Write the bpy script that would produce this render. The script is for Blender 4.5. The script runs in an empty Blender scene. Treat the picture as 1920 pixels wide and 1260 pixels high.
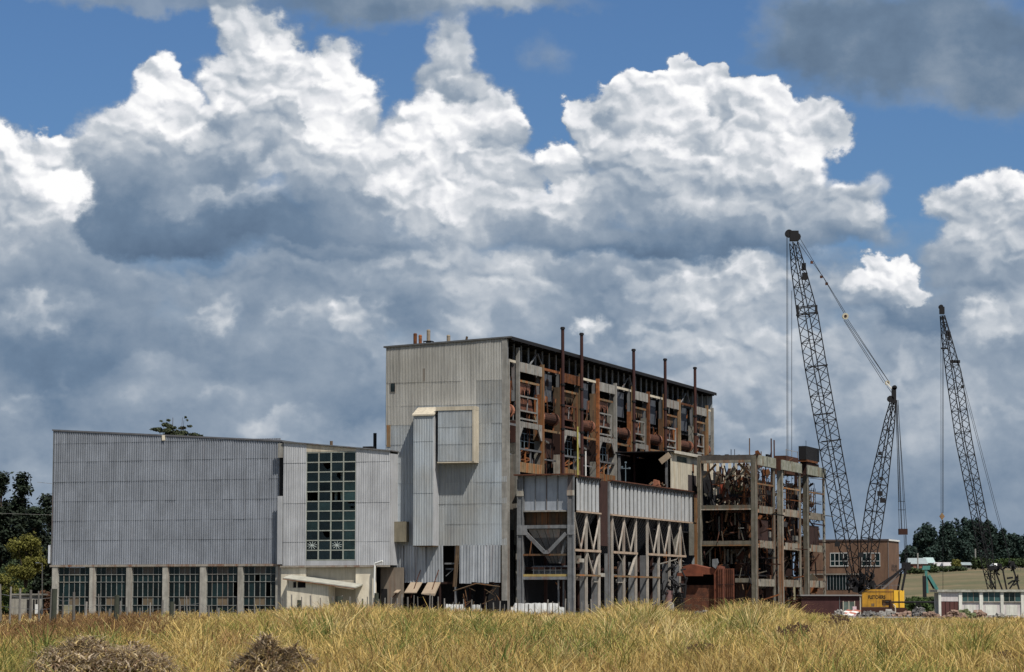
import bpy, bmesh, math, random
import numpy as np
from mathutils import Vector, Matrix
from mathutils import noise as mnoise

SC = bpy.context.scene
COL = SC.collection
R = math.radians
rnd = random.Random(7)

# ------------------------------------------------------------------ camera
F = 5000.0                       # focal length in photo pixels (1920 wide)
PH = math.atan(498 / F)          # upward pitch
CZ = 2.2                         # eye height
TH = math.atan(1790 / F)         # plan angle of the power station
cam = bpy.data.cameras.new('camera')
cam.sensor_width = 36.0
cam.lens = F / 1920 * 36.0
cam.clip_start = 0.5
cam.clip_end = 20000
camo = bpy.data.objects.new('camera', cam)
camo.location = (0, 0, CZ)
camo.rotation_euler = (math.pi / 2 + PH, 0, 0)
COL.objects.link(camo)
SC.camera = camo
SC.view_settings.view_transform = 'Standard'
SC.view_settings.look = 'None'
SC.view_settings.exposure = 0.0
SC.view_settings.gamma = 1.0
SC.render.engine = 'CYCLES'
SC.cycles.max_bounces = 5
SC.cycles.diffuse_bounces = 2
SC.cycles.transparent_max_bounces = 12


def ray(px, py):
    r = (px - 960) / F
    u = (630 - py) / F
    return (r, math.cos(PH) - math.sin(PH) * u, math.sin(PH) + math.cos(PH) * u)


def atY(px, py, Y):
    d = ray(px, py)
    k = Y / d[1]
    return Vector((d[0] * k, Y, CZ + d[2] * k))


def H(py, Y, px=960):
    return atY(px, py, Y).z


# ------------------------------------------------------------------ sun
SUN_DIR = Vector((0.30, -0.46, 0.835)).normalized()      # towards the sun
sun = bpy.data.lights.new('sun', 'SUN')
sun.energy = 5.0
sun.angle = R(0.5)
sun.color = (1.0, 0.95, 0.87)
suno = bpy.data.objects.new('sun', sun)
suno.rotation_euler = SUN_DIR.to_track_quat('Z', 'Y').to_euler()
suno.location = (60, -60, 200)
COL.objects.link(suno)
SUN_EL = math.asin(SUN_DIR.z)
SUN_AZ = math.atan2(SUN_DIR.x, SUN_DIR.y)

# ------------------------------------------------------------------ sky
def build_world():
    w = bpy.data.worlds.new('World')
    SC.world = w
    w.use_nodes = True
    nt = w.node_tree
    nt.nodes.clear()
    N, L = nt.nodes, nt.links

    def node(t, **kw):
        n = N.new(t)
        for k, v in kw.items():
            setattr(n, k, v)
        return n

    def put(sock, v):
        if isinstance(v, (int, float)):
            sock.default_value = v
        elif isinstance(v, (tuple, list)):
            sock.default_value = v
        else:
            L.new(v, sock)

    def m(op, a, b=0.0, c=0.0, clamp=False):
        n = node('ShaderNodeMath', operation=op, use_clamp=clamp)
        put(n.inputs[0], a); put(n.inputs[1], b); put(n.inputs[2], c)
        return n.outputs[0]

    def vm(op, a, b=(0, 0, 0), c=(0, 0, 0)):
        n = node('ShaderNodeVectorMath', operation=op)
        put(n.inputs[0], a)
        if op == 'SCALE':
            put(n.inputs['Scale'], b)
        elif len(n.inputs) > 1:
            put(n.inputs[1], b)
            if op == 'MULTIPLY_ADD':
                put(n.inputs[2], c)
        return n.outputs['Value'] if op in ('DOT_PRODUCT', 'LENGTH', 'DISTANCE') else n.outputs[0]

    def mr(v, a, b, c, d, kind='SMOOTHSTEP'):
        n = node('ShaderNodeMapRange', interpolation_type=kind)
        put(n.inputs[0], v); put(n.inputs[1], a); put(n.inputs[2], b); put(n.inputs[3], c); put(n.inputs[4], d)
        return n.outputs[0]

    tc = node('ShaderNodeTexCoord')
    D = tc.outputs['Generated']
    sep = node('ShaderNodeSeparateXYZ'); L.new(D, sep.inputs[0])
    az = m('ARCTAN2', sep.outputs[0], sep.outputs[1])
    el = m('ARCSINE', sep.outputs[2])
    cmb = node('ShaderNodeCombineXYZ')
    L.new(m('MULTIPLY', az, 5.0), cmb.inputs[0]); L.new(m('MULTIPLY', el, 5.0), cmb.inputs[1])
    P = cmb.outputs[0]
    D5 = vm('MULTIPLY', P, (1.0, 1.25, 0))

    def fbm(v, scale, detail, rough, out='Fac', dim='2D'):
        n = node('ShaderNodeTexNoise', noise_dimensions=dim)
        L.new(v, n.inputs['Vector'])
        n.inputs['Scale'].default_value = scale
        n.inputs['Detail'].default_value = detail
        n.inputs['Roughness'].default_value = rough
        return n.outputs[out]

    def vor(v, scale, detail, rough):
        n = node('ShaderNodeTexVoronoi', feature='SMOOTH_F1', voronoi_dimensions='2D')
        n.normalize = False
        L.new(v, n.inputs['Vector'])
        n.inputs['Scale'].default_value = scale
        n.inputs['Detail'].default_value = detail
        n.inputs['Roughness'].default_value = rough
        n.inputs['Smoothness'].default_value = 0.35
        return n.outputs['Distance']

    w1 = vm('SUBTRACT', fbm(D5, 5.0, 4.0, 0.55, 'Color'), (0.5, 0.5, 0.5))
    w2 = vm('SUBTRACT', fbm(D5, 26.0, 5.0, 0.62, 'Color'), (0.5, 0.5, 0.5))
    Pw = vm('MULTIPLY_ADD', w1, (0.15, 0.12, 0), P)
    Pw = vm('MULTIPLY_ADD', w2, (0.040, 0.034, 0), Pw)
    Dw = vm('MULTIPLY_ADD', w2, (0.03, 0.03, 0), vm('MULTIPLY_ADD', w1, (0.12, 0.12, 0), D5))
    bil = vor(Dw, 9.0, 2.0, 0.5)
    bil2 = vor(vm('ADD', Dw, (0.007, 0.016, 0)), 9.0, 2.0, 0.5)
    relief = m('SUBTRACT', bil2, bil)                     # > 0 on the sun side of a billow
    fine = fbm(D5, 9.0, 7.0, 0.6)
    broad = fbm(D5, 3.2, 3.0, 0.5)

    def AE(px, py):
        d = Vector(ray(px, py)).normalized()
        return (5 * math.atan2(d.x, d.y), 5 * math.asin(d.z))

    vec = None
    cc = node('ShaderNodeCombineXYZ'); cc.inputs[0].default_value = 0.4
    vec = cc.outputs[0]
    radial = m('MULTIPLY', bil, 0.16)

    def puff(cx, cy, rx, ry, b, k=0.25, soft=0.2, op=1.0):
        nonlocal vec, Pw
        c = AE(cx, cy)
        ix, iy = 1000.0 / rx, 1000.0 / ry
        q = vm('MULTIPLY_ADD', Pw, (ix, iy, 0), (-c[0] * ix, -c[1] * iy, 0))
        ln = m('ADD', vm('LENGTH', q), radial)
        a = mr(ln, 1.06 + soft * .5, 1.06 - soft, 0.0, op)
        s = m('ADD', vm('DOT_PRODUCT', q, (0.25 * k, 0.85 * k, 0)), b if b < .5 else .5 + (b - .5) * .78)
        cb = node('ShaderNodeCombineXYZ')
        L.new(s, cb.inputs[0]); cb.inputs[1].default_value = 1.0
        mx = node('ShaderNodeMix', data_type='VECTOR')
        L.new(a, mx.inputs['Factor'])
        L.new(vec, mx.inputs[4]); L.new(cb.outputs[0], mx.inputs[5])
        vec = mx.outputs[1]

    # clouds over the rest of the sky: same kind of cumulus by noise
    gen = m('MULTIPLY_ADD', fine, 0.35, m('MULTIPLY', broad, 0.75))
    gcov = mr(gen, 0.50, 0.58, 0.0, 1.0)
    gs = m('ADD', m('MULTIPLY', fbm(D5, 2.1, 5.0, 0.55), 1.3), -0.12)
    cb = node('ShaderNodeCombineXYZ'); L.new(gs, cb.inputs[0]); L.new(gcov, cb.inputs[1])
    c0 = AE(960, 560)
    qf = vm('MULTIPLY_ADD', P, (1 / 1.15, 1 / 0.85, 0), (-c0[0] / 1.15, -c0[1] / 0.85, 0))
    inside = mr(vm('LENGTH', qf), 1.15, 1.5, 0.0, 1.0)
    mx = node('ShaderNodeMix', data_type='VECTOR')
    L.new(inside, mx.inputs['Factor'])
    mx.inputs[4].default_value = (0.4, 0, 0); L.new(cb.outputs[0], mx.inputs[5])
    vec = mx.outputs[1]

    for i_, a in enumerate(PUFFS):
        if i_ % 8 == 7:      # makes the chain sequential, which keeps the shader's stack small
            Pw = vm('MULTIPLY_ADD', vec, (1e-7, 1e-7, 0), Pw)
        puff(*a)
    sp = node('ShaderNodeSeparateXYZ'); L.new(vec, sp.inputs[0])
    shade, cover = sp.outputs[0], sp.outputs[1]
    # billows show where the cloud is bright, long soft streaks where it is grey
    amp = mr(shade, 0.3, 0.8, 0.03, 0.62)
    sh = m('ADD', shade, m('MULTIPLY', relief, amp))
    sh = m('ADD', sh, m('MULTIPLY', m('SUBTRACT', fine, 0.5), 0.34))
    sh = m('ADD', sh, m('MULTIPLY', m('SUBTRACT', broad, 0.5), 0.48))
    rp = node('ShaderNodeValToRGB')
    L.new(sh, rp.inputs[0])
    el_ = rp.color_ramp.elements
    stops = [(0.0, (.085, .135, .215)), (.25, (.150, .220, .320)), (.5, (.300, .365, .450)), (.72, (.56, .60, .65)),
             (.88, (.83, .84, .87)), (1.0, (1.0, 1.0, 1.0))]
    el_[0].position = 0; el_[0].color = (*stops[0][1], 1)
    el_[1].position = 1; el_[1].color = (*stops[-1][1], 1)
    for p_, c_ in stops[1:-1]:
        e = el_.new(p_); e.color = (*c_, 1)
    sky = node('ShaderNodeTexSky')
    sky.sky_type = 'NISHITA'
    sky.sun_disc = False
    sky.sun_elevation = SUN_EL
    sky.sun_rotation = SUN_AZ
    sky.altitude = 50
    tint = node('ShaderNodeMix', data_type='RGBA', blend_type='MULTIPLY')
    tint.inputs['Factor'].default_value = 1.0
    L.new(sky.outputs[0], tint.inputs[6])
    tint.inputs[7].default_value = SKY_TINT
    b1 = node('ShaderNodeBackground'); L.new(tint.outputs[2], b1.inputs[0]); b1.inputs[1].default_value = 0.075
    b2 = node('ShaderNodeBackground'); L.new(rp.outputs[0], b2.inputs[0]); b2.inputs[1].default_value = 1.0
    # towards the horizon the far clouds thin into the blue air
    ms = node('ShaderNodeMixShader')
    L.new(cover, ms.inputs[0]); L.new(b1.outputs[0], ms.inputs[1]); L.new(b2.outputs[0], ms.inputs[2])
    out = node('ShaderNodeOutputWorld')
    L.new(ms.outputs[0], out.inputs[0])
    w.cycles.sampling_method = 'MANUAL'
    w.cycles.sample_map_resolution = 256


SKY_TINT = (0.56, 0.80, 1.12, 1)
PUFFS = [
    # grey bank low over the horizon
    (300, 900, 980, 440, .44, .08, .35), (1250, 880, 820, 400, .51, .12, .30), (1880, 830, 440, 420, .48, .12, .30),
    (1750, 1000, 700, 190, .34, .0, .6, .75), (950, 1060, 1500, 130, .38, .0, .6, .7),
    (90, 560, 270, 190, .36, .10, .4), (700, 520, 420, 120, .40, .1, .5),
    (820, 545, 600, 110, .47, .15, .35), (1280, 545, 420, 105, .53, .15, .35),
    (60, 575, 105, 45, .72, .2, .6, .8), (185, 490, 60, 50, .55, .2, .6, .8), (400, 600, 62, 52, .66, .2, .5, .85),
    (660, 600, 80, 60, .74, .2, .5, .95), (720, 600, 40, 45, .62, .2, .5, .8), (500, 795, 90, 28, .62, .2, .6, .8),
    (60, 775, 50, 34, .64, .2, .5, .8), (110, 740, 20, 40, .5, .1, .8, .5),
    (940, 560, 110, 80, .58, .2, .6, .9), (1290, 560, 150, 80, .74, .2, .5, .9), (1390, 540, 90, 65, .76, .2, .5, .9),
    (1210, 650, 120, 60, .62, .2, .6, .8), (1090, 608, 45, 28, .86, .2, .5, .9), (1430, 640, 80, 60, .6, .2, .6, .7),
    (1460, 820, 55, 55, .74, .2, .5, .9), (1400, 700, 150, 60, .5, .1, .7, .7), (1560, 690, 60, 80, .5, .1, .6, .7),
    (1700, 700, 40, 70, .62, .1, .7, .8), (1380, 850, 80, 35, .55, .1, .7, .7),
    (230, 650, 270, 50, .26, .0, .7, .8), (560, 700, 210, 45, .31, .0, .7, .7), (250, 800, 260, 55, .30, 0, .7, .6),
    (330, 540, 110, 30, .52, .15, .7, .7), (560, 610, 50, 40, .56, .2, .6, .8), (300, 700, 120, 26, .46, .1, .7, .7), (680, 690, 70, 36, .5, .15, .7, .7),
    (430, 745, 60, 30, .52, .15, .7, .7), (620, 800, 110, 26, .5, .1, .7, .7), (880, 620, 50, 40, .6, .2, .6, .8), (1330, 700, 70, 50, .56, .15, .7, .7),
    (1560, 560, 60, 60, .58, .15, .7, .7), (1640, 620, 70, 50, .54, .15, .7, .7), (1740, 760, 60, 60, .46, .1, .7, .6),
    (620, 760, 190, 40, .28, .0, .7, .7), (1060, 710, 120, 50, .33, .0, .7, .7), (1580, 830, 160, 90, .36, 0, .7, .7),
    # bright cumulus at the left edge
    (10, 330, 130, 115, .95, .2, .12), (120, 300, 70, 75, .97, .2, .12), (110, 375, 75, 70, 1.0, .1, .15),
    (25, 370, 60, 50, .50, .2, .5, .8), (20, 470, 130, 80, .50, .25, .4), (150, 460, 90, 60, .48, .2, .5),
    # big cumulus on the left, its grey turret on the right first
    (825, 75, 48, 50, .52, .15, .4), (840, 125, 68, 75, .56, .15, .3), (862, 190, 75, 65, .62, .2, .3), (925, 235, 75, 75, .82, .25, .2),
    (820, 255, 110, 85, .82, .25, .2), (800, 330, 140, 100, .84, .25, .2), (950, 330, 62, 75, .78, .2, .25),
    (880, 400, 120, 70, .64, .2, .35), (440, 30, 58, 60, .84, .2, .25), (490, 90, 90, 75, .88, .2, .2),
    (310, 150, 60, 72, .90, .25, .18), (280, 220, 75, 85, .88, .2, .18), (500, 170, 150, 100, .92, .2, .15),
    (620, 165, 82, 95, .92, .2, .15), (660, 240, 70, 100, .88, .2, .2), (560, 260, 150, 120, .88, .2, .2),
    (350, 265, 110, 100, .84, .2, .2), (225, 300, 85, 100, .60, .3, .25), (700, 250, 60, 50, .45, .2, .5, .7),
    (545, 240, 45, 60, .52, .4, .12), (465, 262, 110, 80, .50, .42, .15), (370, 325, 150, 85, .50, .32, .3),
    (640, 335, 150, 105, .66, .25, .4), (240, 380, 95, 95, .26, .30, .25), (300, 420, 160, 72, .19, .12, .35),
    (480, 415, 240, 52, .25, .15, .5), (640, 435, 220, 44, .34, .12, .6), (420, 372, 150, 22, .62, .2, .6, .75),
    (420, 330, 60, 25, .34, .0, .6, .7), (780, 375, 95, 65, .80, .25, .35), (800, 475, 110, 32, .66, .15, .6, .85),
    (600, 455, 180, 16, .45, .1, .7, .7), (560, 520, 200, 22, .45, .1, .7, .6),
    # big cumulus on the right
    (1050, 320, 62, 62, .92, .25, .15), (1070, 385, 85, 60, .80, .25, .2), (990, 400, 60, 50, .68, .2, .3),
    (1115, 230, 42, 40, .84, .2, .15), (1165, 260, 95, 90, .84, .25, .15), (1205, 195, 80, 62, .90, .2, .12),
    (1262, 152, 50, 52, .97, .2, .1), (1335, 162, 62, 52, 1.0, .2, .1), (1420, 195, 82, 60, .97, .2, .12),
    (1505, 228, 72, 62, .94, .2, .14), (1560, 240, 45, 40, .86, .2, .25), (1450, 290, 110, 90, .86, .25, .2),
    (1300, 265, 160, 120, .86, .22, .2), (1215, 340, 150, 105, .72, .25, .3), (1370, 350, 165, 100, .74, .25, .3),
    (1500, 390, 130, 80, .66, .25, .3), (1600, 390, 90, 68, .70, .3, .25), (1655, 350, 50, 38, .6, .2, .4, .7),
    (1340, 210, 40, 45, .60, .3, .3, .8), (1310, 240, 45, 25, .98, .1, .4), (1230, 445, 290, 38, .29, .2, .5),
    (1400, 450, 230, 34, .33, .2, .5), (1060, 440, 140, 34, .42, .2, .5), (1600, 440, 110, 30, .45, .2, .5, .8),
    # small white one and the grey mass at the right edge
    (1735, 585, 105, 62, .34, .1, .35), (1640, 560, 80, 40, .66, .25, .4), (1668, 512, 68, 46, .98, .2, .12), (1630, 535, 62, 36, .90, .2, .2),
    (1705, 535, 42, 28, .9, .2, .2), (1890, 375, 100, 70, .86, .25, .15), (1800, 400, 58, 60, .74, .2, .25),
    (1850, 480, 125, 90, .58, .3, .25), (1900, 590, 130, 150, .52, .2, .3), (1830, 610, 62, 50, .76, .2, .45, .85),
    (1800, 700, 110, 60, .45, .1, .6, .7),
    # flat dark cloud overhead
    (1560, 60, 170, 85, .25, .0, .4), (1720, 85, 300, 115, .19, .0, .35), (1880, 150, 190, 75, .30, .0, .5),
    (700, 8, 230, 48, .32, .0, .5), (900, -5, 220, 30, .48, .0, .6), (280, -8, 260, 26, .40, .0, .6, .8),
    (1040, 105, 46, 42, .46, .1, .9, .5),
]
build_world()

# ------------------------------------------------------------------ materials
MATS = {}


def mat(name, col, rough=0.8, metal=0.0, var=0.25, scale=0.6, streak=0.0, rust=0.0, dark=None, spot=0.0,
        island=0.0, bump=0.0, spec=0.3, rustcol=(0.16, 0.055, 0.02)):
    """base colour broken up by grain, vertical weather streaks, rust stains and a per-object shift"""
    if name in MATS:
        return MATS[name]
    M_ = bpy.data.materials.new(name)
    M_.use_nodes = True
    nt = M_.node_tree
    N, L = nt.nodes, nt.links
    bs = N['Principled BSDF']
    bs.inputs['Roughness'].default_value = rough
    bs.inputs['Metallic'].default_value = metal
    bs.inputs['Specular IOR Level'].default_value = spec
    geo = N.new('ShaderNodeNewGeometry')
    pos = geo.outputs['Position']

    def noise(sc, det=4.0, vec=None, rgh=.6):
        n = N.new('ShaderNodeTexNoise')
        L.new(vec or pos, n.inputs['Vector'])
        n.inputs['Scale'].default_value = sc
        n.inputs['Detail'].default_value = det
        n.inputs['Roughness'].default_value = rgh
        return n.outputs['Fac']

    def rng(v, a, b, c, d):
        n = N.new('ShaderNodeMapRange')
        L.new(v, n.inputs[0])
        for i, x in enumerate((a, b, c, d)):
            n.inputs[i + 1].default_value = x
        return n.outputs[0]

    def mix(fac, a, b, kind='MIX'):
        n = N.new('ShaderNodeMix'); n.data_type = 'RGBA'; n.blend_type = kind
        for s, v in ((n.inputs['Factor'], fac), (n.inputs[6], a), (n.inputs[7], b)):
            if isinstance(v, (int, float)):
                s.default_value = v
            elif isinstance(v, tuple):
                s.default_value = (*v[:3], 1)
            else:
                L.new(v, s)
        return n.outputs[2]

    dk = dark or tuple(c * 0.45 for c in col)
    c = mix(rng(noise(scale), .35, .7, 0.0, var), col, dk)
    if streak or rust:
        st = N.new('ShaderNodeMapping')
        st.inputs['Scale'].default_value = (1, 1, 0.07)
        L.new(pos, st.inputs[0])
    if streak:
        c = mix(rng(noise(1.9, 5.0, st.outputs[0], .7), .45, .72, 0.0, streak), c, tuple(x * .38 for x in col))
    if rust:
        f1 = rng(noise(.9, 5.0, st.outputs[0], .65), .62 - rust * .25, .76 - rust * .2, 0.0, min(1.0, rust * 1.6))
        c = mix(f1, c, rustcol)
    if spot:
        c = mix(rng(noise(scale * 7, 3.0), .55, .66, 0.0, spot), c, tuple(min(1, x * 1.7) for x in col))
    oi = N.new('ShaderNodeObjectInfo')
    rr = rng(oi.outputs['Random'], 0, 1, 1 - island, 1 + island)
    hs = N.new('ShaderNodeHueSaturation')
    L.new(rr, hs.inputs['Value']); L.new(c, hs.inputs['Color'])
    L.new(hs.outputs[0], bs.inputs['Base Color'])
    if bump:
        b = N.new('ShaderNodeBump'); b.inputs['Strength'].default_value = bump; b.inputs['Distance'].default_value = .05
        L.new(noise(scale * 5, 5.0), b.inputs['Height']); L.new(b.outputs[0], bs.inputs['Normal'])
    MATS[name] = M_
    return M_


def glass(name, tint, opacity):
    if name in MATS:
        return MATS[name]
    M_ = bpy.data.materials.new(name); M_.use_nodes = True
    nt = M_.node_tree; N, L = nt.nodes, nt.links
    bs = N['Principled BSDF']
    n = N.new('ShaderNodeTexNoise'); n.inputs['Scale'].default_value = 1.1; n.inputs['Detail'].default_value = 5
    g = N.new('ShaderNodeNewGeometry'); L.new(g.outputs['Position'], n.inputs['Vector'])
    oi = N.new('ShaderNodeObjectInfo')
    ad = N.new('ShaderNodeMath'); ad.operation = 'ADD'; L.new(n.outputs['Fac'], ad.inputs[0]); L.new(oi.outputs['Random'], ad.inputs[1])
    mr = N.new('ShaderNodeMapRange'); L.new(ad.outputs[0], mr.inputs[0])
    mr.inputs[1].default_value = .5; mr.inputs[2].default_value = 1.5; mr.inputs[3].default_value = .25; mr.inputs[4].default_value = 2.1
    hs = N.new('ShaderNodeHueSaturation'); hs.inputs['Color'].default_value = (*tint, 1); L.new(mr.outputs[0], hs.inputs['Value'])
    L.new(hs.outputs[0], bs.inputs['Base Color'])
    bs.inputs['Roughness'].default_value = 0.12
    bs.inputs['Specular IOR Level'].default_value = 0.3
    tr = N.new('ShaderNodeBsdfTransparent'); tr.inputs[0].default_value = (.6, .75, .72, 1)
    mx = N.new('ShaderNodeMixShader'); mx.inputs[0].default_value = opacity
    L.new(tr.outputs[0], mx.inputs[1]); L.new(bs.outputs[0], mx.inputs[2])
    L.new(mx.outputs[0], N['Material Output'].inputs[0])
    MATS[name] = M_
    return M_


def m_clad_dark(): return mat('cladding_dark_grey', (.275, .295, .33), .6, .2, .45, .3, .5, .05, island=.05, spec=.4, spot=.10)
def m_clad_pale(): return mat('cladding_pale_grey', (.46, .465, .475), .75, .0, .35, .4, .5, .05, island=.06)
def m_clad_tall(): return mat('cladding_blue_grey', (.41, .45, .48), .6, .15, .75, .11, .6, .10, dark=(.31, .29, .25), island=.07, spec=.4)
def m_clad_low(): return mat('cladding_loose_sheet', (.42, .44, .46), .55, .3, .5, .3, .7, .25, island=.16, spec=.45)
def m_trim(): return mat('cream_trim', (.60, .53, .41), .7, 0, .5, .5, .5, .15, island=.08)
def m_conc(): return mat('weathered_concrete', (.23, .22, .19), .9, 0, .7, 1.1, .8, .25, island=.2, bump=.3)
def m_conc_pale(): return mat('pale_concrete', (.40, .375, .32), .9, 0, .6, 1.2, .8, .35, island=.15, bump=.2)
def m_cream(): return mat('cream_render', (.76, .68, .53), .9, 0, .45, .6, .65, .14, island=.05, bump=.2)
def m_rust(): return mat('brown_rust', (.10, .036, .018), .9, 0, .9, 1.6, .6, 0, dark=(.022, .012, .010), island=.45, spot=.5)
def m_rust_or(): return mat('orange_rust', (.235, .082, .026), .85, 0, .9, 1.4, .6, 0, dark=(.05, .02, .011), island=.4, spot=.3)
def m_rust_dk(): return mat('dark_rust', (.036, .015, .011), .9, 0, .6, .8, .4, 0, island=.5)
def m_pink(): return mat('copper_end_plate', (.36, .15, .09), .6, .1, .6, 1.6, .4, 0, island=.25)
def m_dark(): return mat('interior_shade', (.014, .014, .016), .95, 0, .6, .4, .3, 0, spot=.4)  # unlit insides painted as a near-black colour
def m_black(): return mat('black_steel', (.013, .012, .013), .7, .2, .4, 1.0)
def m_greyst(): return mat('grey_painted_steel', (.20, .205, .21), .65, .2, .7, 1.0, .7, .30, island=.25)
def m_lightst(): return mat('pale_painted_steel', (.31, .295, .265), .65, .1, .65, 1.0, .75, .32, island=.18)
def m_brown(): return mat('brown_board', (.115, .078, .047), .9, 0, .8, 1.0, .6, .5, island=.4, rustcol=(.20, .07, .02))
def m_ochre(): return mat('ochre_column', (.225, .155, .085), .85, 0, .7, 1.0, .7, .6, island=.3, rustcol=(.26, .09, .022))
def m_wood(): return mat('grey_timber', (.20, .185, .165), .95, 0, .6, 2.0, .5, 0, island=.35)
def m_ruin(): return mat('ruined_concrete', (.145, .13, .105), .92, 0, .8, 1.0, .9, .4, island=.25, bump=.3, dark=(.07, .065, .04), rustcol=(.15, .06, .02))
def m_ruin_pale(): return mat('ruined_pale_concrete', (.29, .265, .22), .92, 0, .8, 1.2, .9, .5, island=.2, bump=.3, dark=(.13, .12, .08), rustcol=(.22, .085, .03))
def m_white(): return mat('white_paint', (.72, .71, .67), .7, 0, .3, .6, .35, .05, island=.03)


# ------------------------------------------------------------------ mesh helper
OFF = {}          # thing -> (origin, yaw) of the thing's own frame


class MB:
    """collects simple shapes; build() links them as ONE mesh object"""
    def __init__(s):
        s.v = []; s.f = []

    def poly(s, pts):
        n = len(s.v)
        s.v += [tuple(p) for p in pts]
        s.f.append(tuple(range(n, n + len(pts))))
        return s

    def box(s, x0, x1, y0, y1, z0, z1):
        if x1 < x0: x0, x1 = x1, x0
        if y1 < y0: y0, y1 = y1, y0
        if z1 < z0: z0, z1 = z1, z0
        n = len(s.v)
        s.v += [(x0, y0, z0), (x1, y0, z0), (x1, y1, z0), (x0, y1, z0), (x0, y0, z1), (x1, y0, z1), (x1, y1, z1), (x0, y1, z1)]
        s.f += [(n, n + 3, n + 2, n + 1), (n + 4, n + 5, n + 6, n + 7), (n, n + 1, n + 5, n + 4), (n + 1, n + 2, n + 6, n + 5),
                (n + 2, n + 3, n + 7, n + 6), (n + 3, n, n + 4, n + 7)]
        return s

    def hexa(s, p):
        """8 corners in box order"""
        n = len(s.v)
        s.v += [tuple(q) for q in p]
        s.f += [(n, n + 3, n + 2, n + 1), (n + 4, n + 5, n + 6, n + 7), (n, n + 1, n + 5, n + 4), (n + 1, n + 2, n + 6, n + 5),
                (n + 2, n + 3, n + 7, n + 6), (n + 3, n, n + 4, n + 7)]
        return s

    def bar(s, p, q, w, h=None, up=(0, 0, 1)):
        h = h or w
        p, q = Vector(p), Vector(q)
        d = q - p
        if d.length < 1e-6: return s
        d.normalize()
        u = Vector(up)
        if abs(d.dot(u)) > .98: u = Vector((0, 1, 0))
        a = d.cross(u).normalized() * (w / 2)
        b = a.cross(d).normalized() * (h / 2)
        return s.hexa([p - a - b, p + a - b, p + a + b, p - a + b, q - a - b, q + a - b, q + a + b, q - a + b])

    def tube(s, p, q, r, n=8, r2=None, cap=True):
        r2 = r if r2 is None else r2
        p, q = Vector(p), Vector(q)
        d = (q - p).normalized()
        u = Vector((0, 0, 1)) if abs(d.z) < .9 else Vector((1, 0, 0))
        a = d.cross(u).normalized(); b = d.cross(a)
        k = len(s.v)
        for c, rr in ((p, r), (q, r2)):
            for i in range(n):
                t = 2 * math.pi * i / n
                s.v.append(tuple(c + a * (rr * math.cos(t)) + b * (rr * math.sin(t))))
        for i in range(n):
            j = (i + 1) % n
            s.f.append((k + i, k + j, k + n + j, k + n + i))
        if cap:
            s.f.append(tuple(k + n + i for i in range(n)))
            s.f.append(tuple(k + n - 1 - i for i in range(n)))
        return s

    def prism(s, pts, off):
        """outline pts (3D, planar) extruded by the vector off"""
        off = Vector(off)
        k = len(s.v); n = len(pts)
        s.v += [tuple(p) for p in pts]
        s.v += [tuple(Vector(p) + off) for p in pts]
        s.f.append(tuple(range(k, k + n)))
        s.f.append(tuple(range(k + 2 * n - 1, k + n - 1, -1)))
        for i in range(n):
            j = (i + 1) % n
            s.f.append((k + i, k + n + i, k + n + j, k + j))
        return s

    def path(s, pts, r, n=5):
        for a, b in zip(pts[:-1], pts[1:]):
            s.tube(a, b, r, n)
        return s

    def mesh(s, name, m, org=(0, 0, 0), smooth=False):
        me = bpy.data.meshes.new(name)
        o = Vector(org)
        me.from_pydata([tuple(Vector(p) - o) for p in s.v], [], s.f)
        me.materials.append(m)
        if smooth:
            for p in me.polygons: p.use_smooth = True
        me.update()
        return me

    def build(s, name, m, parent=None, label=None, smooth=False, kind=None):
        org = OFF.get(parent.name, (0, 0, 0)) if parent else (0, 0, 0)
        me = s.mesh(name, m, org, smooth)
        o = bpy.data.objects.new(name, me)
        COL.objects.link(o)
        if parent: o.parent = parent
        if label: o['label'] = label
        if kind: o['kind'] = kind
        OFF[o.name] = org
        return o


def inst(name, me, parent, loc=(0, 0, 0), rot=(0, 0, 0), scl=(1, 1, 1), label=None, m=None):
    """another object on the same mesh; loc in the parent thing's frame of plan coordinates"""
    o = bpy.data.objects.new(name, me)
    COL.objects.link(o)
    org = Vector(OFF.get(parent.name, (0, 0, 0))) if parent else Vector((0, 0, 0))
    o.parent = parent
    o.location = Vector(loc) - org
    o.rotation_euler = rot
    o.scale = scl
    if label: o['label'] = label
    if m:
        o.material_slots[0].link = 'OBJECT'; o.material_slots[0].material = m
    return o


def child(name, me, parent):
    """sub-part object whose mesh is already in the parent's own frame"""
    o = bpy.data.objects.new(name, me); COL.objects.link(o); o.parent = parent
    return o


# plan frame of the power station: x along its front to the right, y back along its long side
OX, OY = atY(951, 1128, 364).x, 364.0
CT, ST = math.cos(TH), math.sin(TH)


def W2(lx, ly, z=0.0):
    return Vector((OX + lx * CT + ly * ST, OY - lx * ST + ly * CT, z))


def thing(name, label, cat, base=(0, 0, 0), group=None, plant=True, yaw=0.0):
    """an Empty at the thing's base; base is in plan coordinates for the power station, else in world ones"""
    o = bpy.data.objects.new(name, None)
    o.empty_display_size = 1.0
    COL.objects.link(o)
    if plant:
        o.location = W2(*base); o.rotation_euler = (0, 0, -TH)
        OFF[o.name] = tuple(base)
    else:
        o.location = base; o.rotation_euler = (0, 0, yaw)
        OFF[o.name] = (0, 0, 0)
    o['label'] = label; o['category'] = cat
    if group: o['group'] = group
    return o


def tag(o, label, cat, group=None):
    o['label'] = label; o['category'] = cat
    if group: o['group'] = group
    return o


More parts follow.
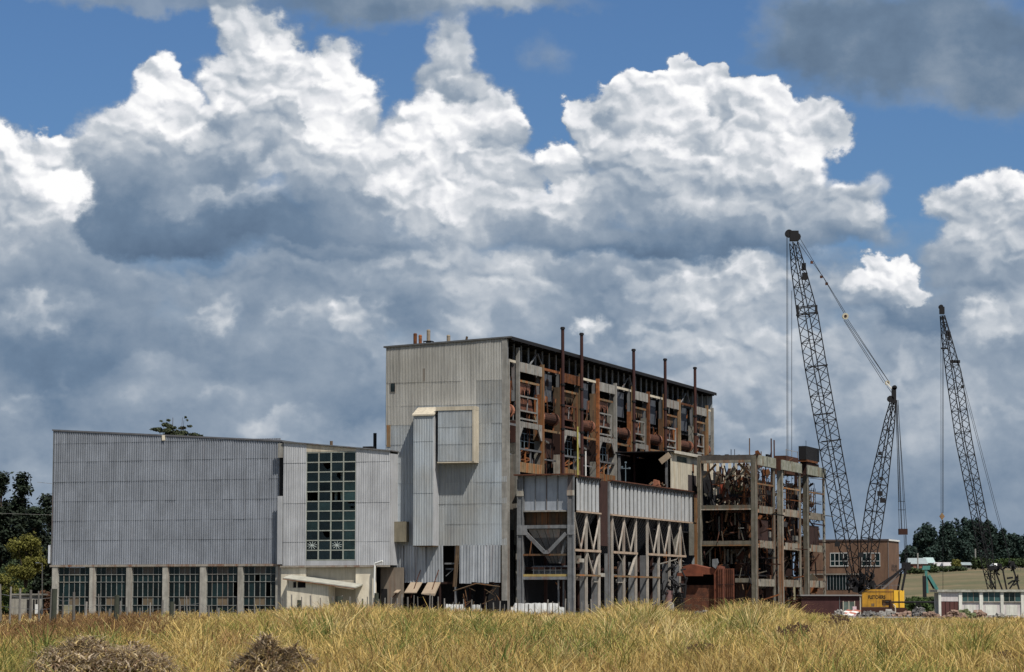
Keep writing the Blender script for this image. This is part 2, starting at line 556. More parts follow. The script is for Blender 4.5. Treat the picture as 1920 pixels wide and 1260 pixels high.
def single(mb, name, m, label, cat, base, group=None, plant=True, yaw=0.0, smooth=False):
    """a thing that is one mesh"""
    if plant:
        me = mb.mesh(name, m, base, smooth)
        o = bpy.data.objects.new(name, me); o.location = W2(*base); o.rotation_euler = (0, 0, -TH)
    else:
        me = mb.mesh(name, m, (0, 0, 0), smooth)
        o = bpy.data.objects.new(name, me); o.location = base; o.rotation_euler = (0, 0, yaw)
    COL.objects.link(o)
    return tag(o, label, cat, group)


def toL(x, y):
    x -= OX; y -= OY
    return (x * CT - y * ST, x * ST + y * CT)


def front(px, py, ly):
    d = ray(px, py); o = toL(0, 0); e = toL(d[0], d[1]); e = (e[0] - o[0], e[1] - o[1])
    k = (ly - o[1]) / e[1]
    return (o[0] + k * e[0], CZ + k * d[2])


def side(px, py, lx):
    d = ray(px, py); o = toL(0, 0); e = toL(d[0], d[1]); e = (e[0] - o[0], e[1] - o[1])
    k = (lx - o[0]) / e[0]
    return (o[1] + k * e[1], CZ + k * d[2])


def corr_sheet(w, z0, z1, pitch, depth, zt=None, plane='x'):
    """one corrugated sheet, w wide along local x from 0, top may slope from z1 to zt"""
    mb = MB()
    zt = z1 if zt is None else zt
    n = max(1, int(round(w / pitch)))
    p = w / n
    xs = []
    for i in range(n):
        b = i * p
        xs += [(b, 0), (b + p * .30, 0), (b + p * .45, -depth), (b + p * .85, -depth)]
    xs.append((w, 0))
    k = 0
    for (x, y) in xs:
        zt_ = z1 + (zt - z1) * x / w
        if plane == 'x':
            mb.v += [(x, y, z0), (x, y, zt_)]
        else:
            mb.v += [(-y, x, z0), (-y, x, zt_)]
    for i in range(len(xs) - 1):
        mb.f.append((2 * i, 2 * i + 2, 2 * i + 3, 2 * i + 1))
    return mb

# ------------------------------------------------------------------ ground and hills
def ground_h(x, y):
    """terrain height: flat field, hill rising far behind to the right and left"""
    if y < 560: return 0.0
    t = min(1.0, (y - 560) / 700.0)
    s = t * t * (3 - 2 * t)
    az = math.degrees(math.atan2(x, y))
    h = 13.5 + 4.0 * math.exp(-((az - 11.5) / 2.2) ** 2) + 2 * math.sin(az * .7 + 1)
    if y > 1260: h -= (y - 1260) * .004
    return s * h


def build_ground():
    mb = MB()
    ys = list(range(-300, 0, 100)) + [0, 40, 80, 120, 200, 300, 420, 520] + list(range(560, 1300, 30)) + [1400, 1700, 2300, 3500, 6000, 9000]
    xr = [-1, -.6, -.4, -.3] + [i * .02 - .26 for i in range(27)] + [.3, .4, .6, 1]
    rows = []
    for y in ys:
        row = []
        for a in xr:
            x = a * max(400.0, y + 200)
            row.append(len(mb.v))
            mb.v.append((x, y, ground_h(x, y) if y > 0 else 0))
        rows.append(row)
    for a, b in zip(rows[:-1], rows[1:]):
        for i in range(len(a) - 1):
            mb.f.append((a[i], a[i + 1], b[i + 1], b[i]))
    m = mat('dry_grass_ground', (.155, .118, .062), .95, 0, .9, .025, 0, 0, dark=(.065, .075, .03), spot=.3)
    o = mb.build('ground', m, smooth=True)
    o['kind'] = 'structure'


build_ground()
yd = MB()
p = [W2(-80, -8, .02), W2(14, -8, .02), W2(60, 20, .02), W2(70, 140, .02), W2(-80, 140, .02)]
yd.poly([(q.x, q.y, .02) for q in p])
yo = yd.build('concrete_yard', mat('yard_concrete', (.24, .22, .19), .95, 0, .6, .1, 0, 0))
yo['kind'] = 'structure'


# ------------------------------------------------------------------ turbine hall (long low building on the left)
def zf(py, ly=0.0, px=850):
    return front(px, py, ly)[1]


def sheet_wall(parent, x0, x1, ly, zs_bot, zs_top_fn, width, seams, pitch, depth, m, plane='x', skip=None, name='cladding_sheet', jitter=.02, alt=None):
    """rows of real corrugated sheets; seams = z of the laps from the bottom up, the top row follows the eaves"""
    n = int(round((x1 - x0) / width)); w = (x1 - x0) / n
    cache = {}
    for r in range(len(seams)):
        z0 = seams[r]
        top = r == len(seams) - 1
        hgt = 3.0 if top else seams[r + 1] - z0
        for i in range(n):
            a = x0 + i * w
            if skip and skip(a + w / 2, z0 + .5): continue
            mo = None
            if top:
                key = ('t', i)
                me = corr_sheet(w, 0, zs_top_fn(a) - z0, pitch, depth, zs_top_fn(a + w) - z0, plane).mesh(name, m)
            else:
                key = r
                if key not in cache:
                    cache[key] = corr_sheet(w, 0, seams[r + 1] - z0 + .12, pitch, depth, None, plane).mesh(name, m)
                me = cache[key]
            mo = alt(a + w / 2, r) if alt else None
            mo = alt(a + w / 2, r) if alt else None
            j = rnd.uniform(-jitter, jitter)
            off = r * .012
            if plane == 'x':
                inst(name, me, parent, (a, ly - .035 + j * .6, z0), (-.03 / max(1.0, hgt), j * .1, j * .2), m=mo)
            else:
                inst(name, me, parent, (ly - off + j * .5, a, z0), (0, 0, j * .2))


HY = -2.0
hx0, hx1 = front(98, 1000, HY)[0], front(525, 1000, HY)[0]
hz = [front(300, y, HY)[1] for y in (1058, 1012, 975, 938, 901, 863, 828)]
ht0, ht1 = front(98, 808, HY)[1], front(525, 828, HY)[1]
hall = thing('turbine_hall', 'long low hall clad in dark grey ribbed sheet above a row of tall glazed bays', 'hall', ((hx0 + hx1) / 2, 10, 0))
def htop(x): return ht0 + (ht1 - ht0) * (x - hx0) / (hx1 - hx0)
sheet_wall(hall, hx0, hx1, HY, 0, htop, 1.8, hz, .36, .085, m_clad_dark())
mb = MB()   # body behind the skin: end walls, back wall, roof
mb.hexa([(hx0, HY + .4, hz[0]), (hx0 + .2, HY + .4, hz[0]), (hx0 + .2, 26, hz[0]), (hx0, 26, hz[0]), (hx0, HY + .4, ht0 - .3), (hx0 + .2, HY + .4, ht0 - .3), (hx0 + .2, 26, ht0 - .3), (hx0, 26, ht0 - .3)])
mb.hexa([(hx1 - .2, HY + .4, 0), (hx1, HY + .4, 0), (hx1, 26, 0), (hx1 - .2, 26, 0), (hx1 - .2, HY + .4, ht1 - .3), (hx1, HY + .4, ht1 - .3), (hx1, 26, ht1 - .3), (hx1 - .2, 26, ht1 - .3)])
mb.hexa([(hx0, 26, 0), (hx1, 26, 0), (hx1, 26.3, 0), (hx0, 26.3, 0), (hx0, 26, ht0 - .3), (hx1, 26, ht1 - .3), (hx1, 26.3, ht1 - .3), (hx0, 26.3, ht0 - .3)])
mb.box(hx0 + .3, hx1 - .3, HY + .4, HY + .6, hz[0], ht1 - 1.2)
mb.box(hx0, hx1, 8, 8.3, 0, hz[0])
mb.box(hx0, hx0 + .2, 8.3, 25.8, 0, hz[0])
mb.build('wall', m_dark(), hall)
mb = MB()
mb.hexa([(hx0 - .2, HY - .2, ht0), (hx1 + .1, HY - .2, ht1), (hx1 + .1, 26.5, ht1), (hx0 - .2, 26.5, ht0),
         (hx0 - .2, HY - .2, ht0 + .22), (hx1 + .1, HY - .2, ht1 + .22), (hx1 + .1, 26.5, ht1 + .22), (hx0 - .2, 26.5, ht0 + .22)])
mb.build('roof', mat('roof_edge_grey', (.13, .13, .14), .8, 0, .5, 1), hall)
mb = MB().box(hx0 - .08, hx0 + .04, HY - .08, HY + .3, hz[0], ht0); mb.build('corner_trim', m_greyst(), hall)
zq0 = front(98, 1030, HY)[1]; zq1 = front(98, 1055, HY)[1]
mb = MB().box(hx0 - .45, hx0 - .27, HY - .3, HY + .6, zq1 - .1, zq0 + .6); mb.build('torn_flashing', mat('bright_zinc', (.75, .77, .8), .4, .3), hall)
mb = MB().box(hx0 - .15, hx1 + .2, HY - .35, HY + .15, hz[0] - .32, hz[0] - .02); mb.build('lower_fascia', mat('rusty_fascia', (.34, .30, .25), .85, 0, .5, 1.2, .4, .5), hall)
gz = [front(300, y, HY)[1] for y in (1152, 1135, 1119, 1091, 1077, 1063)]
gz[0] = .25
colpx = [(99, 109), (169, 179), (238, 248), (306, 316), (376, 387), (447, 456), (518, 528)]
cols = [(front(a, 1100, HY)[0], front(b, 1100, HY)[0]) for a, b in colpx]
for a, b in cols:
    mb = MB().box(a, b, HY - .28, HY + .5, 0, hz[0] - .34); mb.build('column', mat('pale_column', (.42, .395, .34), .9, 0, .6, 1.2, .8, .3, island=.12, bump=.2), hall)
gl = glass('dark_hall_glass', (.005, .012, .013), .93)
blk = m_black()
tan = mat('tan_board_pane', (.16, .12, .075), .9, 0, .5, 1.0)
for wi, ((a0, b0), (a1, b1)) in enumerate(zip(cols[:-1], cols[1:])):
    x0, x1 = b0, a1
    n = 6; pw = (x1 - x0) / n
    bars = MB()
    for i in range(n + 1):
        x = x0 + i * pw
        x = min(max(x, x0 + .05), x1 - .05)
        zb = gz[0]
        k = [0, 0, 0, 0, 0, 0]
        jx = rnd.uniform(-.03, .03)
        bars.bar((x, HY + .1, zb), (x + jx, HY + .1, gz[5] + .1), (.05 if i % 2 else .085), .08, up=(0, 1, 0))
    for z in gz:
        bars.box(x0, x1, HY + .02, HY + .12, z - .035, z + .035)
    wn = bars.build('window', mat('peeling_window_bars', (.30, .31, .29), .8, 0, .6, 3, .5, .3, dark=(.12, .11, .09)), hall)
    for i in range(n):
        for r in range(5):
            if rnd.random() < .07 and r < 4: 
                continue            # glass knocked out
            mtl = gl
            if r == 1 and i in (2, 3): mtl = tan
            elif r == 5 - 1 and i in (2, 3): mtl = mat('dusty_brown_pane', (.09, .075, .06), .6, 0, .4, 1)
            mb = MB().box(x0 + i * pw + .05, x0 + (i + 1) * pw - .05, HY + .13, HY + .15, gz[r] + .05, gz[r + 1] - .05)
            o = child('pane', mb.mesh('pane', mtl, OFF[wn.name]), wn)
mb = MB()   # things seen dimly inside the glazed bays
for i in range(24):
    x = rnd.uniform(hx0 + 2, hx1 - 2); w = rnd.uniform(.4, 2.2)
    mb.box(x, x + w, 1 + rnd.uniform(0, 4), 6, 0, rnd.uniform(.6, 3.4))
mb.build('machinery', mat('dim_machinery', (.10, .10, .09), .8, 0, .6, 1), hall, kind='stuff')
sx = front(305, 823, HY)[0]
MB().box(sx, sx + .45, HY - .25, HY - .1, ht0 - 1.75, ht0 - 1.0).build('outlet_box', m_cream(), hall)

# ------------------------------------------------------------------ stair block with the tall window
SY = -3.0
def sf(px, py): return front(px, py, SY)
bx0, bx1 = sf(531, 950)[0], sf(731, 950)[0]
bt0, bt1 = sf(531, 829)[1], sf(731, 846)[1]
def btop(x): return bt0 + (bt1 - bt0) * (x - bx0) / (bx1 - bx0)
blk_t = thing('stair_block', 'pale grey stair block with a tall gridded window and cream base', 'building', ((bx0 + bx1) / 2, 2, 0))
wx0, wx1 = sf(574, 950)[0], sf(667, 950)[0]
wz0, wz1 = sf(620, 1050)[1], sf(620, 848)[1]
bz = [sf(620, y)[1] for y in (1060, 1016, 943, 867)]
seams = bz
sheet_wall(blk_t, bx0, wx0, SY, 0, btop, 1.75, seams, .35, .025, m_clad_pale(), jitter=.01)
sheet_wall(blk_t, wx1, bx1, SY, 0, btop, 1.75, seams, .35, .025, m_clad_pale(), jitter=.01)
MB().hexa([(wx0, SY - .02, wz1 + .1), (wx1, SY - .02, wz1 + .1), (wx1, SY + .25, wz1 + .1), (wx0, SY + .25, wz1 + .1),
           (wx0, SY - .02, btop(wx0) - .05), (wx1, SY - .02, btop(wx1) - .05), (wx1, SY + .25, btop(wx1) - .05), (wx0, SY + .25, btop(wx0) - .05)]).build('lintel_panel', m_trim(), blk_t)
MB().box(wx0, wx1, SY + .02, SY + .25, bz[0], wz0 - .1).build('sill_panel', m_clad_pale(), blk_t)
mb = MB()
zt = bt1 - .6
cz0 = bz[0]
mb.box(bx0, bx0 + .2, SY + .3, 14, 0, bt0 - .5)
mb.box(bx1 - .2, bx1, SY + .3, 14, cz0, bt1 - .3)
mb.box(bx0, bx1, 13.8, 14, 0, bt1 - .3)
mb.box(bx0 + .2, wx0 - .1, SY + .2, SY + .3, cz0, zt); mb.box(wx1 + .1, bx1 - .2, SY + .2, SY + .3, cz0, zt)
mb.build('wall', m_clad_pale(), blk_t)
mb = MB()
for z in (11.2, 14.6, 18.0): mb.box(wx0 - 2, wx1 + 2, 1.0, 13.7, z - .15, z + .15)
mb.box(bx0 + .25, bx1 - .25, 6, 6.2, cz0, zt)
mb.build('floor', m_dark(), blk_t)
mb = MB()
for x in (wx0 + 3.6, wx0 + 4.5): mb.box(x, x + .28, SY + 1.6, SY + 1.9, cz0, zt)
mb.box(wx0, wx0 + 3.5, SY + 2, SY + 2.3, 13.2, 13.9); mb.box(wx0 + .5, wx1, SY + 2.5, SY + 2.8, 15.4, 15.8)
for i in range(7): mb.box(wx0 + 4.6 + i * .42, wx0 + 4.8 + i * .42, SY + 2, SY + 2.2, 12.2, 14.6)
mb.build('inner_column', mat('pale_inner_steel', (.42, .50, .50), .7), blk_t)
MB().hexa([(bx0 - .1, SY - .25, bt0), (bx1 + .1, SY - .25, bt1), (bx1 + .1, 14.2, bt1), (bx0 - .1, 14.2, bt0),
           (bx0 - .1, SY - .25, bt0 + .16), (bx1 + .1, SY - .25, bt1 + .16), (bx1 + .1, 14.2, bt1 + .16), (bx0 - .1, 14.2, bt0 + .16)]).build('roof', m_greyst(), blk_t)
# window grid 4 x 11
bars = MB(); nx, nz = 4, 11
ww, wh = (wx1 - wx0) / nx, (wz1 - wz0) / nz
for i in range(nx + 1):
    x = wx0 + i * ww
    bars.box(max(x - .09, wx0), min(x + .09, wx1), SY + .0, SY + .14, wz0, wz1)
for j in range(nz + 1):
    z = wz0 + j * wh
    bars.box(wx0, wx1, SY + .01, SY + .13, z - .075, z + .075)
wn = bars.build('window', mat('window_grid', (.34, .36, .31), .8, 0, .5, 2, .4, .15), blk_t)
gl1 = glass('stair_window_glass', (.007, .013, .015), .75)
gl2 = glass('teal_window_glass', (.018, .036, .036), .78)
broken = {(0, 6), (2, 6), (2, 8), (1, 2), (1, 9), (3, 5)}
star = {(0, 1), (2, 1)}
for i in range(nx):
    for j in range(nz):
        if (i, j) in broken and j == 6: continue
        g = gl2 if (i == 3 and j < 8) or (j in (3, 4, 5) and (i + j) % 3 == 0) else gl1
        x, z = wx0 + i * ww + .09, wz0 + j * wh + .075
        w_, h_ = ww - .18, wh - .15
        if (i, j) in broken:       # jagged remnant
            mb = MB().prism([(x, SY + .05, z), (x + w_, SY + .05, z), (x + w_, SY + .05, z + h_ * .35), (x + w_ * .7, SY + .05, z + h_ * .2), (x + w_ * .45, SY + .05, z + h_ * .5),
                             (x + w_ * .3, SY + .05, z + h_), (x, SY + .05, z + h_)], (0, .02, 0))
        else:
            mb = MB().box(x, x + w_, SY + .05, SY + .07, z, z + h_)
        child('pane', mb.mesh('pane', g, OFF[wn.name]), wn)
        if (i, j) in star:
            mb = MB(); cx_, cz_ = x + w_ / 2, z + h_ / 2
            for k in range(5):
                t = k * math.pi / 5 + .2
                mb.bar((cx_ - math.cos(t) * w_ * .45, SY + .03, cz_ - math.sin(t) * h_ * .45), (cx_ + math.cos(t) * w_ * .45, SY + .03, cz_ + math.sin(t) * h_ * .45), .05, .02, up=(0, 1, 0))
            child('star_grille', mb.mesh('star_grille', mat('star_paint', (.6, .66, .62), .7), OFF[wn.name]), wn)
# torn gap against the hall, its shade drawn as a black sheet
MB().box(hx1, bx0, SY + .6, SY + .9, sf(527, 1058)[1], sf(527, 829)[1]).build('joint_gap', m_black(), blk_t)
MB().box(hx1 + .05, bx0 - .15, SY - .02, SY + .1, sf(527, 858)[1], sf(527, 831)[1]).build('torn_trim', m_lightst(), blk_t)
MB().box(hx1 + .05, bx0 - .1, SY - .02, SY + .1, sf(527, 1058)[1], sf(527, 930)[1]).build('torn_trim', m_clad_pale(), blk_t)
# cream base
cx1 = sf(703, 1100)[0]
MB().box(bx0 - .3, wx0, SY + .12, SY + .5, 0, cz0 - .28).build('base_wall', m_cream(), blk_t)
MB().box(wx1, cx1, SY + .12, SY + .5, 0, cz0 - .28).build('base_wall', m_cream(), blk_t)
MB().box(wx0, wx1, SY + .45, SY + .8, 0, cz0 - .28).build('base_wall', mat('tan_render', (.50, .44, .33), .9, 0, .35, .5, .5, .1), blk_t)
MB().box(bx0 - .3, bx1, SY - .25, SY + .2, cz0 - .26, cz0 - .02).build('fascia', mat('rusty_fascia', (.34, .30, .25)), blk_t)
mb = MB().box(cx1, bx1 + 1.2, SY + 2.0, SY + 2.3, 0, cz0 - .3); mb.build('base_wall', mat('shaded_brown_render', (.22, .18, .14), .9, 0, .4, .5, .5, .2), blk_t)  # recess wall, its shade put into the brown colour
d0, d1 = sf(705, 1100)[0], sf(716, 1100)[0]
MB().box(d0, d1, SY + 1.9, SY + 1.98, 0, sf(710, 1104)[1]).build('doorway', m_black(), blk_t)
# lean-to against the base
l0, l1 = sf(541, 1090)[0], sf(668, 1100)[0]
LY = SY - 2.2
def lf(px, py): return front(px, py, LY)
lx0, lx1 = lf(538, 1090)[0], lf(616, 1100)[0]
z0a, z1a = lf(541, 1084)[1], lf(668, 1102)[1]
lxe = lf(668, 1100)[0]
lean = thing('lean_to', 'low cream lean-to with a sagging sloped roof against the stair block base', 'shed', ((lx0 + lx1) / 2, LY, 0))
zA, zB = lf(573, 1091)[1], lf(573, 1102)[1]
mb = MB()
zz = lambda x: z0a + (z1a - z0a) * (x - lx0) / (lxe - lx0) - .12
ox1 = lf(573, 1095)[0]
mb.box(lx0, lx1, LY, LY + .2, 0, zB)
mb.hexa([(ox1, LY, zB), (lx1, LY, zB), (lx1, LY + .2, zB), (ox1, LY + .2, zB), (ox1, LY, zz(ox1)), (lx1, LY, zz(lx1)), (lx1, LY + .2, zz(lx1)), (ox1, LY + .2, zz(ox1))])
mb.hexa([(lx1 - .2, LY + .2, 0), (lx1, LY + .2, 0), (lx1, SY + .1, 0), (lx1 - .2, SY + .1, 0), (lx1 - .2, LY + .2, zz(lx1)), (lx1, LY + .2, zz(lx1)), (lx1, SY + .1, zz(lx1) ), (lx1 - .2, SY + .1, zz(lx1))])
for x in (lx0, (lx0 + ox1) / 2, ): mb.box(x, x + .16, LY + .01, LY + .18, zB, zz(x))
mb.build('wall', m_cream(), lean)
MB().box(lx0 + .1, lx1 - .3, LY + 1.9, LY + 2.0, 0, zA).build('back_board', m_black(), lean)
mb = MB().hexa([(lx0 - .4, LY - .5, z0a - .1), (lxe, LY - .5, z1a - .1), (lxe, SY + .1, z1a + .35), (lx0 - .4, SY + .1, z0a + .35),
                (lx0 - .4, LY - .5, z0a + .08), (lxe, LY - .5, z1a + .08), (lxe, SY + .1, z1a + .52), (lx0 - .4, SY + .1, z0a + .52)])
mb.build('roof', mat('mossy_sheet_roof', (.40, .39, .33), .9, 0, .6, .8, 0, .1), lean)
MB().bar((lx0 - .4, LY - .52, z0a - .12), (lxe, LY - .52, z1a - .12), .08, .1).build('fascia', m_rust_or(), lean)
# white drain pipe
px0 = sf(704.5, 1100)[0]
zt_, zb_ = sf(704, 1057)[1], sf(704, 1116)[1]
mb = MB().path([(px0, SY - .5, zb_), (px0 + .02, SY - .5, (zb_ + zt_) / 2), (px0 + .05, SY - .5, zt_), (px0 + 1.3, SY - .7, zt_ + .35)], .14, 8)
mb.build('drain_pipe', m_white(), blk_t)
# roof bits
vx = front(703, 830, 3)[0]
MB().tube((vx, 3, 22), (vx, 3, front(703, 812, 3)[1]), .24, 10).build('flue', m_black(), blk_t)
vx = sf(605, 830)[0]
MB().tube((vx, 0, 23), (vx, 0, sf(605, 826)[1] + .1), .22, 8).build('vent', m_brown(), blk_t)
vx = front(680, 840, 0)[0]
MB().box(vx, vx + 1.4, 0, 1, 23, front(685, 837, 0)[1]).build('vent_box', m_black(), blk_t)

# ------------------------------------------------------------------ boiler house
bh = thing('boiler_house', 'tall boiler house with a grey ribbed end wall and a stripped rusting long side', 'building', (-9, 50, 0))
TX0, TX1 = -17.95, 0.0
TL = 105.6
def ttop(x): return 38.15 + x * (38.15 - 37.4) / 18.0
def ff(px, py, ly=0.0): return front(px, py, ly)
tz = [ff(850, y)[1] for y in (1023, 983, 945, 905, 867, 832, 795, 759, 715)]
sheet_wall(bh, TX0, TX1 - .05, 0, 0, ttop, 2.24, tz, .225, .085, m_clad_tall(),
           alt=lambda x, r: mat('cladding_tan_grey', (.44, .43, .40), .7, .1, .7, .12, .6, .10, dark=(.30, .285, .25), island=.08) if (r >= 7 and x < -5 + (r - 7) * 5) or (r == 6 and x < -13) else None)
mb = MB()
mb.hexa([(TX0 - .3, -.25, 37.40), (.65, -.25, 38.2), (.65, TL + .1, 38.2), (TX0 - .3, TL + .5, 37.40),
         (TX0 - .3, -.25, 37.62), (.65, -.25, 38.42), (.65, TL + .1, 38.42), (TX0 - .3, TL + .5, 37.62)])
mb.build('roof', mat('roof_sheet', (.10, .10, .10), .9, 0, .5, .5), bh)
mb = MB()
for i in range(36):
    y = 1 + i * 2.95
    mb.box(-2.5, .63, y, y + .16, 37.75, 38.12)
mb.box(.6, .72, .0, TL + .1, 37.92, 38.36)
mb.build('eaves_rafters', m_black(), bh)
mb = MB()
mb.box(TX0, TX0 + .2, .2, TL, 0, 37.3)
mb.hexa([(TX0 + .2, TL - .2, 0), (-.02, TL - .2, 0), (-.02, TL, 0), (TX0 + .2, TL, 0), (TX0 + .2, TL - .2, 37.38), (-.02, TL - .2, 38.17), (-.02, TL, 38.17), (TX0 + .2, TL, 37.38)])
mb.box(TX0 + .3, -1.2, .25, .4, tz[0], 37.0)
mb.build('wall', m_clad_tall(), bh)
zlv = {k: side(990, v, 0)[1] for k, v in dict(cl=682, a=700, b=717, w1=745, w2=772, w3=791, s0=806, r=843, l=868, l0=884).items()}
mb = MB()
mb.box(-6.2, -6.0, .5, TL - .3, 0, 37.88)
for z in (8.5, 14.0, 19.4, 25.2, 30.5, 35.0): mb.box(-6.0, -1.4, .5, TL - .3, z - .2, z)
mb.build('casing', m_dark(), bh)  # near-black back wall and floors, added to keep the bays dark
# corner post strip and its dark slot
MB().box(-.75, .02, -.12, .12, ff(945, 1126)[1], 38.0).build('corner_sheet', m_lightst(), bh)
c0t = side(955, 900, 0)[0]
MB().box(-.9, -.35, .15, c0t + .2, 0, 38).build('corner_post', m_black(), bh)
MB().box(-.1, 0, .15, .45, 34.5, 38.0).build('corner_bracket', m_greyst(), bh)
# clerestory posts (one every 3 m) with diagonal braces
for i in range(35):
    y = 1.3 + i * 3.02
    if y > TL: break
    MB().box(-.75, -.55, y, y + .26, zlv['cl'] - .4, 37.85).build('clerestory_post', m_greyst(), bh)
for y0, z0, y1, z1 in ((9.5, 34.9, 12.9, 37.0), (13.5, 37.2, 16.6, 34.6), (53, 34.9, 56.6, 37.1), (57.5, 37.2, 60.5, 34.7), (86, 34.9, 89.5, 37.1), (90.2, 37.2, 93, 34.7)):
    MB().bar((-.3, y0, z0), (-.3, y1, z1), .2, .16).build('diagonal_brace', m_greyst(), bh)
bounds = [0.6] + [side(x, 900, 0)[0] for x in (972, 1018, 1055, 1090, 1122, 1155, 1188, 1217, 1247, 1275, 1305, 1327)] + [105.6]
cl = zlv['cl']
colm = [m_lightst, m_ochre, m_rust_or, m_ochre, m_rust_or, m_lightst, m_ochre, m_rust_or, m_ochre, m_ochre, m_ochre, m_ochre, m_lightst]
finm = [m_conc, m_rust_or, m_brown, m_brown, m_brown, m_conc, m_rust_or, m_conc, m_brown, m_rust_or, m_conc, m_brown, m_dark]
uph = [1.5, 0, .2, .1, 0, 0, .2, 0, .3, 0, 0, .2, 0]
for i, yb in enumerate(bounds[1:]):
    # projecting column, its web behind, and the cross wall (fin) on its near side
    col = MB().box(-.30, .16, yb - .22, yb + .22, 0, cl + .4 + uph[i])
    col.build('column', colm[i](), bh)
    MB().box(-1.0, -.34, yb - .06, yb + .08, cl - 5.5, cl + .3).build('upper_web', m_greyst(), bh)
    zsplit = [21.5, 30.5, 32.2, 32.0, 32.5, 31.8, 31, 30.5, 31, 30, 31, 30.5, 30][i]
    w = [1.35, 1.25, 1.35, 1.2, 1.3, 1.35, 1.0, 1.3, 1.05, 1.1, 1.25, 1.0, 1.0][i]
    zmid = [27.2, 28, 26.6, 27.5, 26.4, 27.4, 25.6, 27, 25.9, 26.8, 26.2, 27, 26][i]
    MB().box(-w, -.31, yb - .20, yb - .09, zmid, zsplit + 1.0).build('cross_panel', finm[i](), bh)
    MB().box(-w - .1, -.31, yb - .24, yb - .12, zmid - 3.1, zmid - .05).build('cross_panel', (m_rust_dk if i % 2 == 0 else m_brown)(), bh)
    MB().box(-w, -.31, yb - .20, yb - .1, 10, zmid - 3.15).build('cross_panel', (m_conc_pale if i in (2, 5) else m_conc)(), bh)
MB().box(-.1, .15, .35, bounds[0], 0, cl).build('column', m_lightst(), bh)
def ribbed(parent, x, y0, y1, z0, z1, m, name='spandrel', arch=0.0, pitch=.9):
    """spandrel panel with ribs; arch > 0 cuts its lower corners like a haunch"""
    mb = MB()
    if arch:
        pts = [(x, y0, z1), (x, y0, z0 - arch), (x, y0 + .5, z0 - arch), (x, y0 + .5 + arch * .9, z0), (x, y1 - .5 - arch * .9, z0), (x, y1 - .5, z0 - arch), (x, y1, z0 - arch), (x, y1, z1)]
        mb.prism(pts, (-.2, 0, 0))
    else:
        mb.box(x - .2, x, y0, y1, z0, z1)
    n = max(2, int((y1 - y0) / pitch))
    for k in range(1, n):
        y = y0 + (y1 - y0) * k / n
        mb.box(x, x + .1, y - .09, y + .09, z0 + .05, z1 - .05)
    return mb.build(name, m, parent)
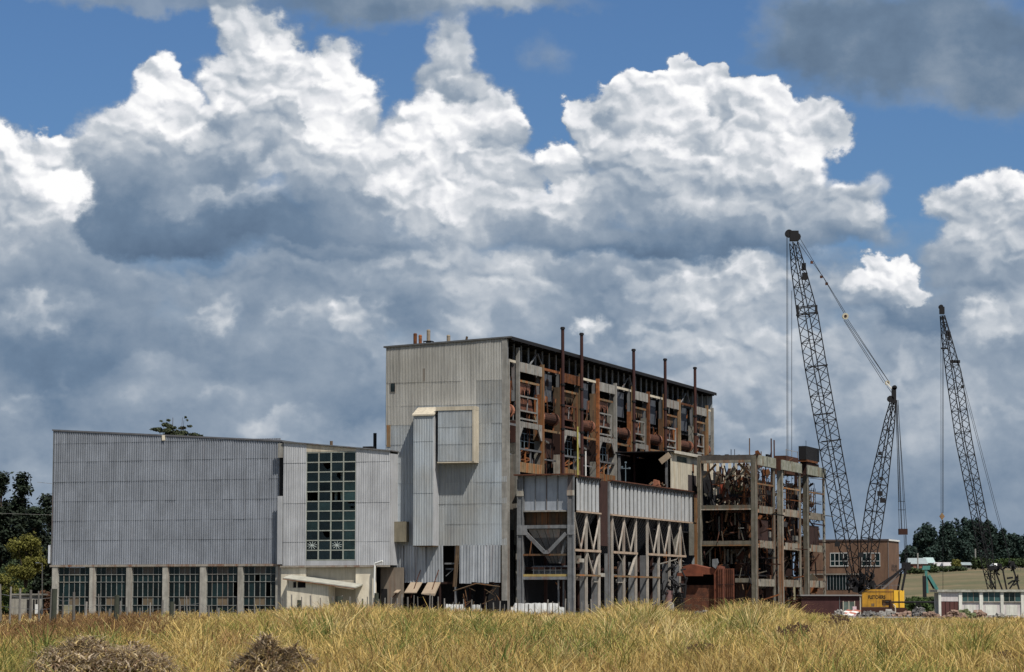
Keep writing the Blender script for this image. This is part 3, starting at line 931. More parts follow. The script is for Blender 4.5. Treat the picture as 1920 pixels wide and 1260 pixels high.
for bi in range(len(bounds) - 1):
    y0, y1 = bounds[bi] + .24, bounds[bi + 1] - .24
    if y1 - y0 < 1: continue
    arch = bi % 2 == 1
    far = bounds[bi] > 60
    if arch:
        ribbed(bh, -.02, y0, y1, zlv['a'], cl, m_rust_or() if bi == 3 else m_lightst(), pitch=1.5)
        MB().box(-.25, 0, y0, y1 - 1.2, zlv['b'] - .15, zlv['b'] + .15).build('beam', m_ochre(), bh)
        mb = MB()
        for k in range(9):
            y = y0 + .6 + k * .55; z = zlv['b'] - .2
            mb.poly([(-.3, y, z), (-.3, y + .5, z), (-.35, y + .6, z - rnd.uniform(.6, 2)), (-.3, y + .1, z - rnd.uniform(.4, 1.6))])
        mb.build('torn_lining', m_pink() if bi in (1, 5) else m_brown(), bh)
        # window frame with a leaning shutter in it
        mb = MB()
        a, b = y0 + .4, y1 - 2.0
        for z in (zlv['w1'], zlv['w2'], zlv['w3'] + .3): mb.box(-.2, 0, a, b, z - .11, z + .11)
        for y in (a, b): mb.box(-.2, 0, y - .13, y + .13, zlv['w3'], zlv['w1'])
        fr = mb.build('window_frame', (m_lightst() if bi != 3 else m_rust()), bh)
        MB().hexa([(-1.0, a + .6, zlv['w2']), (-.5, a + .6, zlv['w2']), (-.5, b - .2, zlv['w2']), (-1.0, b - .2, zlv['w2']),
                   (-1.2, a + .6, zlv['w1'] - .1), (-.9, a + .6, zlv['w1'] - .1), (-.9, b - .2, zlv['w1'] - .1), (-1.2, b - .2, zlv['w1'] - .1)]).build('shutter', m_rust(), bh)
        MB().bar((-.3, (a + b) / 2, zlv['w2']), (-.4, (a + b) / 2 + .8, zlv['w1']), .12).build('window_strut', m_greyst(), bh)
        MB().bar((-.3, b - .1, zlv['w3'] + .2), (-.3, b - .9, zlv['w2'] - .4), .3, .2).build('loose_board', m_ochre(), bh)
        ribbed(bh, .0, y0, y1, zlv['s0'] + .25, zlv['w3'] - .1, m_lightst(), arch=1.5, pitch=.85)
        mb = MB()
        for z in (zlv['r'] + 2.3, zlv['r'] + 1.2): mb.box(-1.0, -.94, y0, y1 - .6, z, z + .09)
        for k in range(5): mb.box(-1.0, -.94, y0 + .4 + k * 1.5, y0 + .5 + k * 1.5, zlv['r'], zlv['r'] + 2.3)
        mb.build('handrail', mat('blue_grey_rail', (.16, .21, .24), .7), bh)
        MB().box(-.5, -.1, y0, y1, zlv['r'] - .15, zlv['r'] + .12).build('beam', m_greyst(), bh)
        for k in range(3):
            y = y0 + 1.1 + k * 2.2
            MB().box(-.4, -.2, y, y + .18, zlv['l'] - .2, zlv['r']).build('post', m_ochre() if k == 1 else m_greyst(), bh)
        mb = MB()
        for k in range(5):
            y = y0 + rnd.uniform(.6, 5); z = zlv['l'] + rnd.uniform(.1, 1.2)
            mb.bar((-.8, y, z), (-.5, y + rnd.uniform(.8, 2.6), z + rnd.uniform(-.2, 1.2)), .5, .18)
        mb.build('fallen_lining', m_rust_or(), bh)
        ribbed(bh, .0, y0, y1, zlv['l0'] - .2, zlv['l'], m_ochre(), pitch=.85)
    else:
        MB().box(-.25, .02, y0, y1 - .9, cl - .35, cl).build('beam', m_rust_or() if bi in (2, 10) else m_trim(), bh)
        MB().hexa([(-1.6, y0, 31), (-1.5, y0, 31), (-1.5, y1, 31), (-1.6, y1, 31), (-1.0, y0, cl - .6), (-.9, y0, cl - .6), (-.9, y1 - 2, cl - .6), (-1.0, y1 - 2, cl - .6)]).build('hood', mat('slate_hood', (.10, .11, .13), .8, 0, .5, .8), bh)
        MB().poly([(-1.3, y0 + 1.6, 31.2), (-1.3, y0 + 4.6, 31.2), (-1.2, y0 + 3.6, 33.4), (-1.2, y0 + 2.6, 32.9)]).poly([(-1.35, y0 + 1.6, 31.2), (-1.25, y0 + 2.6, 32.9), (-1.25, y0 + 3.6, 33.4), (-1.35, y0 + 4.6, 31.2)]).build('light_patch', m_greyst(), bh)
        # steam drum lying across the bay, copper coloured end plates
        zd = 28.4
        r = .95
        ya, yb_ = (y0 + .5, y1 - 1.4)
        dr = MB().tube((-.9, ya, zd), (-.9, yb_, zd), r * .82, 16).build('drum', m_rust(), bh, smooth=False)
        for y in (ya, yb_):
            child('end_plate', MB().tube((-.9, y - .35, zd), (-.9, y + .15, zd), r, 16).tube((-.9, y - .5, zd), (-.9, y - .35, zd), r * .55, 12).mesh('end_plate', m_pink(), OFF[dr.name]), dr)
        MB().box(-.35, .0, y0, y1 - .8, 26.3, 26.62).build('beam', m_ochre() if bi in (2, 4, 6, 8, 10) else m_greyst(), bh)
        MB().box(-1.5, -1.2, y0 + .8, y1 - .3, 22.8, 25.6).build('plate', m_rust_dk(), bh)
        MB().bar((-1.1, y0 + 2.3, 22.9), (-1.1, y0 + 3.2, 25.7), .12).build('rod', m_pink(), bh)
        MB().bar((-1.0, y0 + 3.6, 25.1), (-1.0, y0 + 5.0, 24.9), .3).build('rod', m_trim(), bh)
        MB().box(-.9, -.6, y0 + .2, y1 - 1.0, 22.3, 22.5).build('ledge', m_greyst(), bh)
        mb = MB()
        for k in range(6): mb.box(-1.6, -1.4, y0 + .5 + k * 1.2, y0 + .7 + k * 1.2, 10, 22)
        mb.box(-1.6, -1.4, y0, y1, 15.8, 16.3)
        mb.build('inner_frame', m_black(), bh)
# rusty pipes and hanging steel on the long side
for i in range(230):
    y = rnd.uniform(2, 104); z = rnd.uniform(19.6, 34.5)
    k = rnd.random()
    if k < .55: MB().bar((-.7, y, z), (-.7, y + rnd.uniform(-.6, .6), z - rnd.uniform(1, 4)), .13).build('hanging_rod', rnd.choice([m_rust, m_rust_or, m_greyst])(), bh)
    else:
        a = rnd.uniform(.6, 1.8)
        x_ = rnd.uniform(-1.8, -.6)
        MB().prism([(x_, y, z), (x_ - .1, y + a, z + rnd.uniform(-.3, .3)), (x_, y + a * .9, z + rnd.uniform(.5, 1.8)), (x_, y + a * .2, z + rnd.uniform(.4, 1.5))], (-.08, 0, 0)).build('loose_plate', rnd.choice([m_rust, m_rust_dk, m_rust_dk, m_brown, m_rust_or, m_greyst])(), bh)
for i in range(26):
    y = rnd.uniform(3, 98); z = rnd.uniform(24, 34); l_ = rnd.uniform(2, 7); sg = rnd.uniform(.5, 2.5)
    pts = [(.05 - .5 * abs(f - .5), y + l_ * f, z - sg * 4 * f * (1 - f) - rnd.uniform(0, .3)) for f in (0, .2, .4, .6, .8, 1)]
    MB().path(pts, .045, 4).build('hanging_cable', m_black(), bh)
# exhaust stacks on the long side
for i, (px, pt) in enumerate(((1055, 613), (1090.5, 624), (1188, 654), (1247, 672), (1303, 688))):
    y, z = side(px, pt, 1.0)
    st = MB().tube((1.0, y, 19.6), (1.0, y, z), .24, 10).build('stack_pipe', mat('stack_rust', (.050, .020, .018), .85, 0, .6, .6, .5, .35), bh)
    for zz_ in (z - .35, 33.2, 30.2, 26.8, 23.5): child('collar', MB().tube((1.0, y, zz_), (1.0, y, zz_ + .28), .34, 10).mesh('collar', m_black(), OFF[st.name]), st)
for px, pt, pb in ((1083, 800, 880), (1098, 846, 888)):
    y, z = side(px, pt, .7)
    MB().tube((.7, y, 19.4), (.7, y, z), .12, 8).build('pipe', mat('yellow_moss_pipe', (.40, .36, .10), .8) if px < 1090 else m_white(), bh)
# tall projecting bay and upper projecting bay on the end wall
def fp(px, py, p): return front(px, py, -p)
p1 = 2.1
a0, a1 = fp(775, 900, p1)[0], fp(812.5, 900, p1)[0]
zb, zt = fp(790, 1023, p1)[1], fp(790, 779, p1)[1]
zw = ff(790, 764)[1]
sheet_wall(bh, a0, a1, -p1, 0, lambda x: zt, (a1 - a0) / 2, [zb, fp(790, 925, p1)[1], fp(790, 828, p1)[1]], .35, .03, m_clad_tall(), name='bay_sheet', jitter=.0)
MB().box(a0, a0 + .15, -p1 + .05, -.1, zb, zt).build('bay_side', m_clad_tall(), bh)
MB().box(a1 - .1, a1 + .02, -p1 + .02, -.1, zb, zt + .3).build('bay_side', m_clad_pale(), bh)
MB().box(a0, a1, -p1 + .05, -.1, zb - .1, zb - .02).build('bay_soffit', m_brown(), bh)
MB().hexa([(a0 - .15, -p1 - .2, zt - .05), (a1 + .15, -p1 - .2, zt - .05), (a1 + .15, -.08, zw - .2), (a0 - .15, -.08, zw - .2),
           (a0 - .15, -p1 - .2, zt + .15), (a1 + .15, -p1 - .2, zt + .15), (a1 + .15, -.08, zw), (a0 - .15, -.08, zw)]).build('bay_hood', m_trim(), bh)
p2 = 1.75
a2, a3 = fp(821, 850, p2)[0], fp(886, 850, p2)[0]
u0, u1 = fp(850, 865, p2)[1], fp(850, 768, p2)[1]
sheet_wall(bh, a2, a3, -p2, 0, lambda x: u1 - .1, (a3 - a2) / 3, [u0, fp(850, 833, p2)[1], fp(850, 801, p2)[1]], .21, .06, m_clad_tall(), name='bay_sheet', jitter=.0)
MB().box(a2 - .3, a3 + .3, -p2 - .15, -.1, u1 - .1, u1 + .42).build('bay_top_trim', m_trim(), bh)
MB().box(a3 + .02, a3 + .3, -p2 - .15, -.1, u0 - .05, u1 - .12).build('bay_side_trim', m_trim(), bh)
MB().box(a2 - .05, a3 + .3, -p2 - .1, -.1, u0 - .2, u0 - .06).build('bay_soffit', m_trim(), bh)
x_, z_ = ff(733, 719)
MB().box(x_, x_ + .65, -.12, -.07, ff(737, 735)[1], z_).build('small_window', glass('small_pane', (.02, .03, .03), .9), bh)
mb = MB(); w0, w1 = x_ - .08, x_ + .73; q0, q1 = ff(737, 735)[1] - .08, z_ + .08
mb.box(w0, w0 + .08, -.14, -.06, q0, q1); mb.box(w1 - .08, w1, -.14, -.06, q0, q1); mb.box(w0 + .08, w1 - .08, -.14, -.06, q1 - .08, q1); mb.box(w0 + .08, w1 - .08, -.14, -.06, q0, q0 + .08)
mb.build('small_window_frame', m_lightst(), bh)
MB().box(ff(726, 800)[0], ff(733, 800)[0], -.14, -.08, ff(730, 838)[1], ff(730, 797)[1]).build('side_panel', m_ochre(), bh)
MB().box(ff(792, 800)[0], ff(797, 800)[0], -.10, -.07, ff(795, 715)[1], ff(795, 691)[1]).build('stained_strip', m_brown(), bh)
# duct box low on the left
p3 = 1.4
e0, e1 = fp(727, 1000, p3)[0], fp(760, 1000, p3)[0]
MB().box(e0, e1, -p3, -.1, fp(740, 1016, p3)[1], fp(740, 978, p3)[1]).build('duct_box', mat('streaked_brown_sheet', (.24, .21, .15), .85, 0, .7, .5, .7, .2), bh)
MB().box(e0 - .55, e0 - .01, -p3 + .1, -.1, fp(740, 1016, p3)[1], fp(740, 976, p3)[1]).build('duct_box', m_trim(), bh)
# loose sheets hanging below the last lap, the doorway between them
zl1 = tz[0] + .05
def loose(px0, px1, ybot, n, ly=-.06, m=None):
    x0, x1 = ff(px0, 1050)[0], ff(px1, 1050)[0]
    w = (x1 - x0) / n
    for i in range(n):
        zb_ = ff(850, ybot + rnd.uniform(-2, 2))[1]
        me = corr_sheet(w + .05, 0, zl1 - zb_, .42, .09).mesh('loose_sheet', m or m_clad_low())
        inst('loose_sheet', me, bh, (x0 + i * w, ly - rnd.uniform(0, .12), zb_), (rnd.uniform(-.02, .01), rnd.uniform(-.02, .02), rnd.uniform(-.04, .04)))
loose(727, 757, 1092, 3)
loose(757, 831, 1092, 7)
loose(862, 938, 1093, 7)
x0 = ff(858, 1050)[0]
me = corr_sheet(.55, 0, zl1 - ff(860, 1100)[1], .28, .07).mesh('loose_sheet', m_brown())
inst('loose_sheet', me, bh, (x0 - .6, -.3, ff(860, 1100)[1]), (-.03, .07, .1))
mb = MB()
x0, x1 = ff(831, 1050)[0], ff(862, 1050)[0]
mb.box(x0 + 1.5, x0 + 1.75, .5, .75, 0, zl1); mb.box(x0, x1, .5, .7, ff(845, 1058)[1], ff(845, 1055)[1]); mb.box(x0, x1 - .6, .9, 1.1, ff(845, 1068)[1], ff(845, 1065)[1])
mb.bar((x0 + .1, .8, ff(845, 1080)[1]), (x0 + 1.3, .8, ff(845, 1066)[1]), .1)
mb.build('door_framing', m_greyst(), bh)
mb = MB()
for i in range(8):
    x = TX0 + 1 + i * 2.2
    mb.box(x, x + .22, 1.0, 1.3, 0, 10)
mb.box(TX0 + .4, -.6, 1.0, 1.2, 4.6, 4.9)
mb.build('inner_frame', m_rust_dk(), bh)
MB().box(TX0 + .3, -.5, 4.0, 4.2, 0, 12).build('dark_backing', m_dark(), bh)  # dark plane added behind the openings so the inside looks unlit
mb = MB()
pts = [(ff(852, 1108)[0], -.4, ff(852, 1108)[1]), (ff(872, 1102)[0], -.5, ff(872, 1102)[1]), (ff(895, 1094)[0], -.4, ff(895, 1094)[1]), (ff(938, 1100)[0], -.2, ff(938, 1100)[1])]
mb.path(pts, .09, 6)
for k in range(14):
    x = rnd.uniform(ff(868, 1)[0], ff(935, 1)[0]); z = rnd.uniform(2.2, 4.4)
    mb.bar((x, .2, z), (x + rnd.uniform(-1.6, 1.6), .3, z - rnd.uniform(.3, 2)), .08)
mb.build('bent_steel', m_brown(), bh)
# three propped awning boards
for i, (pa, pb, yt, yb2) in enumerate(((750, 757, 1102, 1112), (770, 792, 1093, 1112), (802, 826, 1093, 1114))):
    q0 = front(pa, yt, -.3); q1 = front(pb, yt, -.3); r0 = front(pa - 12, yb2, -1.7); r1 = front(pb - 11, yb2, -1.7)
    mb = MB().hexa([(r0[0], -1.7, r0[1]), (r1[0], -1.7, r1[1] - (i == 2) * .25), (q1[0], -.3, q1[1]), (q0[0], -.3, q0[1]),
                    (r0[0], -1.7, r0[1] + .1), (r1[0], -1.7, r1[1] + .1), (q1[0], -.3, q1[1] + .1), (q0[0], -.3, q0[1] + .1)])
    mb.build('awning_board', mat('tan_awning', (.36, .28, .20), .85, 0, .4, .8, 0, .1), bh)
    MB().bar((q1[0] - .2, -.5, q1[1] + 1.8 * (i > 0)), (r1[0] - .9, -1.5, r1[1] - .6), .1).build('awning_strut', m_rust(), bh)
# roof vents at the front left
zr = lambda x: ttop(x) + .2
for px, pt, r, legs, mm in ((778.5, 625, .26, 1, 'r'), (788, 628, .24, 1, 'r'), (803.5, 618, .26, 2, 'b'), (841, 628, .26, 0, 'b')):
    x, z = ff(px, pt, 6)
    v = MB().tube((x, 6, zr(x) + .35 * legs), (x, 6, z - .2), r, 12).tube((x, 6, z - .2), (x, 6, z), r * 1.12, 12, r * .8).build('roof_vent', m_rust_or() if mm == 'r' else mat('tan_vent', (.27, .22, .16), .8, 0, .5, 2), bh)
    if legs:
        mb = MB()
        for sx_, sy_ in ((-1, -1), (1, -1), (1, 1), (-1, 1)):
            mb.bar((x + sx_ * .5, 6 + sy_ * .5, zr(x) - .2), (x + sx_ * .5, 6 + sy_ * .5, zr(x) + .5 * legs), .09)
        mb.box(x - .6, x + .6, 5.4, 6.6, zr(x) + .5 * legs - .1, zr(x) + .5 * legs)
        child('stand', mb.mesh('stand', m_black(), OFF[v.name]), v)
x, z = ff(872, 633, 6)
MB().tube((x, 6, zr(x) - .2), (x + .3, 6, z + .15), .17, 8).build('roof_vent', m_brown(), bh)

# ------------------------------------------------------------------ ash hopper block against the long side
HL = 8.84; HF = 2.0
ah = thing('ash_hopper_block', 'grey steel hopper block with ribbed panels over braced posts beside the boiler house', 'hopper block', (5, 30, 0))
def hf(px, py): return front(px, py, HF)
def hs(px, py): return side(px, py, HL)
ztop = 19.35; zpan = 14.5
xa0, xa1 = hf(970.5, 1000)[0], hf(980.5, 1000)[0]
xb0 = hf(1065, 1000)[0]
# front columns: flanged posts with gussets
for a, b in ((xa0, xa1), (xb0, HL)):
    mb = MB().box(a, b, HF, HF + .55, 0, ztop)
    mb.box(a - .04, a + .1, HF - .12, HF, 0, ztop - .5).box(b - .1, b + .02, HF - .12, HF, 0, ztop - .5)
    mb.build('column', m_greyst(), ah)
    z = hf(1000, 1000)[1]
    MB().box(a - .05, b + (.55 if a < 3 else .04), HF - .16, HF + .3, hf(1000, 1003)[1], hf(1000, 985)[1]).build('gusset', m_greyst(), ah)
    MB().box(a - .1, b + .06, HF - .18, HF + .2, hf(1000, 930)[1], hf(1000, 920)[1]).build('collar_plate', m_conc_pale(), ah)
MB().box(xa0 - .3, HL + .1, HF - .85, HF + .5, ztop, ztop + .18).build('top_gutter', m_rust(), ah)
n = 4; w = (xb0 - xa1) / n
for i in range(n):
    x = xa1 + i * w
    MB().box(x + .05, x + w - .05, HF + .55, HF + .65, zpan + .1, ztop - .02).build('front_panel', mat('zinc_panel', (.36, .385, .42), .5, .25, .4, .5, .5, .05, island=.08), ah)
    MB().box(x - .06, x + .06, HF + .42, HF + .55, zpan + .1, ztop - .02).build('panel_rib', m_greyst(), ah)
MB().box(xa1, xb0, HF + .1, HF + .6, zpan - .1, zpan + .1).build('panel_flange', m_lightst(), ah)
z1, z2 = hf(1000, 986)[1], zpan - .12
for i in range(n):
    x = xa1 + i * w
    MB().box(x + .04, x + w - .04, HF + .9, HF + 1.0, z1, z2).build('recess_panel', m_brown(), ah)
MB().box(xa1, xb0, HF + .05, HF + .5, hf(1000, 991)[1], z1 + .1).build('beam', m_greyst(), ah)
# V brace
def P3(px, py, dy=0.0):
    x, z = hf(px, py); return (x, HF + dy, z)
for a, b in (((984, 998), (1020, 1035)), ((1061, 1000), (1028, 1035)), ((1019, 1035), (1029, 1035))):
    MB().bar(P3(*a, .1), P3(*b, .1), .5, .3, up=(0, 1, 0)).build('brace', m_greyst(), ah)
MB().bar(P3(997, 1015, .0), P3(993, 1042, .0), .12).build('hanger', m_brown(), ah)
MB().bar(P3(1058, 1013, .6), P3(1047, 1056, .6), .3).build('chute_arm', m_greyst(), ah)
# tapered chute plates
t0, t1 = P3(986, 992, .9), P3(1062, 992, .9)
b0, b1 = P3(1021, 1056, 2.0), P3(1050, 1056, 2.0)
for i in range(5):
    f0, f1 = i / 5, (i + 1) / 5
    A = Vector(t0).lerp(Vector(t1), f0); B = Vector(t0).lerp(Vector(t1), f1); C_ = Vector(b0).lerp(Vector(b1), f1); D_ = Vector(b0).lerp(Vector(b1), f0)
    o = Vector((0, .08, 0)); g = Vector((.04, 0, 0))
    MB().hexa([D_ + g, C_ - g, C_ - g + o, D_ + g + o, A + g, B - g, B - g + o, A + g + o]).build('chute_plate', mat('chute_plate_grey', (.15, .145, .14), .8, .1, .5, .6, .5, .3, island=.15), ah)
za = hf(1000, 1042)[1]
MB().box(xa1, xb0, HF + .1, HF + .4, za, za + .25).build('beam', m_brown(), ah)
zb = hf(1000, 1081)[1]
MB().box(xa1, xb0, HF + .1, HF + .3, zb, zb + .32).build('beam', mat('yellow_moss_steel', (.36, .27, .10), .85, 0, .5, 1, .3, .3), ah)
MB().box(xa1, xb0, HF + .02, HF + .5, zb - .42, zb - .02).build('beam', m_greyst(), ah)
mb = MB()
for i in range(6): mb.box(xa1 + 1.2 + i * .8, xa1 + 1.26 + i * .8, HF + .8, HF + .86, zb + .3, zb + 1.3)
mb.box(xa1 + 1.0, xb0, HF + .8, HF + .87, zb + 1.3, zb + 1.37); mb.box(xa1 + 1.0, xb0, HF + .8, HF + .87, zb + .85, zb + .9)
mb.build('handrail', m_greyst(), ah)
MB().box(xa1 + .6, xb0, HF + 2.5, HF + 2.7, zb + .2, zb + 1.5).build('tank_plate', mat('dull_blue_plate', (.14, .16, .18), .8, 0, .5, 1), ah)
for x in (xa1 + 4.6, xa1 + 5.3): MB().box(x, x + .18, HF + 1.2, HF + 1.4, 0, zb - .5).build('pipe_post', m_greyst(), ah)
# side panels
e1 = hs(1125, 900)[0]; e2 = hs(1144, 905)[0]; e3 = hs(1285, 925)[0]; e4 = hs(1303, 930)[0]
def sidepanel(y0, y1, n):
    w = (y1 - y0) / n
    for i in range(n):
        y = y0 + i * w
        MB().box(HL - .12, HL + rnd.uniform(0, .05), y + .04, y + w * .62, zpan + .1, ztop - .35).build('side_panel', mat('zinc_side_panel', (.47, .475, .47), .6, .05, .35, .7, .5, .05, island=.1), ah)
        MB().box(HL - .30, HL - .16, y + w * .62, y + w + .04, zpan + .1, ztop - .35).build('side_groove', m_greyst(), ah)
    MB().box(HL - .1, HL + .22, y0, y1, zpan - .15, zpan + .06).build('side_flange', mat('rusty_pale_flange', (.44, .33, .24), .8, 0, .6, 1, .4, .35), ah)
    MB().box(HL - .4, HL + .48, y0 - .1, y1 + .2, ztop - .1, ztop + .04).build('side_gutter', m_rust(), ah)
    mb = MB()
    k = int((y1 - y0) / .9)
    for i in range(k):
        yy = y0 + (i + .3) * (y1 - y0) / k
        mb.prism([(HL + .06, yy, ztop - .12), (HL + .42, yy, ztop - .12), (HL + .06, yy, ztop - .75)], (0, .12, 0))
    mb.build('gutter_brackets', m_greyst(), ah, kind='stuff')
sidepanel(3.6, e1, 6)
sidepanel(e2, e3, 20)
sidepanel(e3, e4, 2)
MB().box(HL - .6, HL - .1, e1 + .2, e2 - .2, 10, ztop - .3).build('gap_plate', m_rust_dk(), ah)
MB().box(HL - .1, HL + .1, e2 - .9, e2 - .5, 0, ztop - .2).build('side_post', m_greyst(), ah)
MB().box(.9, HL - .5, HF + 1, e4, ztop - .3, ztop - .15).build('deck', m_rust(), ah)
# sloped hopper sides in the dark under the panels
mb = MB()
for (a, b) in ((4, e1), (e2, 30), (30.5, 44), (44.5, 58)):
    m_ = (a + b) / 2
    mb.poly([(HL - .4, a, zpan), (HL - .4, b, zpan), (HL - 3.4, b - 2, 9), (HL - 3.4, a + 2, 9)])
    k = int((b - a) / 1.2)
    for i in range(k):
        f = (i + .5) / k
        p0 = Vector((HL - .34, a + (b - a) * f, zpan)); p1 = Vector((HL - 3.3, a + 2 + (b - a - 4) * f, 9.1))
        mb.bar(p0, p1, .12, .12)
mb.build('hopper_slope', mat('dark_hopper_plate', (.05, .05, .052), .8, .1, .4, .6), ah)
MB().box(1.0, 1.2, HF + 2, 62, 0, 19).build('dark_backing', m_dark(), ah)
zr1 = hs(1100, 1033)[1]; zr2 = hs(1100, 1079)[1]
# side posts (front flange coloured for shade, edge for sun), W braces and rails
posts = [hs(x, 1060)[0] for x in (1078, 1101, 1125, 1149.5, 1171.6, 1194, 1215.6, 1236.6, 1256.7, 1277)]
for i, y in enumerate(posts):
    wide = .95 if i in (2, 3, 6) else .34
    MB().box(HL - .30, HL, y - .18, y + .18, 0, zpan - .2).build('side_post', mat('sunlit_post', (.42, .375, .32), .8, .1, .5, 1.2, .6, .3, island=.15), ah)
    if i:
        MB().box(HL - (1.25 if i % 3 != 1 else 1.05), HL - .32, y - .12, y + .10, 0, (9 if i in (3, 6) else zr1 - 1.2)).build('post_web', m_greyst(), ah)
def brace(ya, za_, yb, zb_, w=.16, m=None):
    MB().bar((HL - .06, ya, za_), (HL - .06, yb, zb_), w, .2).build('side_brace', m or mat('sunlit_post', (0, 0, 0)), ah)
for a, b in ((0, 1), (1, 2), (3, 4), (4, 5), (6, 7), (7, 8), (8, 9)):
    m_ = (posts[a] + posts[b]) / 2
    brace(posts[a], zpan - .8, m_, zr1 + .2); brace(posts[b], zpan - .8, m_, zr1 + .2, .2)
brace(posts[9], zpan - .8, posts[9] + 2.6, zr1 + .1)
brace(posts[1], zr1, (posts[1] + posts[2]) / 2, zr2 + .2, .2); brace(posts[2], zr1, (posts[1] + posts[2]) / 2, zr2 + .2, .3)
brace(posts[5], zr1, (posts[4] + posts[5]) / 2 - .6, zr2 + .2, .34)
for a, b in ((0, 2), (3, 5), (6, 9)):
    MB().box(HL - .15, HL + .12, posts[a], posts[b] + (2.6 if b == 9 else .2), zr1 - .12, zr1 + .2).build('side_rail', mat('rusty_pale_flange', (.5, .38, .27)), ah)
for a, b in ((0, 2), (3, 5), (5, 7)):
    MB().box(HL - .15, HL + .05, posts[a] + 1, posts[b] + .2, zr2 - .1, zr2 + .14).build('side_rail', m_ochre(), ah)
mb = MB()
for y, z in ((5, zr2 - .7), (12, zr2 - .9), (23, zr2 - .9), (5.4, zr2 + 1.8), (14.8, zr2 - .1)):
    MB().box(HL - .6, HL - .3, y, y + 2.2, z, z + .5).build('ledge', m_conc_pale(), ah)
MB().path([(HL, posts[3] + 2, zr1), (HL + .1, posts[3] + 4, zr1 - 1.2), (HL, posts[3] + 4.6, zr1 - 2.8)], .09, 6).build('bent_pipe', m_lightst(), ah)
# inner columns and dark floors
mb = MB()
for y in range(6, 62, 7):
    for x in (3.2, 5.8): mb.box(x, x + .4, y, y + .4, 0, 9)
mb.box(1.4, HL - 1.4, HF + 1.5, 62, 6.6, 6.9)
mb.build('inner_frame', m_rust_dk(), ah)
for i in range(60):
    y = rnd.uniform(6, 58); x = rnd.uniform(4, HL - 1.2); z = rnd.uniform(.2, 8)
    if rnd.random() < .5:
        MB().bar((x, y, z), (x + rnd.uniform(-1, 1), y + rnd.uniform(-2, 2), z + rnd.uniform(-1.5, 1.5)), .14).build('loose_steel', rnd.choice([m_rust, m_greyst, m_brown, m_rust_dk])(), ah)
    else:
        MB().box(x, x + .5, y, y + rnd.uniform(.3, 1.2), z, z + rnd.uniform(.3, 1.1)).build('loose_steel', rnd.choice([m_rust, m_conc, m_brown, m_rust_dk])(), ah)

# ------------------------------------------------------------------ open fronted control room on top of the hoppers
cy, ce = 49.5, 64.0
cr = thing('control_room', 'gutted control room with a black open front and stained cream side wall above the hoppers', 'room', (4, 56, 19.4))
zc0 = ztop + .05; zc1 = side(1258, 847, HL)[1]
x0 = front(1158, 880, cy)[0]
MB().box(HL - .15, HL, cy, ce, zc0 - .4, zc1).build('wall', mat('stained_cream_wall', (.56, .51, .40), .85, 0, .5, .45, .9, .35, rustcol=(.30, .22, .12)), cr)
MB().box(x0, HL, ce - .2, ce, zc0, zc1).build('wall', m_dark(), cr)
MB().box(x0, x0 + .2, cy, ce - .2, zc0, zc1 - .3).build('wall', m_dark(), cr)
MB().box(x0 - .6, HL + .5, cy - .4, ce + .6, zc1, zc1 + .14).build('roof', m_black(), cr)
MB().box(HL + .51, HL + .62, cy - .2, ce + .6, zc1 - .22, zc1 + .22).build('fascia', mat('pale_fascia', (.5,.46,.38), .8, 0, .5, 1, .5, .2), cr)
MB().box(HL - .95, HL - .6, cy - .1, cy + .2, zc0, zc1).build('post', m_greyst(), cr)
MB().box(x0 + .1, x0 + .45, cy - .1, cy + .2, zc0, zc1 - .5).build('post', m_greyst(), cr)
p0 = front(1238, 866, cy - .6); p1_ = front(1256, 852, cy - .6)
MB().bar((p0[0], cy - .6, p0[1]), (p1_[0], cy - .6, p1_[1]), .9, .12, up=(0, 1, 0)).build('torn_panel', mat('tan_awning', (.46, .37, .27)), cr)
wy0, wy1 = side(1269, 860, HL)[0], side(1287, 860, HL)[0]
MB().box(HL, HL + .05, wy0, wy1, side(1269, 865, HL)[1], side(1269, 855, HL)[1]).build('window', glass('teal_window_glass', (.05, .12, .11), .7), cr)
dy0, dy1 = side(1290, 890, HL)[0], side(1306, 890, HL)[0]
MB().box(HL, HL + .06, dy0, dy1 - .3, zc0 - .3, side(1290, 890, HL)[1]).build('door', mat('dark_brown_door', (.05, .04, .04), .8), cr)
MB().box(HL, HL + .04, side(1298, 880, HL)[0], side(1301, 880, HL)[0], side(1298, 886, HL)[1], side(1298, 870, HL)[1]).build('vent_slot', m_brown(), cr)
for i in range(34):
    x = rnd.uniform(x0 + .3, HL - .9); z = zc0 + rnd.uniform(.0, .6)
    s_ = rnd.uniform(.12, .5)
    MB().bar((x, cy - rnd.uniform(0, 1), z), (x + rnd.uniform(-.8, .8), cy - rnd.uniform(0, 1), z + rnd.uniform(-.1, .6)), s_ * .5, s_ * .4).build('debris', rnd.choice([m_conc, m_rust, m_brown, m_black, m_lightst])(), cr)
q = front(1229, 893, cy - .8)
MB().prism([(q[0] - .7, cy - .8, zc0 + .1), (q[0] + .7, cy - .8, zc0 + .1), (q[0] + .4, cy - .8, zc0 + 1.2), (q[0] - .3, cy - .8, zc0 + 1.4)], (0, .8, 0)).build('scrap_sheet', m_pink(), cr)
q = front(1173, 877, cy - .2)
mb = MB()
for dx, dz in ((-.6, 0), (0, .7), (.6, -.2)): mb.box(q[0] + dx - .1, q[0] + dx + .15, cy - .3, cy - .1, q[1] + dz, q[1] + dz + .25)
mb.bar((q[0] - .7, cy - .2, q[1] - .1), (q[0] + .7, cy - .2, q[1] - .1), .12); mb.bar((q[0], cy - .2, zc0), (q[0], cy - .2, q[1] + .7), .1)
mb.build('switch_rack', mat('blue_grey_rail', (.16, .21, .24)), cr)

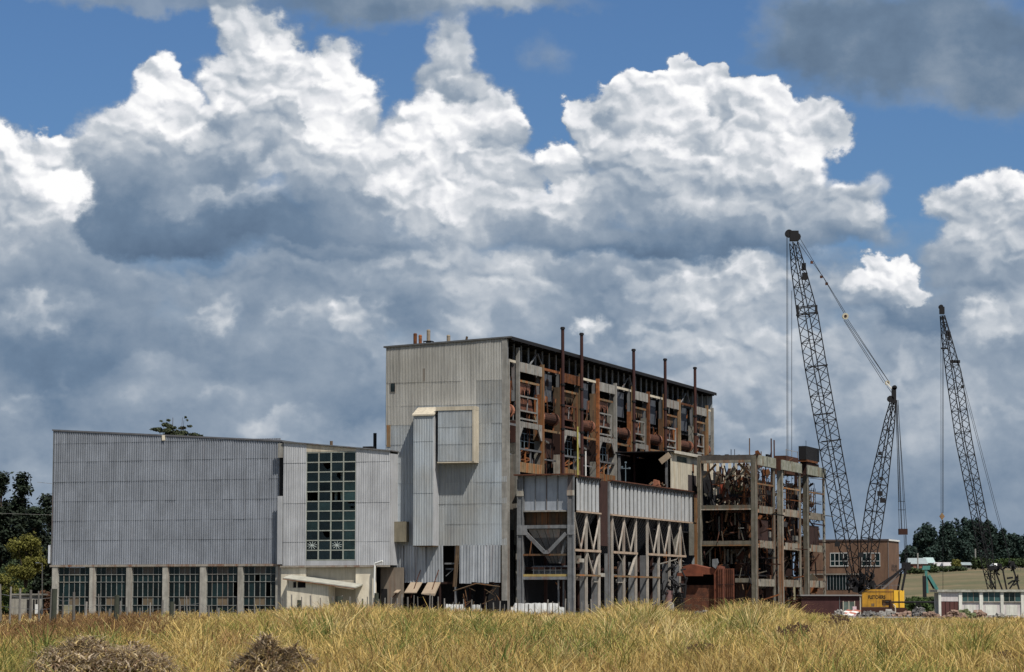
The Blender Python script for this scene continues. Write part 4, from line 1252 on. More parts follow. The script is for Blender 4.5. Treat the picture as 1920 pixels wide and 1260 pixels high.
# ------------------------------------------------------------------ ruined concrete frame
GY = 60.0
rf = thing('concrete_frame', 'gutted four storey concrete frame full of rusted wreckage, open to the sky', 'ruin', (14, 85, 0))
def gf(px, py): return front(px, py, GY)
GR = gf(1418, 950)[0]
def gs(px, py): return side(px, py, GR)
ga0, ga1 = gf(1308, 950)[0], gf(1314.5, 950)[0]
gb0 = gf(1408, 950)[0]
zt = gf(1410, 854)[1]
cm = m_ruin
for a, b in ((ga0, ga1), (gb0, GR)):
    MB().box(a, b, GY, GY + .9, 0, zt).build('column', cm(), rf)
    MB().box(b - .18 if a > 12 else b - .12, b + .02, GY - .06, GY + .0, 0, zt - 1).build('column_edge', m_ruin_pale(), rf)
lev = [(853, 868), (947, 956), (1014, 1023.5)]
zl = [(gf(1360, b)[1], gf(1360, a)[1]) for a, b in lev]
zs = [(gs(1430, b)[1], gs(1430, a)[1]) for a, b in ((874, 855), (962, 950), (1027, 1015), (1099, 1087))]
MB().box(ga1, gb0, GY + .05, GY + .7, zl[0][0] + .45, zl[0][1] - .02).build('beam', mat('dark_stained_beam', (.085, .075, .065), .9, 0, .6, 1, .6, .15), rf)
MB().box(ga1, gb0, GY - .05, GY + .7, zl[0][0], zl[0][0] + .43).build('beam', m_ruin_pale(), rf)
for k in (1, 2):
    MB().box(ga1, gb0, GY + .05, GY + .7, zl[k][0] + .2, zl[k][1]).build('beam', m_ruin(), rf)
    MB().box(ga1, gb0, GY + .0, GY + .7, zl[k][0], zl[k][0] + .18).build('beam_edge', m_ruin_pale() if k == 1 else m_ochre(), rf)
x_ = gf(1378, 1090)[0]
MB().box(x_, gb0, GY + .05, GY + .7, gf(1390, 1092)[1], gf(1390, 1084)[1]).build('beam', m_ruin(), rf)
# side: pairs of columns round the gaps
sc = [(1449, 1453.5), (1460, 1469), (1498, 1502), (1509, 1517), (1543.5, 1547)]
sy = [(gs(a, 950)[0], gs(b, 950)[0]) for a, b in sc]
FL = sy[-1][1]
ccol = [m_ruin, m_ruin_pale, m_ruin, m_ruin, m_ruin_pale]
for i, (a, b) in enumerate(sy):
    y = b - .45 if i in (0, 2, 4) else b - .45
    MB().box(GR - (.85 if i in (1, 3) else .3), GR, b - .75, b, 0, zs[0][1] - .1).build('column', ccol[i](), rf)
    # flange seen from the front
    MB().box(GR - .14, GR + .02, b - .82, b - .76, 0, zs[0][1]).build('column_edge', m_ruin_pale(), rf)
bays = [(GY + .9, sy[0][1] - .8), (sy[1][1], sy[2][1] - .8), (sy[3][1], sy[4][1] - .8)]
for bi, (a, b) in enumerate(bays):
    for k, (z0, z1) in enumerate(zs):
        if k == 0:
            ribbed(rf, GR + .25, a - .4 if bi == 0 else a - 1.6, b + .6, z0, z1, mat('mossy_concrete', (.30, .30, .25), .9, 0, .8, 1.2, .9, .3, dark=(.10, .105, .05)), name='parapet_panel', pitch=50)
        else:
            ribbed(rf, GR - .02, a, b, z0 + .1, z1, m_ruin_pale() if k < 3 else m_ruin_pale(), name='spandrel', arch=(1.1 if k in (1, 2) else 0), pitch=1.0)
            MB().box(GR - .3, GR - .04, a + 1.0, b - 1.0, z0 - .12, z0 + .08).build('rust_stain_strip', m_rust_or(), rf)
    zr = gs(1430, 908)[1]
    MB().box(GR - .2, GR, a, b, zr - .12, zr + .12).build('rail', m_ochre(), rf)
    MB().box(GR - .9, GR - .6, a + 2, b - 1.5, zs[2][1], zs[1][0] - 2).build('hanging_sheet', m_rust_dk(), rf) if bi != 1 else None
# gap pieces between the bays
for i in (0, 2):
    a, b = sy[i][1], sy[i + 1][0]
    for z in (zs[0][0] + .4, 20.2, zs[1][0] - .5, 12.6, zs[2][0], 6.0):
        MB().box(GR - 1.5, GR - 1.2, a, b, z - .3, z + rnd.uniform(.2, .9)).build('link_beam', rnd.choice([m_rust, m_black, m_conc, m_brown])(), rf)
MB().box(GR - 1.0, GR - .6, sy[2][1], sy[3][0], zs[0][0] - .6, zs[0][1] + .2).build('rusted_duct', m_rust(), rf)
MB().box(GR - 1.5, GR - .8, sy[0][1], sy[1][0], zs[0][0] + .2, zs[0][1] + .2).build('link_beam', m_black(), rf)
# floors inside (dark), rear columns, remaining back wall slabs
mb = MB()
MB().box(ga0 + .2, GR - 1.2, GY + 1.0, 92, zl[1][0], zl[1][0] + .25).build('floor', m_dark(), rf)
MB().box(ga0 + .2, GR - 1.2, GY + 1.0, FL - 1, zl[2][0], zl[2][0] + .25).build('floor', m_dark(), rf)
MB().box(ga0 + .2, GR - 1.4, GY + 1.0, FL - 1, 6.2, 6.4).build('floor', m_dark(), rf)
for y in (72, 84, 96, FL - .6):
    for x in (ga0, 14.2):
        MB().box(x, x + .5, y, y + .5, 0, zt - 1).build('inner_column', m_rust_dk(), rf)
MB().box(ga0 + .1, ga0 + .3, GY + 1, FL, 0, zl[0][0] - 1).build('dark_backing', m_dark(), rf)
MB().box(ga0 + .3, 15.6, 79, 79.2, 0, zl[1][0] + 1.2).build('dark_backing', m_dark(), rf)
MB().box(ga0 + .3, 15.0, 100, 100.2, 0, zl[1][0]).build('dark_backing', m_dark(), rf)
yb_ = 66.0
for i in range(8):
    x, z = front(1320 + i * 11.5, 868, yb_)
    z0 = front(1320 + i * 11, (896, 900, 895, 905, 897, 900, 912, 898)[i], yb_)[1]
    MB().box(x - .05, x + .42, yb_, yb_ + .15, z0, z - .05).build('back_slab', m_cream() if i < 7 else m_ruin_pale(), rf)
for i in range(6):
    x = front(1330 + i * 13, 930, yb_ + 1)[0]
    MB().box(x, x + .3, yb_ + 1, yb_ + 1.2, zl[1][1], zl[1][1] + 4.5 + rnd.uniform(-1, 1)).build('back_slab', rnd.choice([m_ruin_pale, m_cream, m_conc])(), rf)
# braces in the top storey and below
for a, b, w in (((1316, 895), (1340, 870), .3), ((1357, 898), (1376, 876), .25), ((1378, 898), (1395, 880), .25), ((1383, 869), (1407, 892), .35),
             ((1316, 1044), (1335, 1025), .2), ((1380, 1042), (1392, 1026), .2), ((1322, 930), (1318, 925), .2)):
    p, q = gf(*a), gf(*b)
    MB().bar((p[0], GY + .8, p[1]), (q[0], GY + .8, q[1]), w, .2, up=(0, 1, 0)).build('brace', m_ruin() if w < .3 else m_brown(), rf)
# readable wreckage: red panel, brown bin, hanging curtain, slabs
def gplate(px0, py0, px1, py1, dy, m, name='wreck_plate', th=.3):
    a, b = front(px0, py0, GY + dy), front(px1, py1, GY + dy)
    MB().box(a[0], b[0], GY + dy, GY + dy + th, b[1], a[1]).build(name, m, rf)
gplate(1349, 908, 1360, 926, 3, mat('red_oxide_panel', (.30, .06, .03), .8, 0, .4, 1))
gplate(1369, 911, 1393, 927, 3, mat('olive_bin', (.05, .042, .022), .9, 0, .5, 1), th=2)
gplate(1344, 927, 1394, 934, 2.6, m_black(), th=2)
gplate(1394, 908, 1397, 948, 2, m_rust_or())
gplate(1337, 915, 1343, 928, 3, m_cream())
gplate(1318, 900, 1331, 945, 3.2, m_dark()); gplate(1399, 925, 1408, 932, 1.5, m_rust())
gplate(1393, 962, 1397, 980, 1.5, m_rust_or()); gplate(1384, 989, 1394, 991, 1.5, m_cream())
gplate(1362, 958, 1390, 961, 1, m_rust())
for px in (1336, 1347, 1352, 1364, 1384, 1399, 1404):
    gplate(px, rnd.uniform(962, 975), px + rnd.uniform(1.5, 4), rnd.uniform(985, 1012), rnd.uniform(1.5, 4), rnd.choice([m_conc, m_ruin_pale, m_rust, m_brown])())
for px in (1319, 1330, 1340, 1350, 1357, 1363, 1370, 1380, 1388, 1395, 1402):
    gplate(px, 1026 + rnd.uniform(0, 6), px + rnd.uniform(1.5, 3.5), rnd.uniform(1045, 1064), rnd.uniform(1, 3), rnd.choice([m_conc, m_ruin_pale, m_brown, m_brown, m_rust_or])())
NW = [0]
EXTRA = {}
def wreck(mb, nm, m):
    """the first 300 are parts of their own, the rest are joined by material"""
    NW[0] += 1
    if NW[0] <= 290 or m.name not in EXTRA and NW[0] <= 298:
        mb.build(nm, m, rf)
    if NW[0] > 290:
        e = EXTRA.setdefault(m.name, (MB(), m))[0]
        k = len(e.v); e.v += mb.v; e.f += [tuple(i + k for i in f) for f in mb.f]
def tangle(n, x0, x1, y0, y1, z0, z1, ms, nm='wreckage', sc_=1.0):
    """bent bars, ducts and torn sheets, each a piece of its own"""
    for i in range(n):
        x = rnd.uniform(x0, x1); y = rnd.uniform(y0, y1); z = rnd.uniform(z0, z1)
        k = rnd.random(); m = rnd.choice(ms)()
        if k < .58:
            a = rnd.uniform(.8, 3.2) * sc_
            u = rnd.random(); e = .16
            d = Vector((0, 0, 1)) if u < .42 else Vector((0, 1, 0)) if u < .68 else Vector((1, 0, 0)) if u < .84 else Vector((rnd.uniform(-1, 1), rnd.uniform(-1, 1), rnd.uniform(-1.2, 1.2)))
            d = (d + Vector((rnd.gauss(0, e), rnd.gauss(0, e), rnd.gauss(0, e)))).normalized() * a * 1.3
            wreck(MB().bar((x, y, z), Vector((x, y, z)) + d, rnd.uniform(.07, .22) * sc_), nm, m)
        elif k < .86:
            pts = [Vector((x, y, z))]
            for j in range(3): pts.append(pts[-1] + Vector((rnd.uniform(-.5, .5), rnd.uniform(-1, 1), rnd.uniform(-1.4, .3))) * sc_)
            wreck(MB().path([tuple(p) for p in pts], rnd.uniform(.06, .14) * sc_, 5), nm, m)
        else:
            a, b = rnd.uniform(.5, 1.6) * sc_, rnd.uniform(.5, 1.6) * sc_
            q = MB().prism([(0, 0, 0), (a, 0, .1), (a * 1.1, 0, b), (a * .5, 0, b * 1.2), (.1, 0, b * .8)], (0, .08, 0))
            ro = Matrix.Rotation(rnd.uniform(-1, 1), 3, 'Z') @ Matrix.Rotation(rnd.uniform(-1, 1), 3, 'Y') @ Matrix.Rotation(rnd.uniform(-.6, .6), 3, 'X')
            q.v = [tuple(ro @ Vector(v) + Vector((x, y, z))) for v in q.v]
            wreck(q, nm, m)
wm = [m_rust, m_rust, m_brown, m_rust_dk, m_rust_dk, m_ruin, m_rust_or, m_black]
tangle(110, ga0 + .8, GR - 1.6, GY + 1.2, GY + 7, zl[1][1], zl[0][0] - 1.5, wm)
tangle(110, ga0 + .8, GR - 1.6, GY + 1.2, GY + 7, zl[2][1], zl[1][0] - .3, wm)
tangle(100, ga0 + .8, GR - 1.6, GY + .8, GY + 6, 5, zl[2][0] - .3, wm)
for (a, b) in bays:
    tangle(95, GR - 4.4, GR - .8, a, b, zs[1][1], zs[0][0] - .3, wm, sc_=.75)
    tangle(70, GR - 3.6, GR - 1.0, a, b, zs[2][1], zs[1][0] - .5, wm)
    tangle(55, GR - 3.6, GR - 1.0, a, b, zs[3][1], zs[2][0] - .5, wm)
    tangle(22, GR - 3, GR - .4, a, b, 0.5, zs[3][0] - .3, wm)
    mb = MB()
    for i in range(7): mb.box(GR - 1.3, GR - 1.22, a + 1 + i * (b - a - 2) / 6, a + 1.08 + i * (b - a - 2) / 6, zs[1][1] + .3, zs[1][1] + 5.5)
    for j in range(5): mb.box(GR - 1.36, GR - 1.30, a + 1, b - 1, zs[1][1] + .8 + j * 1.05, zs[1][1] + .9 + j * 1.05)
    mb.build('lattice_guard', m_brown(), rf)
for e, m in EXTRA.values(): e.build('small_wreckage', m, rf, kind='stuff')
for z0, z1, y0, y1 in ((0, zs[2][0] - .4, GY + 6, 104), (zs[2][1], zs[1][0] - .6, GY + 7, 76), (zs[2][1], zs[1][0] - 1.6, 80, 91), (zs[2][1], zs[1][0] - .8, 97, 106), (zs[1][1], zs[1][1] + 5.2, GY + 8, 73), (zs[1][1], zs[1][1] + 3.8, 84, 92), (zs[1][1], zs[1][1] + 5.5, 100, 107)):
    MB().box(GR - 5.2, GR - 5.0, y0, y1, z0, z1).build('dark_backing', m_rust_dk(), rf)  # rust-dark panels added behind the bays to make them look unlit
MB().box(ga0 + .4, GR - 5.3, 70, 70.2, zl[1][1], zl[0][0] - 5.2).build('dark_backing', m_rust_dk(), rf)  # added dark panel that closes the view through the top storey
# ragged top edge, tanks, rods and masts on the roof
for i in range(22):
    f = rnd.random()
    MB().box(ga0 + f * (GR - ga0), ga0 + f * (GR - ga0) + rnd.uniform(.3, .9), GY + .1, GY + .6, zt, zt + rnd.uniform(.08, .3)).build('roof_scrap', rnd.choice([m_rust_dk, m_rust_dk, m_brown])(), rf)
    y = rnd.uniform(GY, FL)
    MB().box(GR - .4, GR - .1, y, y + rnd.uniform(.5, 2), zs[0][1], zs[0][1] + rnd.uniform(.1, .3)).build('roof_scrap', rnd.choice([m_rust_dk, m_rust_dk, m_brown])(), rf)
y0, y1 = gs(1485, 860)[0], gs(1508, 860)[0]
zq = gs(1495, 856)[1]
MB().box(GR - 3, GR - 1, y0, y1, zs[0][1] - .3, zq).build('roof_tank', m_rust(), rf)
mb = MB()
for y in (y0 + .3, (y0 + y1) / 2, y1 - .3): mb.box(GR - 1.1, GR - 1.02, y - .04, y + .04, zq, zq + 1.1)
mb.box(GR - 1.1, GR - 1.02, y0 + .3, y1 - .3, zq + .95, zq + 1.02)
mb.build('guard_rail', m_lightst(), rf)
y0, y1 = gs(1517, 850)[0], gs(1543, 850)[0]
z0, z1 = gs(1530, 864)[1], gs(1530, 839)[1]
MB().box(GR - 1.8, GR - .5, y0, y1 - .6, z0, z1).build('penthouse', m_black(), rf)
MB().box(GR - 1.8, GR - .6, y0 + 1, y1 - .6, zs[0][1], z0 - .4).build('penthouse', m_rust_dk(), rf)
MB().box(GR - 1.9, GR - .4, y0 + .1, y1 - 2, z0 - .35, z0 - .02).build('penthouse_sill', m_rust_or(), rf)
for px, pt, r in ((1450.5, 822, .11), (1456, 825, .11)):
    y, z = gs(px, pt)
    MB().tube((GR - .4, y, zs[3][1]), (GR - .4, y, z), r, 8).build('pipe', m_rust(), rf)
for px, pt in ((1476.5, 775), (1483, 775), (1518, 826), (1369.5, 842)):
    y, z = gs(px, 850)[0], gs(px, pt)[1]
    if px < 1400: x, z = gf(px, pt); MB().tube((x, GY + .4, zt - 1), (x, GY + .4, z), .06, 6).build('rod', m_black(), rf)
    elif px > 1500: MB().tube((GR - .6, y, zs[0][1]), (GR - .6, y, z), .04, 6).build('rod', m_black(), rf)
y = FL
z = gs(1546, 967)[1]
MB().bar((GR - .5, FL - 1, z + .1), (GR + 1.3, FL + .5, z - .1), .35, .12).build('stub_beam', m_ruin_pale(), rf)

# ------------------------------------------------------------------ rusted boiler shell and scrap at its foot
KY = 42.0
def kf(px, py): return front(px, py, KY)
bs_ = thing('boiler_shell', 'open mouthed rust brown boiler shell with ribbed doors, at the foot of the concrete frame', 'boiler shell', (kf(1320, 1100)[0], KY, 0))
x0, x1, x2 = kf(1278, 1100)[0], kf(1345, 1100)[0], kf(1352, 1100)[0]
zt_, zm = kf(1300, 1062)[1], kf(1300, 1077)[1]
MB().prism([(x0, KY, zm), (x1, KY, zm), (x1, KY, zt_ + .1), (x1 - 1.2, KY, zt_ - .3), (x0 + 1.5, KY, zt_ + .35), (x0 + .2, KY, zt_)], (0, 3.5, 0)).build('hood', m_rust_or() if 0 else mat('red_rust', (.20, .062, .032), .9, 0, .7, .8, .4, 0, dark=(.06, .02, .013)), bs_)
MB().box(x0 - .1, x0 + .3, KY, KY + 3.5, 0, zm - .02).build('side_plate', m_rust_dk(), bs_)
MB().box(x1 - .5, x1 + .25, KY, KY + 3.5, 0, zt_).build('side_plate', mat('red_rust', (0, 0, 0)), bs_)
MB().box(x0 + .3, x1 - .5, KY + 3.2, KY + 3.5, 0, zm).build('back_plate', m_rust_dk(), bs_)
MB().box(x0 + .3, x1 - .5, KY + .8, KY + 3.1, 0, kf(1300, 1097)[1]).build('bed', m_rust(), bs_)
MB().box(x0 - .6, x1 - 2.2, KY - .3, KY + .2, zm - .25, zm + .25).build('lip', mat('red_rust', (0, 0, 0)), bs_)
for a, b in ((1346, 1357), (1359, 1377)):
    q0, q1 = kf(a, 1100)[0], kf(b, 1100)[0]
    zt2 = kf(a, 1066)[1]
    d = MB().box(q0, q1, KY - .2, KY - .05, .2, zt2).build('door', mat('red_rust', (0, 0, 0)), bs_)
    k = 5 if b - a > 12 else 3
    for i in range(k):
        xx = q0 + (i + .5) * (q1 - q0) / k
        child('rib', MB().box(xx - .05, xx + .05, KY - .32, KY - .2, .2, zt2).mesh('rib', m_rust(), OFF[d.name]), d)
    for z in (zt2 * .38, zt2 * .66):
        child('hinge', MB().box(q0, q1, KY - .36, KY - .3, z, z + .12).mesh('hinge', m_rust_dk(), OFF[d.name]), d)
MB().prism([kf3 for kf3 in [(kf(1329, 1)[0], KY - .4, kf(1, 1056)[1]), (kf(1338, 1)[0], KY - .4, kf(1, 1055)[1]), (kf(1340, 1)[0], KY - .4, kf(1, 1062)[1]), (kf(1335, 1)[0], KY - .4, kf(1, 1072)[1]), (kf(1329, 1)[0], KY - .4, kf(1, 1068)[1])]], (0, .3, 0)).build('grey_drum_lid', m_greyst(), bs_)
SYY = 36.0
def qf(px, py): return front(px, py, SYY)
ms = thing('mangled_machine', 'black and pink mangled pump with tangled pipes left of the rusted boiler shell', 'scrap machine', (qf(1258, 1130)[0], SYY, 0))
a = qf(1249, 1135); b = qf(1256, 1107)
MB().tube((a[0], SYY, 0), (b[0], SYY, b[1]), .62, 14, .5).build('casing', mat('dull_pink_casing', (.22, .13, .12), .6, .1, .5, 1), ms)
mb = MB()
for k in range(26):
    x, z = qf(rnd.uniform(1242, 1282), rnd.uniform(1052, 1128))
    mb.path([(x, SYY + rnd.uniform(-1, 1), z), (x + rnd.uniform(-.8, .8), SYY, z - rnd.uniform(-.6, 1)), (x + rnd.uniform(-1, 1), SYY, max(.1, z - rnd.uniform(.2, 2)))], rnd.uniform(.08, .2), 6)
mb.build('tangled_pipes', m_black(), ms, kind='stuff')
x, z = qf(1270, 1118)
MB().box(x - .6, x + .7, SYY, SYY + 1, 0, z + .5).build('housing', m_black(), ms)
MB().bar((qf(1234, 1058)[0], SYY, qf(1234, 1058)[1]), (qf(1268, 1049)[0], SYY, qf(1268, 1049)[1]), .16).build('pipe_arm', m_conc_pale(), ms)
mb = MB()
for k in range(9):
    x, z = qf(rnd.uniform(1262, 1280), rnd.uniform(1046, 1062)); mb.bar((x, SYY, z), (x + rnd.uniform(-.5, .5), SYY, z + rnd.uniform(-.5, .5)), .07)
mb.build('wire_bundle', m_lightst(), ms)
x, z = qf(1260, 1136)
MB().prism([(x - .5, SYY - 1, 0), (x + .5, SYY - 1, 0), (x + .4, SYY - 1, z + .4), (x - .2, SYY - 1, z + .6), (x - .5, SYY - 1, z)], (0, .6, 0)).build('white_block', m_conc_pale(), ms)

# ------------------------------------------------------------------ cranes
def lattice(parent, stations, side_dir, m, panel=1.6, name='boom', chord=.098):
    """four chord boom: stations = [(centre, half width)], side_dir = unit vector across; lacing on all faces"""
    chords = MB(); lac = MB()
    cs = []
    for (c, h) in stations:
        cs.append((Vector(c), h))
    ax = (cs[-1][0] - cs[0][0]).normalized()
    s_ = Vector(side_dir).normalized()
    t_ = ax.cross(s_).normalized(); s_ = t_.cross(ax).normalized()
    corners = lambda c, h: [c + s_ * h + t_ * h, c + s_ * h - t_ * h, c - s_ * h - t_ * h, c - s_ * h + t_ * h]
    rings = []
    for (c0, h0), (c1, h1) in zip(cs[:-1], cs[1:]):
        L_ = (c1 - c0).length; n = max(1, int(L_ / panel + .5))
        for i in range(n):
            f = i / n
            rings.append(corners(c0.lerp(c1, f), h0 + (h1 - h0) * f))
        for a, b in zip(corners(c0, h0), corners(c1, h1)):
            chords.tube(a, b, chord, 6)
    rings.append(corners(*cs[-1]))
    w = chord * .95
    for i, (r0, r1) in enumerate(zip(rings[:-1], rings[1:])):
        for k in range(4):
            j = (k + 1) % 4
            if i % 2: lac.bar(r0[k], r1[j], w)
            else: lac.bar(r0[j], r1[k], w)
            if i % 3 == 0: lac.bar(r0[k], r0[j], w)
    chords.build('chord', m, parent, kind='stuff'); o = lac.build('lacing', m, parent, kind='stuff')
    return rings


def at_w(px, py, Y): return atY(px, py, Y)


CY = 452.0
def cp(px, py, dy=0.0): return atY(px, py, CY + dy)
cb = cp(1650, 1140); cb.z = 0
crane = thing('crawler_crane', 'big crane with yellow house, black lattice boom and second lattice mast beside the brick building', 'crane', (0, 0, 0), plant=False)
crane.location = cb
OFF[crane.name] = tuple(cb)
bk = m_black()
sd = Vector((math.cos(R(26)), math.sin(R(26)), 0))
def st(lst): return [(cp(x, y, (1100 - y) * .012), h) for x, y, h in lst]
lattice(crane, st([(1605, 1103, .5), (1588, 1010, 1.30), (1530, 690, 1.34), (1514, 590, 1.28), (1496, 500, .85), (1488, 455, .5)]), sd, bk)
lattice(crane, [(cp(x, y, -1.5), h) for x, y, h in [(1622, 1103, .6), (1632, 1010, 1.15), (1645, 925, 1.15), (1668, 790, .62), (1675, 748, .28)]], sd, bk, panel=1.5)
# heads, sheaves and walkway rings
h = cp(1485, 438, 7.7)
MB().tube(h + Vector((-.55, -.5, 0)), h + Vector((-.55, .5, 0)), .68, 12).build('boom_sheave', bk, crane)
MB().box(h.x - .4, h.x + 1.1, h.y - .6, h.y + .6, h.z - 1.3, h.z + .45).tube(h + Vector((.8, -.5, -.6)), h + Vector((.8, .5, -.6)), .7, 12).build('boom_head', bk, crane)
for x, y, r in ((1507, 500, .7), (1509, 518, .9)):
    c = cp(x, y, 6.5); MB().box(c.x - r / 2, c.x + r / 2, c.y - .4, c.y + .4, c.z - .6, c.z + .6).build('fitting', bk, crane)
mb = MB()
c = cp(1511, 582, 6)
for dz in (-.6, .6):
    q = [c + Vector((a, b, dz + a * .12)) for a, b in ((-1.7, -1.2), (1.6, -1.2), (1.8, 1.2), (-1.5, 1.2))]
    for a, b in zip(q, q[1:] + q[:1]): mb.bar(a, b, .16)
for sx_ in (-1.55, 1.65): mb.bar(c + Vector((sx_, -1.2, -.75)), c + Vector((sx_, -1.2, .8)), .4)
mb.build('boom_walkway', bk, crane)
for px, py, dyy in ((1560, 830, 3), (1535, 690, 5), (1545, 780, 4)):
    c = cp(px, py, dyy); 
    mb = MB().bar(c + Vector((-1.9, -.6, .1)), c + Vector((1.5, -.6, .5)), .22)
    mb.build('boom_joint', bk, crane)
hm = cp(1676, 738, -1.5)
MB().box(hm.x - .35, hm.x + .35, hm.y - .4, hm.y + .4, hm.z - 1.6, hm.z + 1.0).tube(hm + Vector((-.6, -.4, -.9)), hm + Vector((-.6, .4, -.9)), .55, 10).tube(hm + Vector((.1, -.4, 1.0)), hm + Vector((.1, .4, 1.0)), .42, 10).build('mast_head', bk, crane)
MB().bar(hm + Vector((-1.3, 0, 1.9)), hm + Vector((-.1, 0, .6)), .22).build('mast_link', m_white(), crane)
for px, py, r in ((1585, 593, .55), (1664, 718, .42)):
    c = cp(px, py, 2)
    MB().tube(c + Vector((0, -.25, 0)), c + Vector((0, .25, 0)), r, 14).build('pulley', mat('cream_pulley', (.50, .45, .33), .6, 0, .5, 3), crane)
    MB().tube(c + Vector((0, -.3, 0)), c + Vector((0, -.26, 0)), r * .45, 10).build('pulley_hub', m_rust_dk(), crane)
for px, py in ((1652, 897), (1655, 938), (1650, 850), (1650, 925), (1614, 1040), (1570, 1020)):
    c = cp(px, py, -2.2); s_ = .42 if py > 900 else .28
    MB().box(c.x - s_, c.x + s_, c.y - .3, c.y + .3, c.z - s_, c.z + s_ * .9).build('fitting', bk, crane)
cable = m_black()
ropes = [((1494, 450), (1540, 515), 5), ((1500, 447), (1539, 513), 5), ((1540, 514), (1583, 588), 3), ((1541, 515), (1585, 586), 3),
         ((1584, 600), (1660, 716), 1), ((1587, 600), (1664, 712), 1), ((1589, 598), (1667, 716), 1), ((1582, 600), (1657, 718), 1),
         ((1663, 724), (1676, 742), 0), ((1475, 440), (1475.5, 905), 6), ((1477, 440), (1477.5, 905), 6), ((1484.5, 545), (1484.5, 905), 6)]
for x in (1680, 1682, 1684): ropes.append(((x, 750), (1686 + (x - 1680) * 2.6, 992), 0))
ropes += [((1681, 750), (1688, 940), .5), ((1688, 940), (1690, 992), .5), ((1684, 760), (1700, 992), .5), ((1679, 750), (1686, 940), .5), ((1695, 1003), (1697, 1060), 0), ((1697.5, 1003), (1698, 1060), 0), ((1699, 1003), (1702, 1060), 0)]
for a, b, dy in ropes:
    MB().tube(cp(*a, dy), cp(*b, dy), .045 if a[0] > 1480 else .04, 5, cap=False).build('rope', cable, crane)
for px, py in ((1548, 527), (1558, 540), (1530, 500)):
    c = cp(px - 8, py - 8, 4); MB().box(c.x - .22, c.x + .22, c.y - .2, c.y + .2, c.z - .22, c.z + .22).build('rope_clamp', m_rust(), crane)
for y in (940, 956):
    MB().bar(cp(1684, y, 0), cp(1697, y, 0), .09).build('rope_spreader', bk, crane)
c = cp(1693, 997)
MB().box(c.x - .75, c.x + .75, c.y - .4, c.y + .4, c.z - .5, c.z + .5).build('bail_block', m_rust_dk(), crane)
c = cp(1480, 906, 6); MB().box(c.x - .4, c.x + .6, c.y - .3, c.y + .3, c.z - 1.2, c.z).build('hook_block', bk, crane)
# gantry
def cbar(a, b, w, dy=0, m=None, nm='gantry_leg'):
    MB().bar(cp(*a, dy), cp(*b, dy), w).build(nm, m or bk, crane)
cbar((1697, 1062), (1646, 1105), .42, -1); cbar((1699, 1066), (1652, 1107), .22, 1, m_greyst()); cbar((1696, 1065), (1643, 1100), .2, 1)
cbar((1700, 1060), (1691, 1108), .34, -1); cbar((1690, 1072), (1683, 1108), .3, 1)
c = cp(1699, 1060); MB().box(c.x - .7, c.x + .7, c.y - .6, c.y + .6, c.z - .8, c.z + .5).build('gantry_head', bk, crane)
cbar((1700, 1063), (1694, 1075), .12, 0, bk)
# house
zb, zt_ = H(1138, CY), H(1105, CY)
xl, xm, xr_ = cp(1614, 1120).x, cp(1673, 1120).x, cp(1694, 1120).x
xk = cp(1624, 1120).x
yel = mat('yellow_machine_paint', (.50, .25, .015), .5, 0, .7, 1.2, .7, .3, spec=.5)
MB().prism([(xl, CY - 1.8, zb), (xm, CY - 1.8, zb), (xm, CY - 1.8, zt_), (xk, CY - 1.8, zt_), (xl, CY - 1.8, H(1112, CY))], (0, 3.2, 0)).build('machine_house', yel, crane)
q0 = Vector((xm + .02, CY - 1.9, 0)); 
MB().hexa([(xm + .02, CY - 1.9, zb - .2), (xr_, CY - 1.0, zb - .2), (xr_, CY + 1.8, zb - .2), (xm + .02, CY + 1.8, zb - .2),
           (xm + .02, CY - 1.9, zt_ - .15), (xr_, CY - 1.0, zt_ - .2), (xr_, CY + 1.8, zt_ - .2), (xm + .02, CY + 1.8, zt_ - .15)]).build('counterweight', mat('bright_yellow_paint', (.74, .42, .03), .5, 0, .3, .8, .3, .05, spec=.5), crane)
MB().bar((xm + .95, CY - 1.62, zb - .1), (xm + .95, CY - 1.62, zt_ - .2), .1).build('seam', m_brown(), crane)
for px in (1640, 1668):
    x = cp(px, 1120).x
    MB().box(x - .03, x + .03, CY - 1.84, CY - 1.8, zb + .1, zt_ - .1).build('door_seam', m_ochre(), crane)
MB().box(xl, xm, CY - 1.86, CY - 1.8, zt_ - .42, zt_ - .36).build('trim_line', m_brown(), crane)
for k in range(7):
    z = zb + .35 + k * .13
    MB().box(xm - 2.0, xm - .4, CY - 1.85, CY - 1.8, z, z + .06).build('louvre', m_rust_dk(), crane)
for px in (1631, 1652):
    x = cp(px, 1120).x; MB().box(x, x + .5, CY - 1.84, CY - 1.8, zb + .15, zb + .6).build('access_hatch', m_ochre(), crane)
mb = MB()
for px in (1626, 1638, 1650, 1662, 1671):
    x = cp(px, 1100).x; mb.box(x - .02, x + .02, CY - 1.75, CY - 1.71, zt_, zt_ + .7)
mb.box(cp(1626, 1).x, cp(1671, 1).x, CY - 1.75, CY - 1.71, zt_ + .66, zt_ + .71)
mb.build('handrail', m_greyst(), crane)
fc = bpy.data.curves.new('lettering', 'FONT'); fc.body = 'FLETCHERS'; fc.size = .86; fc.extrude = .01; fc.offset = .018; fc.space_character = 1.0
fo = bpy.data.objects.new('tmp', fc); COL.objects.link(fo); bpy.context.view_layer.update()
fm = bpy.data.meshes.new_from_object(fo); fm.name = 'lettering'; COL.objects.unlink(fo); bpy.data.objects.remove(fo)
fm.materials.clear(); fm.materials.append(m_black())
wt = max(v.co.x for v in fm.vertices) - min(v.co.x for v in fm.vertices)
x0, x1 = cp(1625, 1120).x, cp(1657, 1120).x
o = inst('lettering', fm, crane, (x0, CY - 1.83, H(1122.6, CY)), (math.pi / 2, 0, 0), ((x1 - x0) / wt, .95, 1))
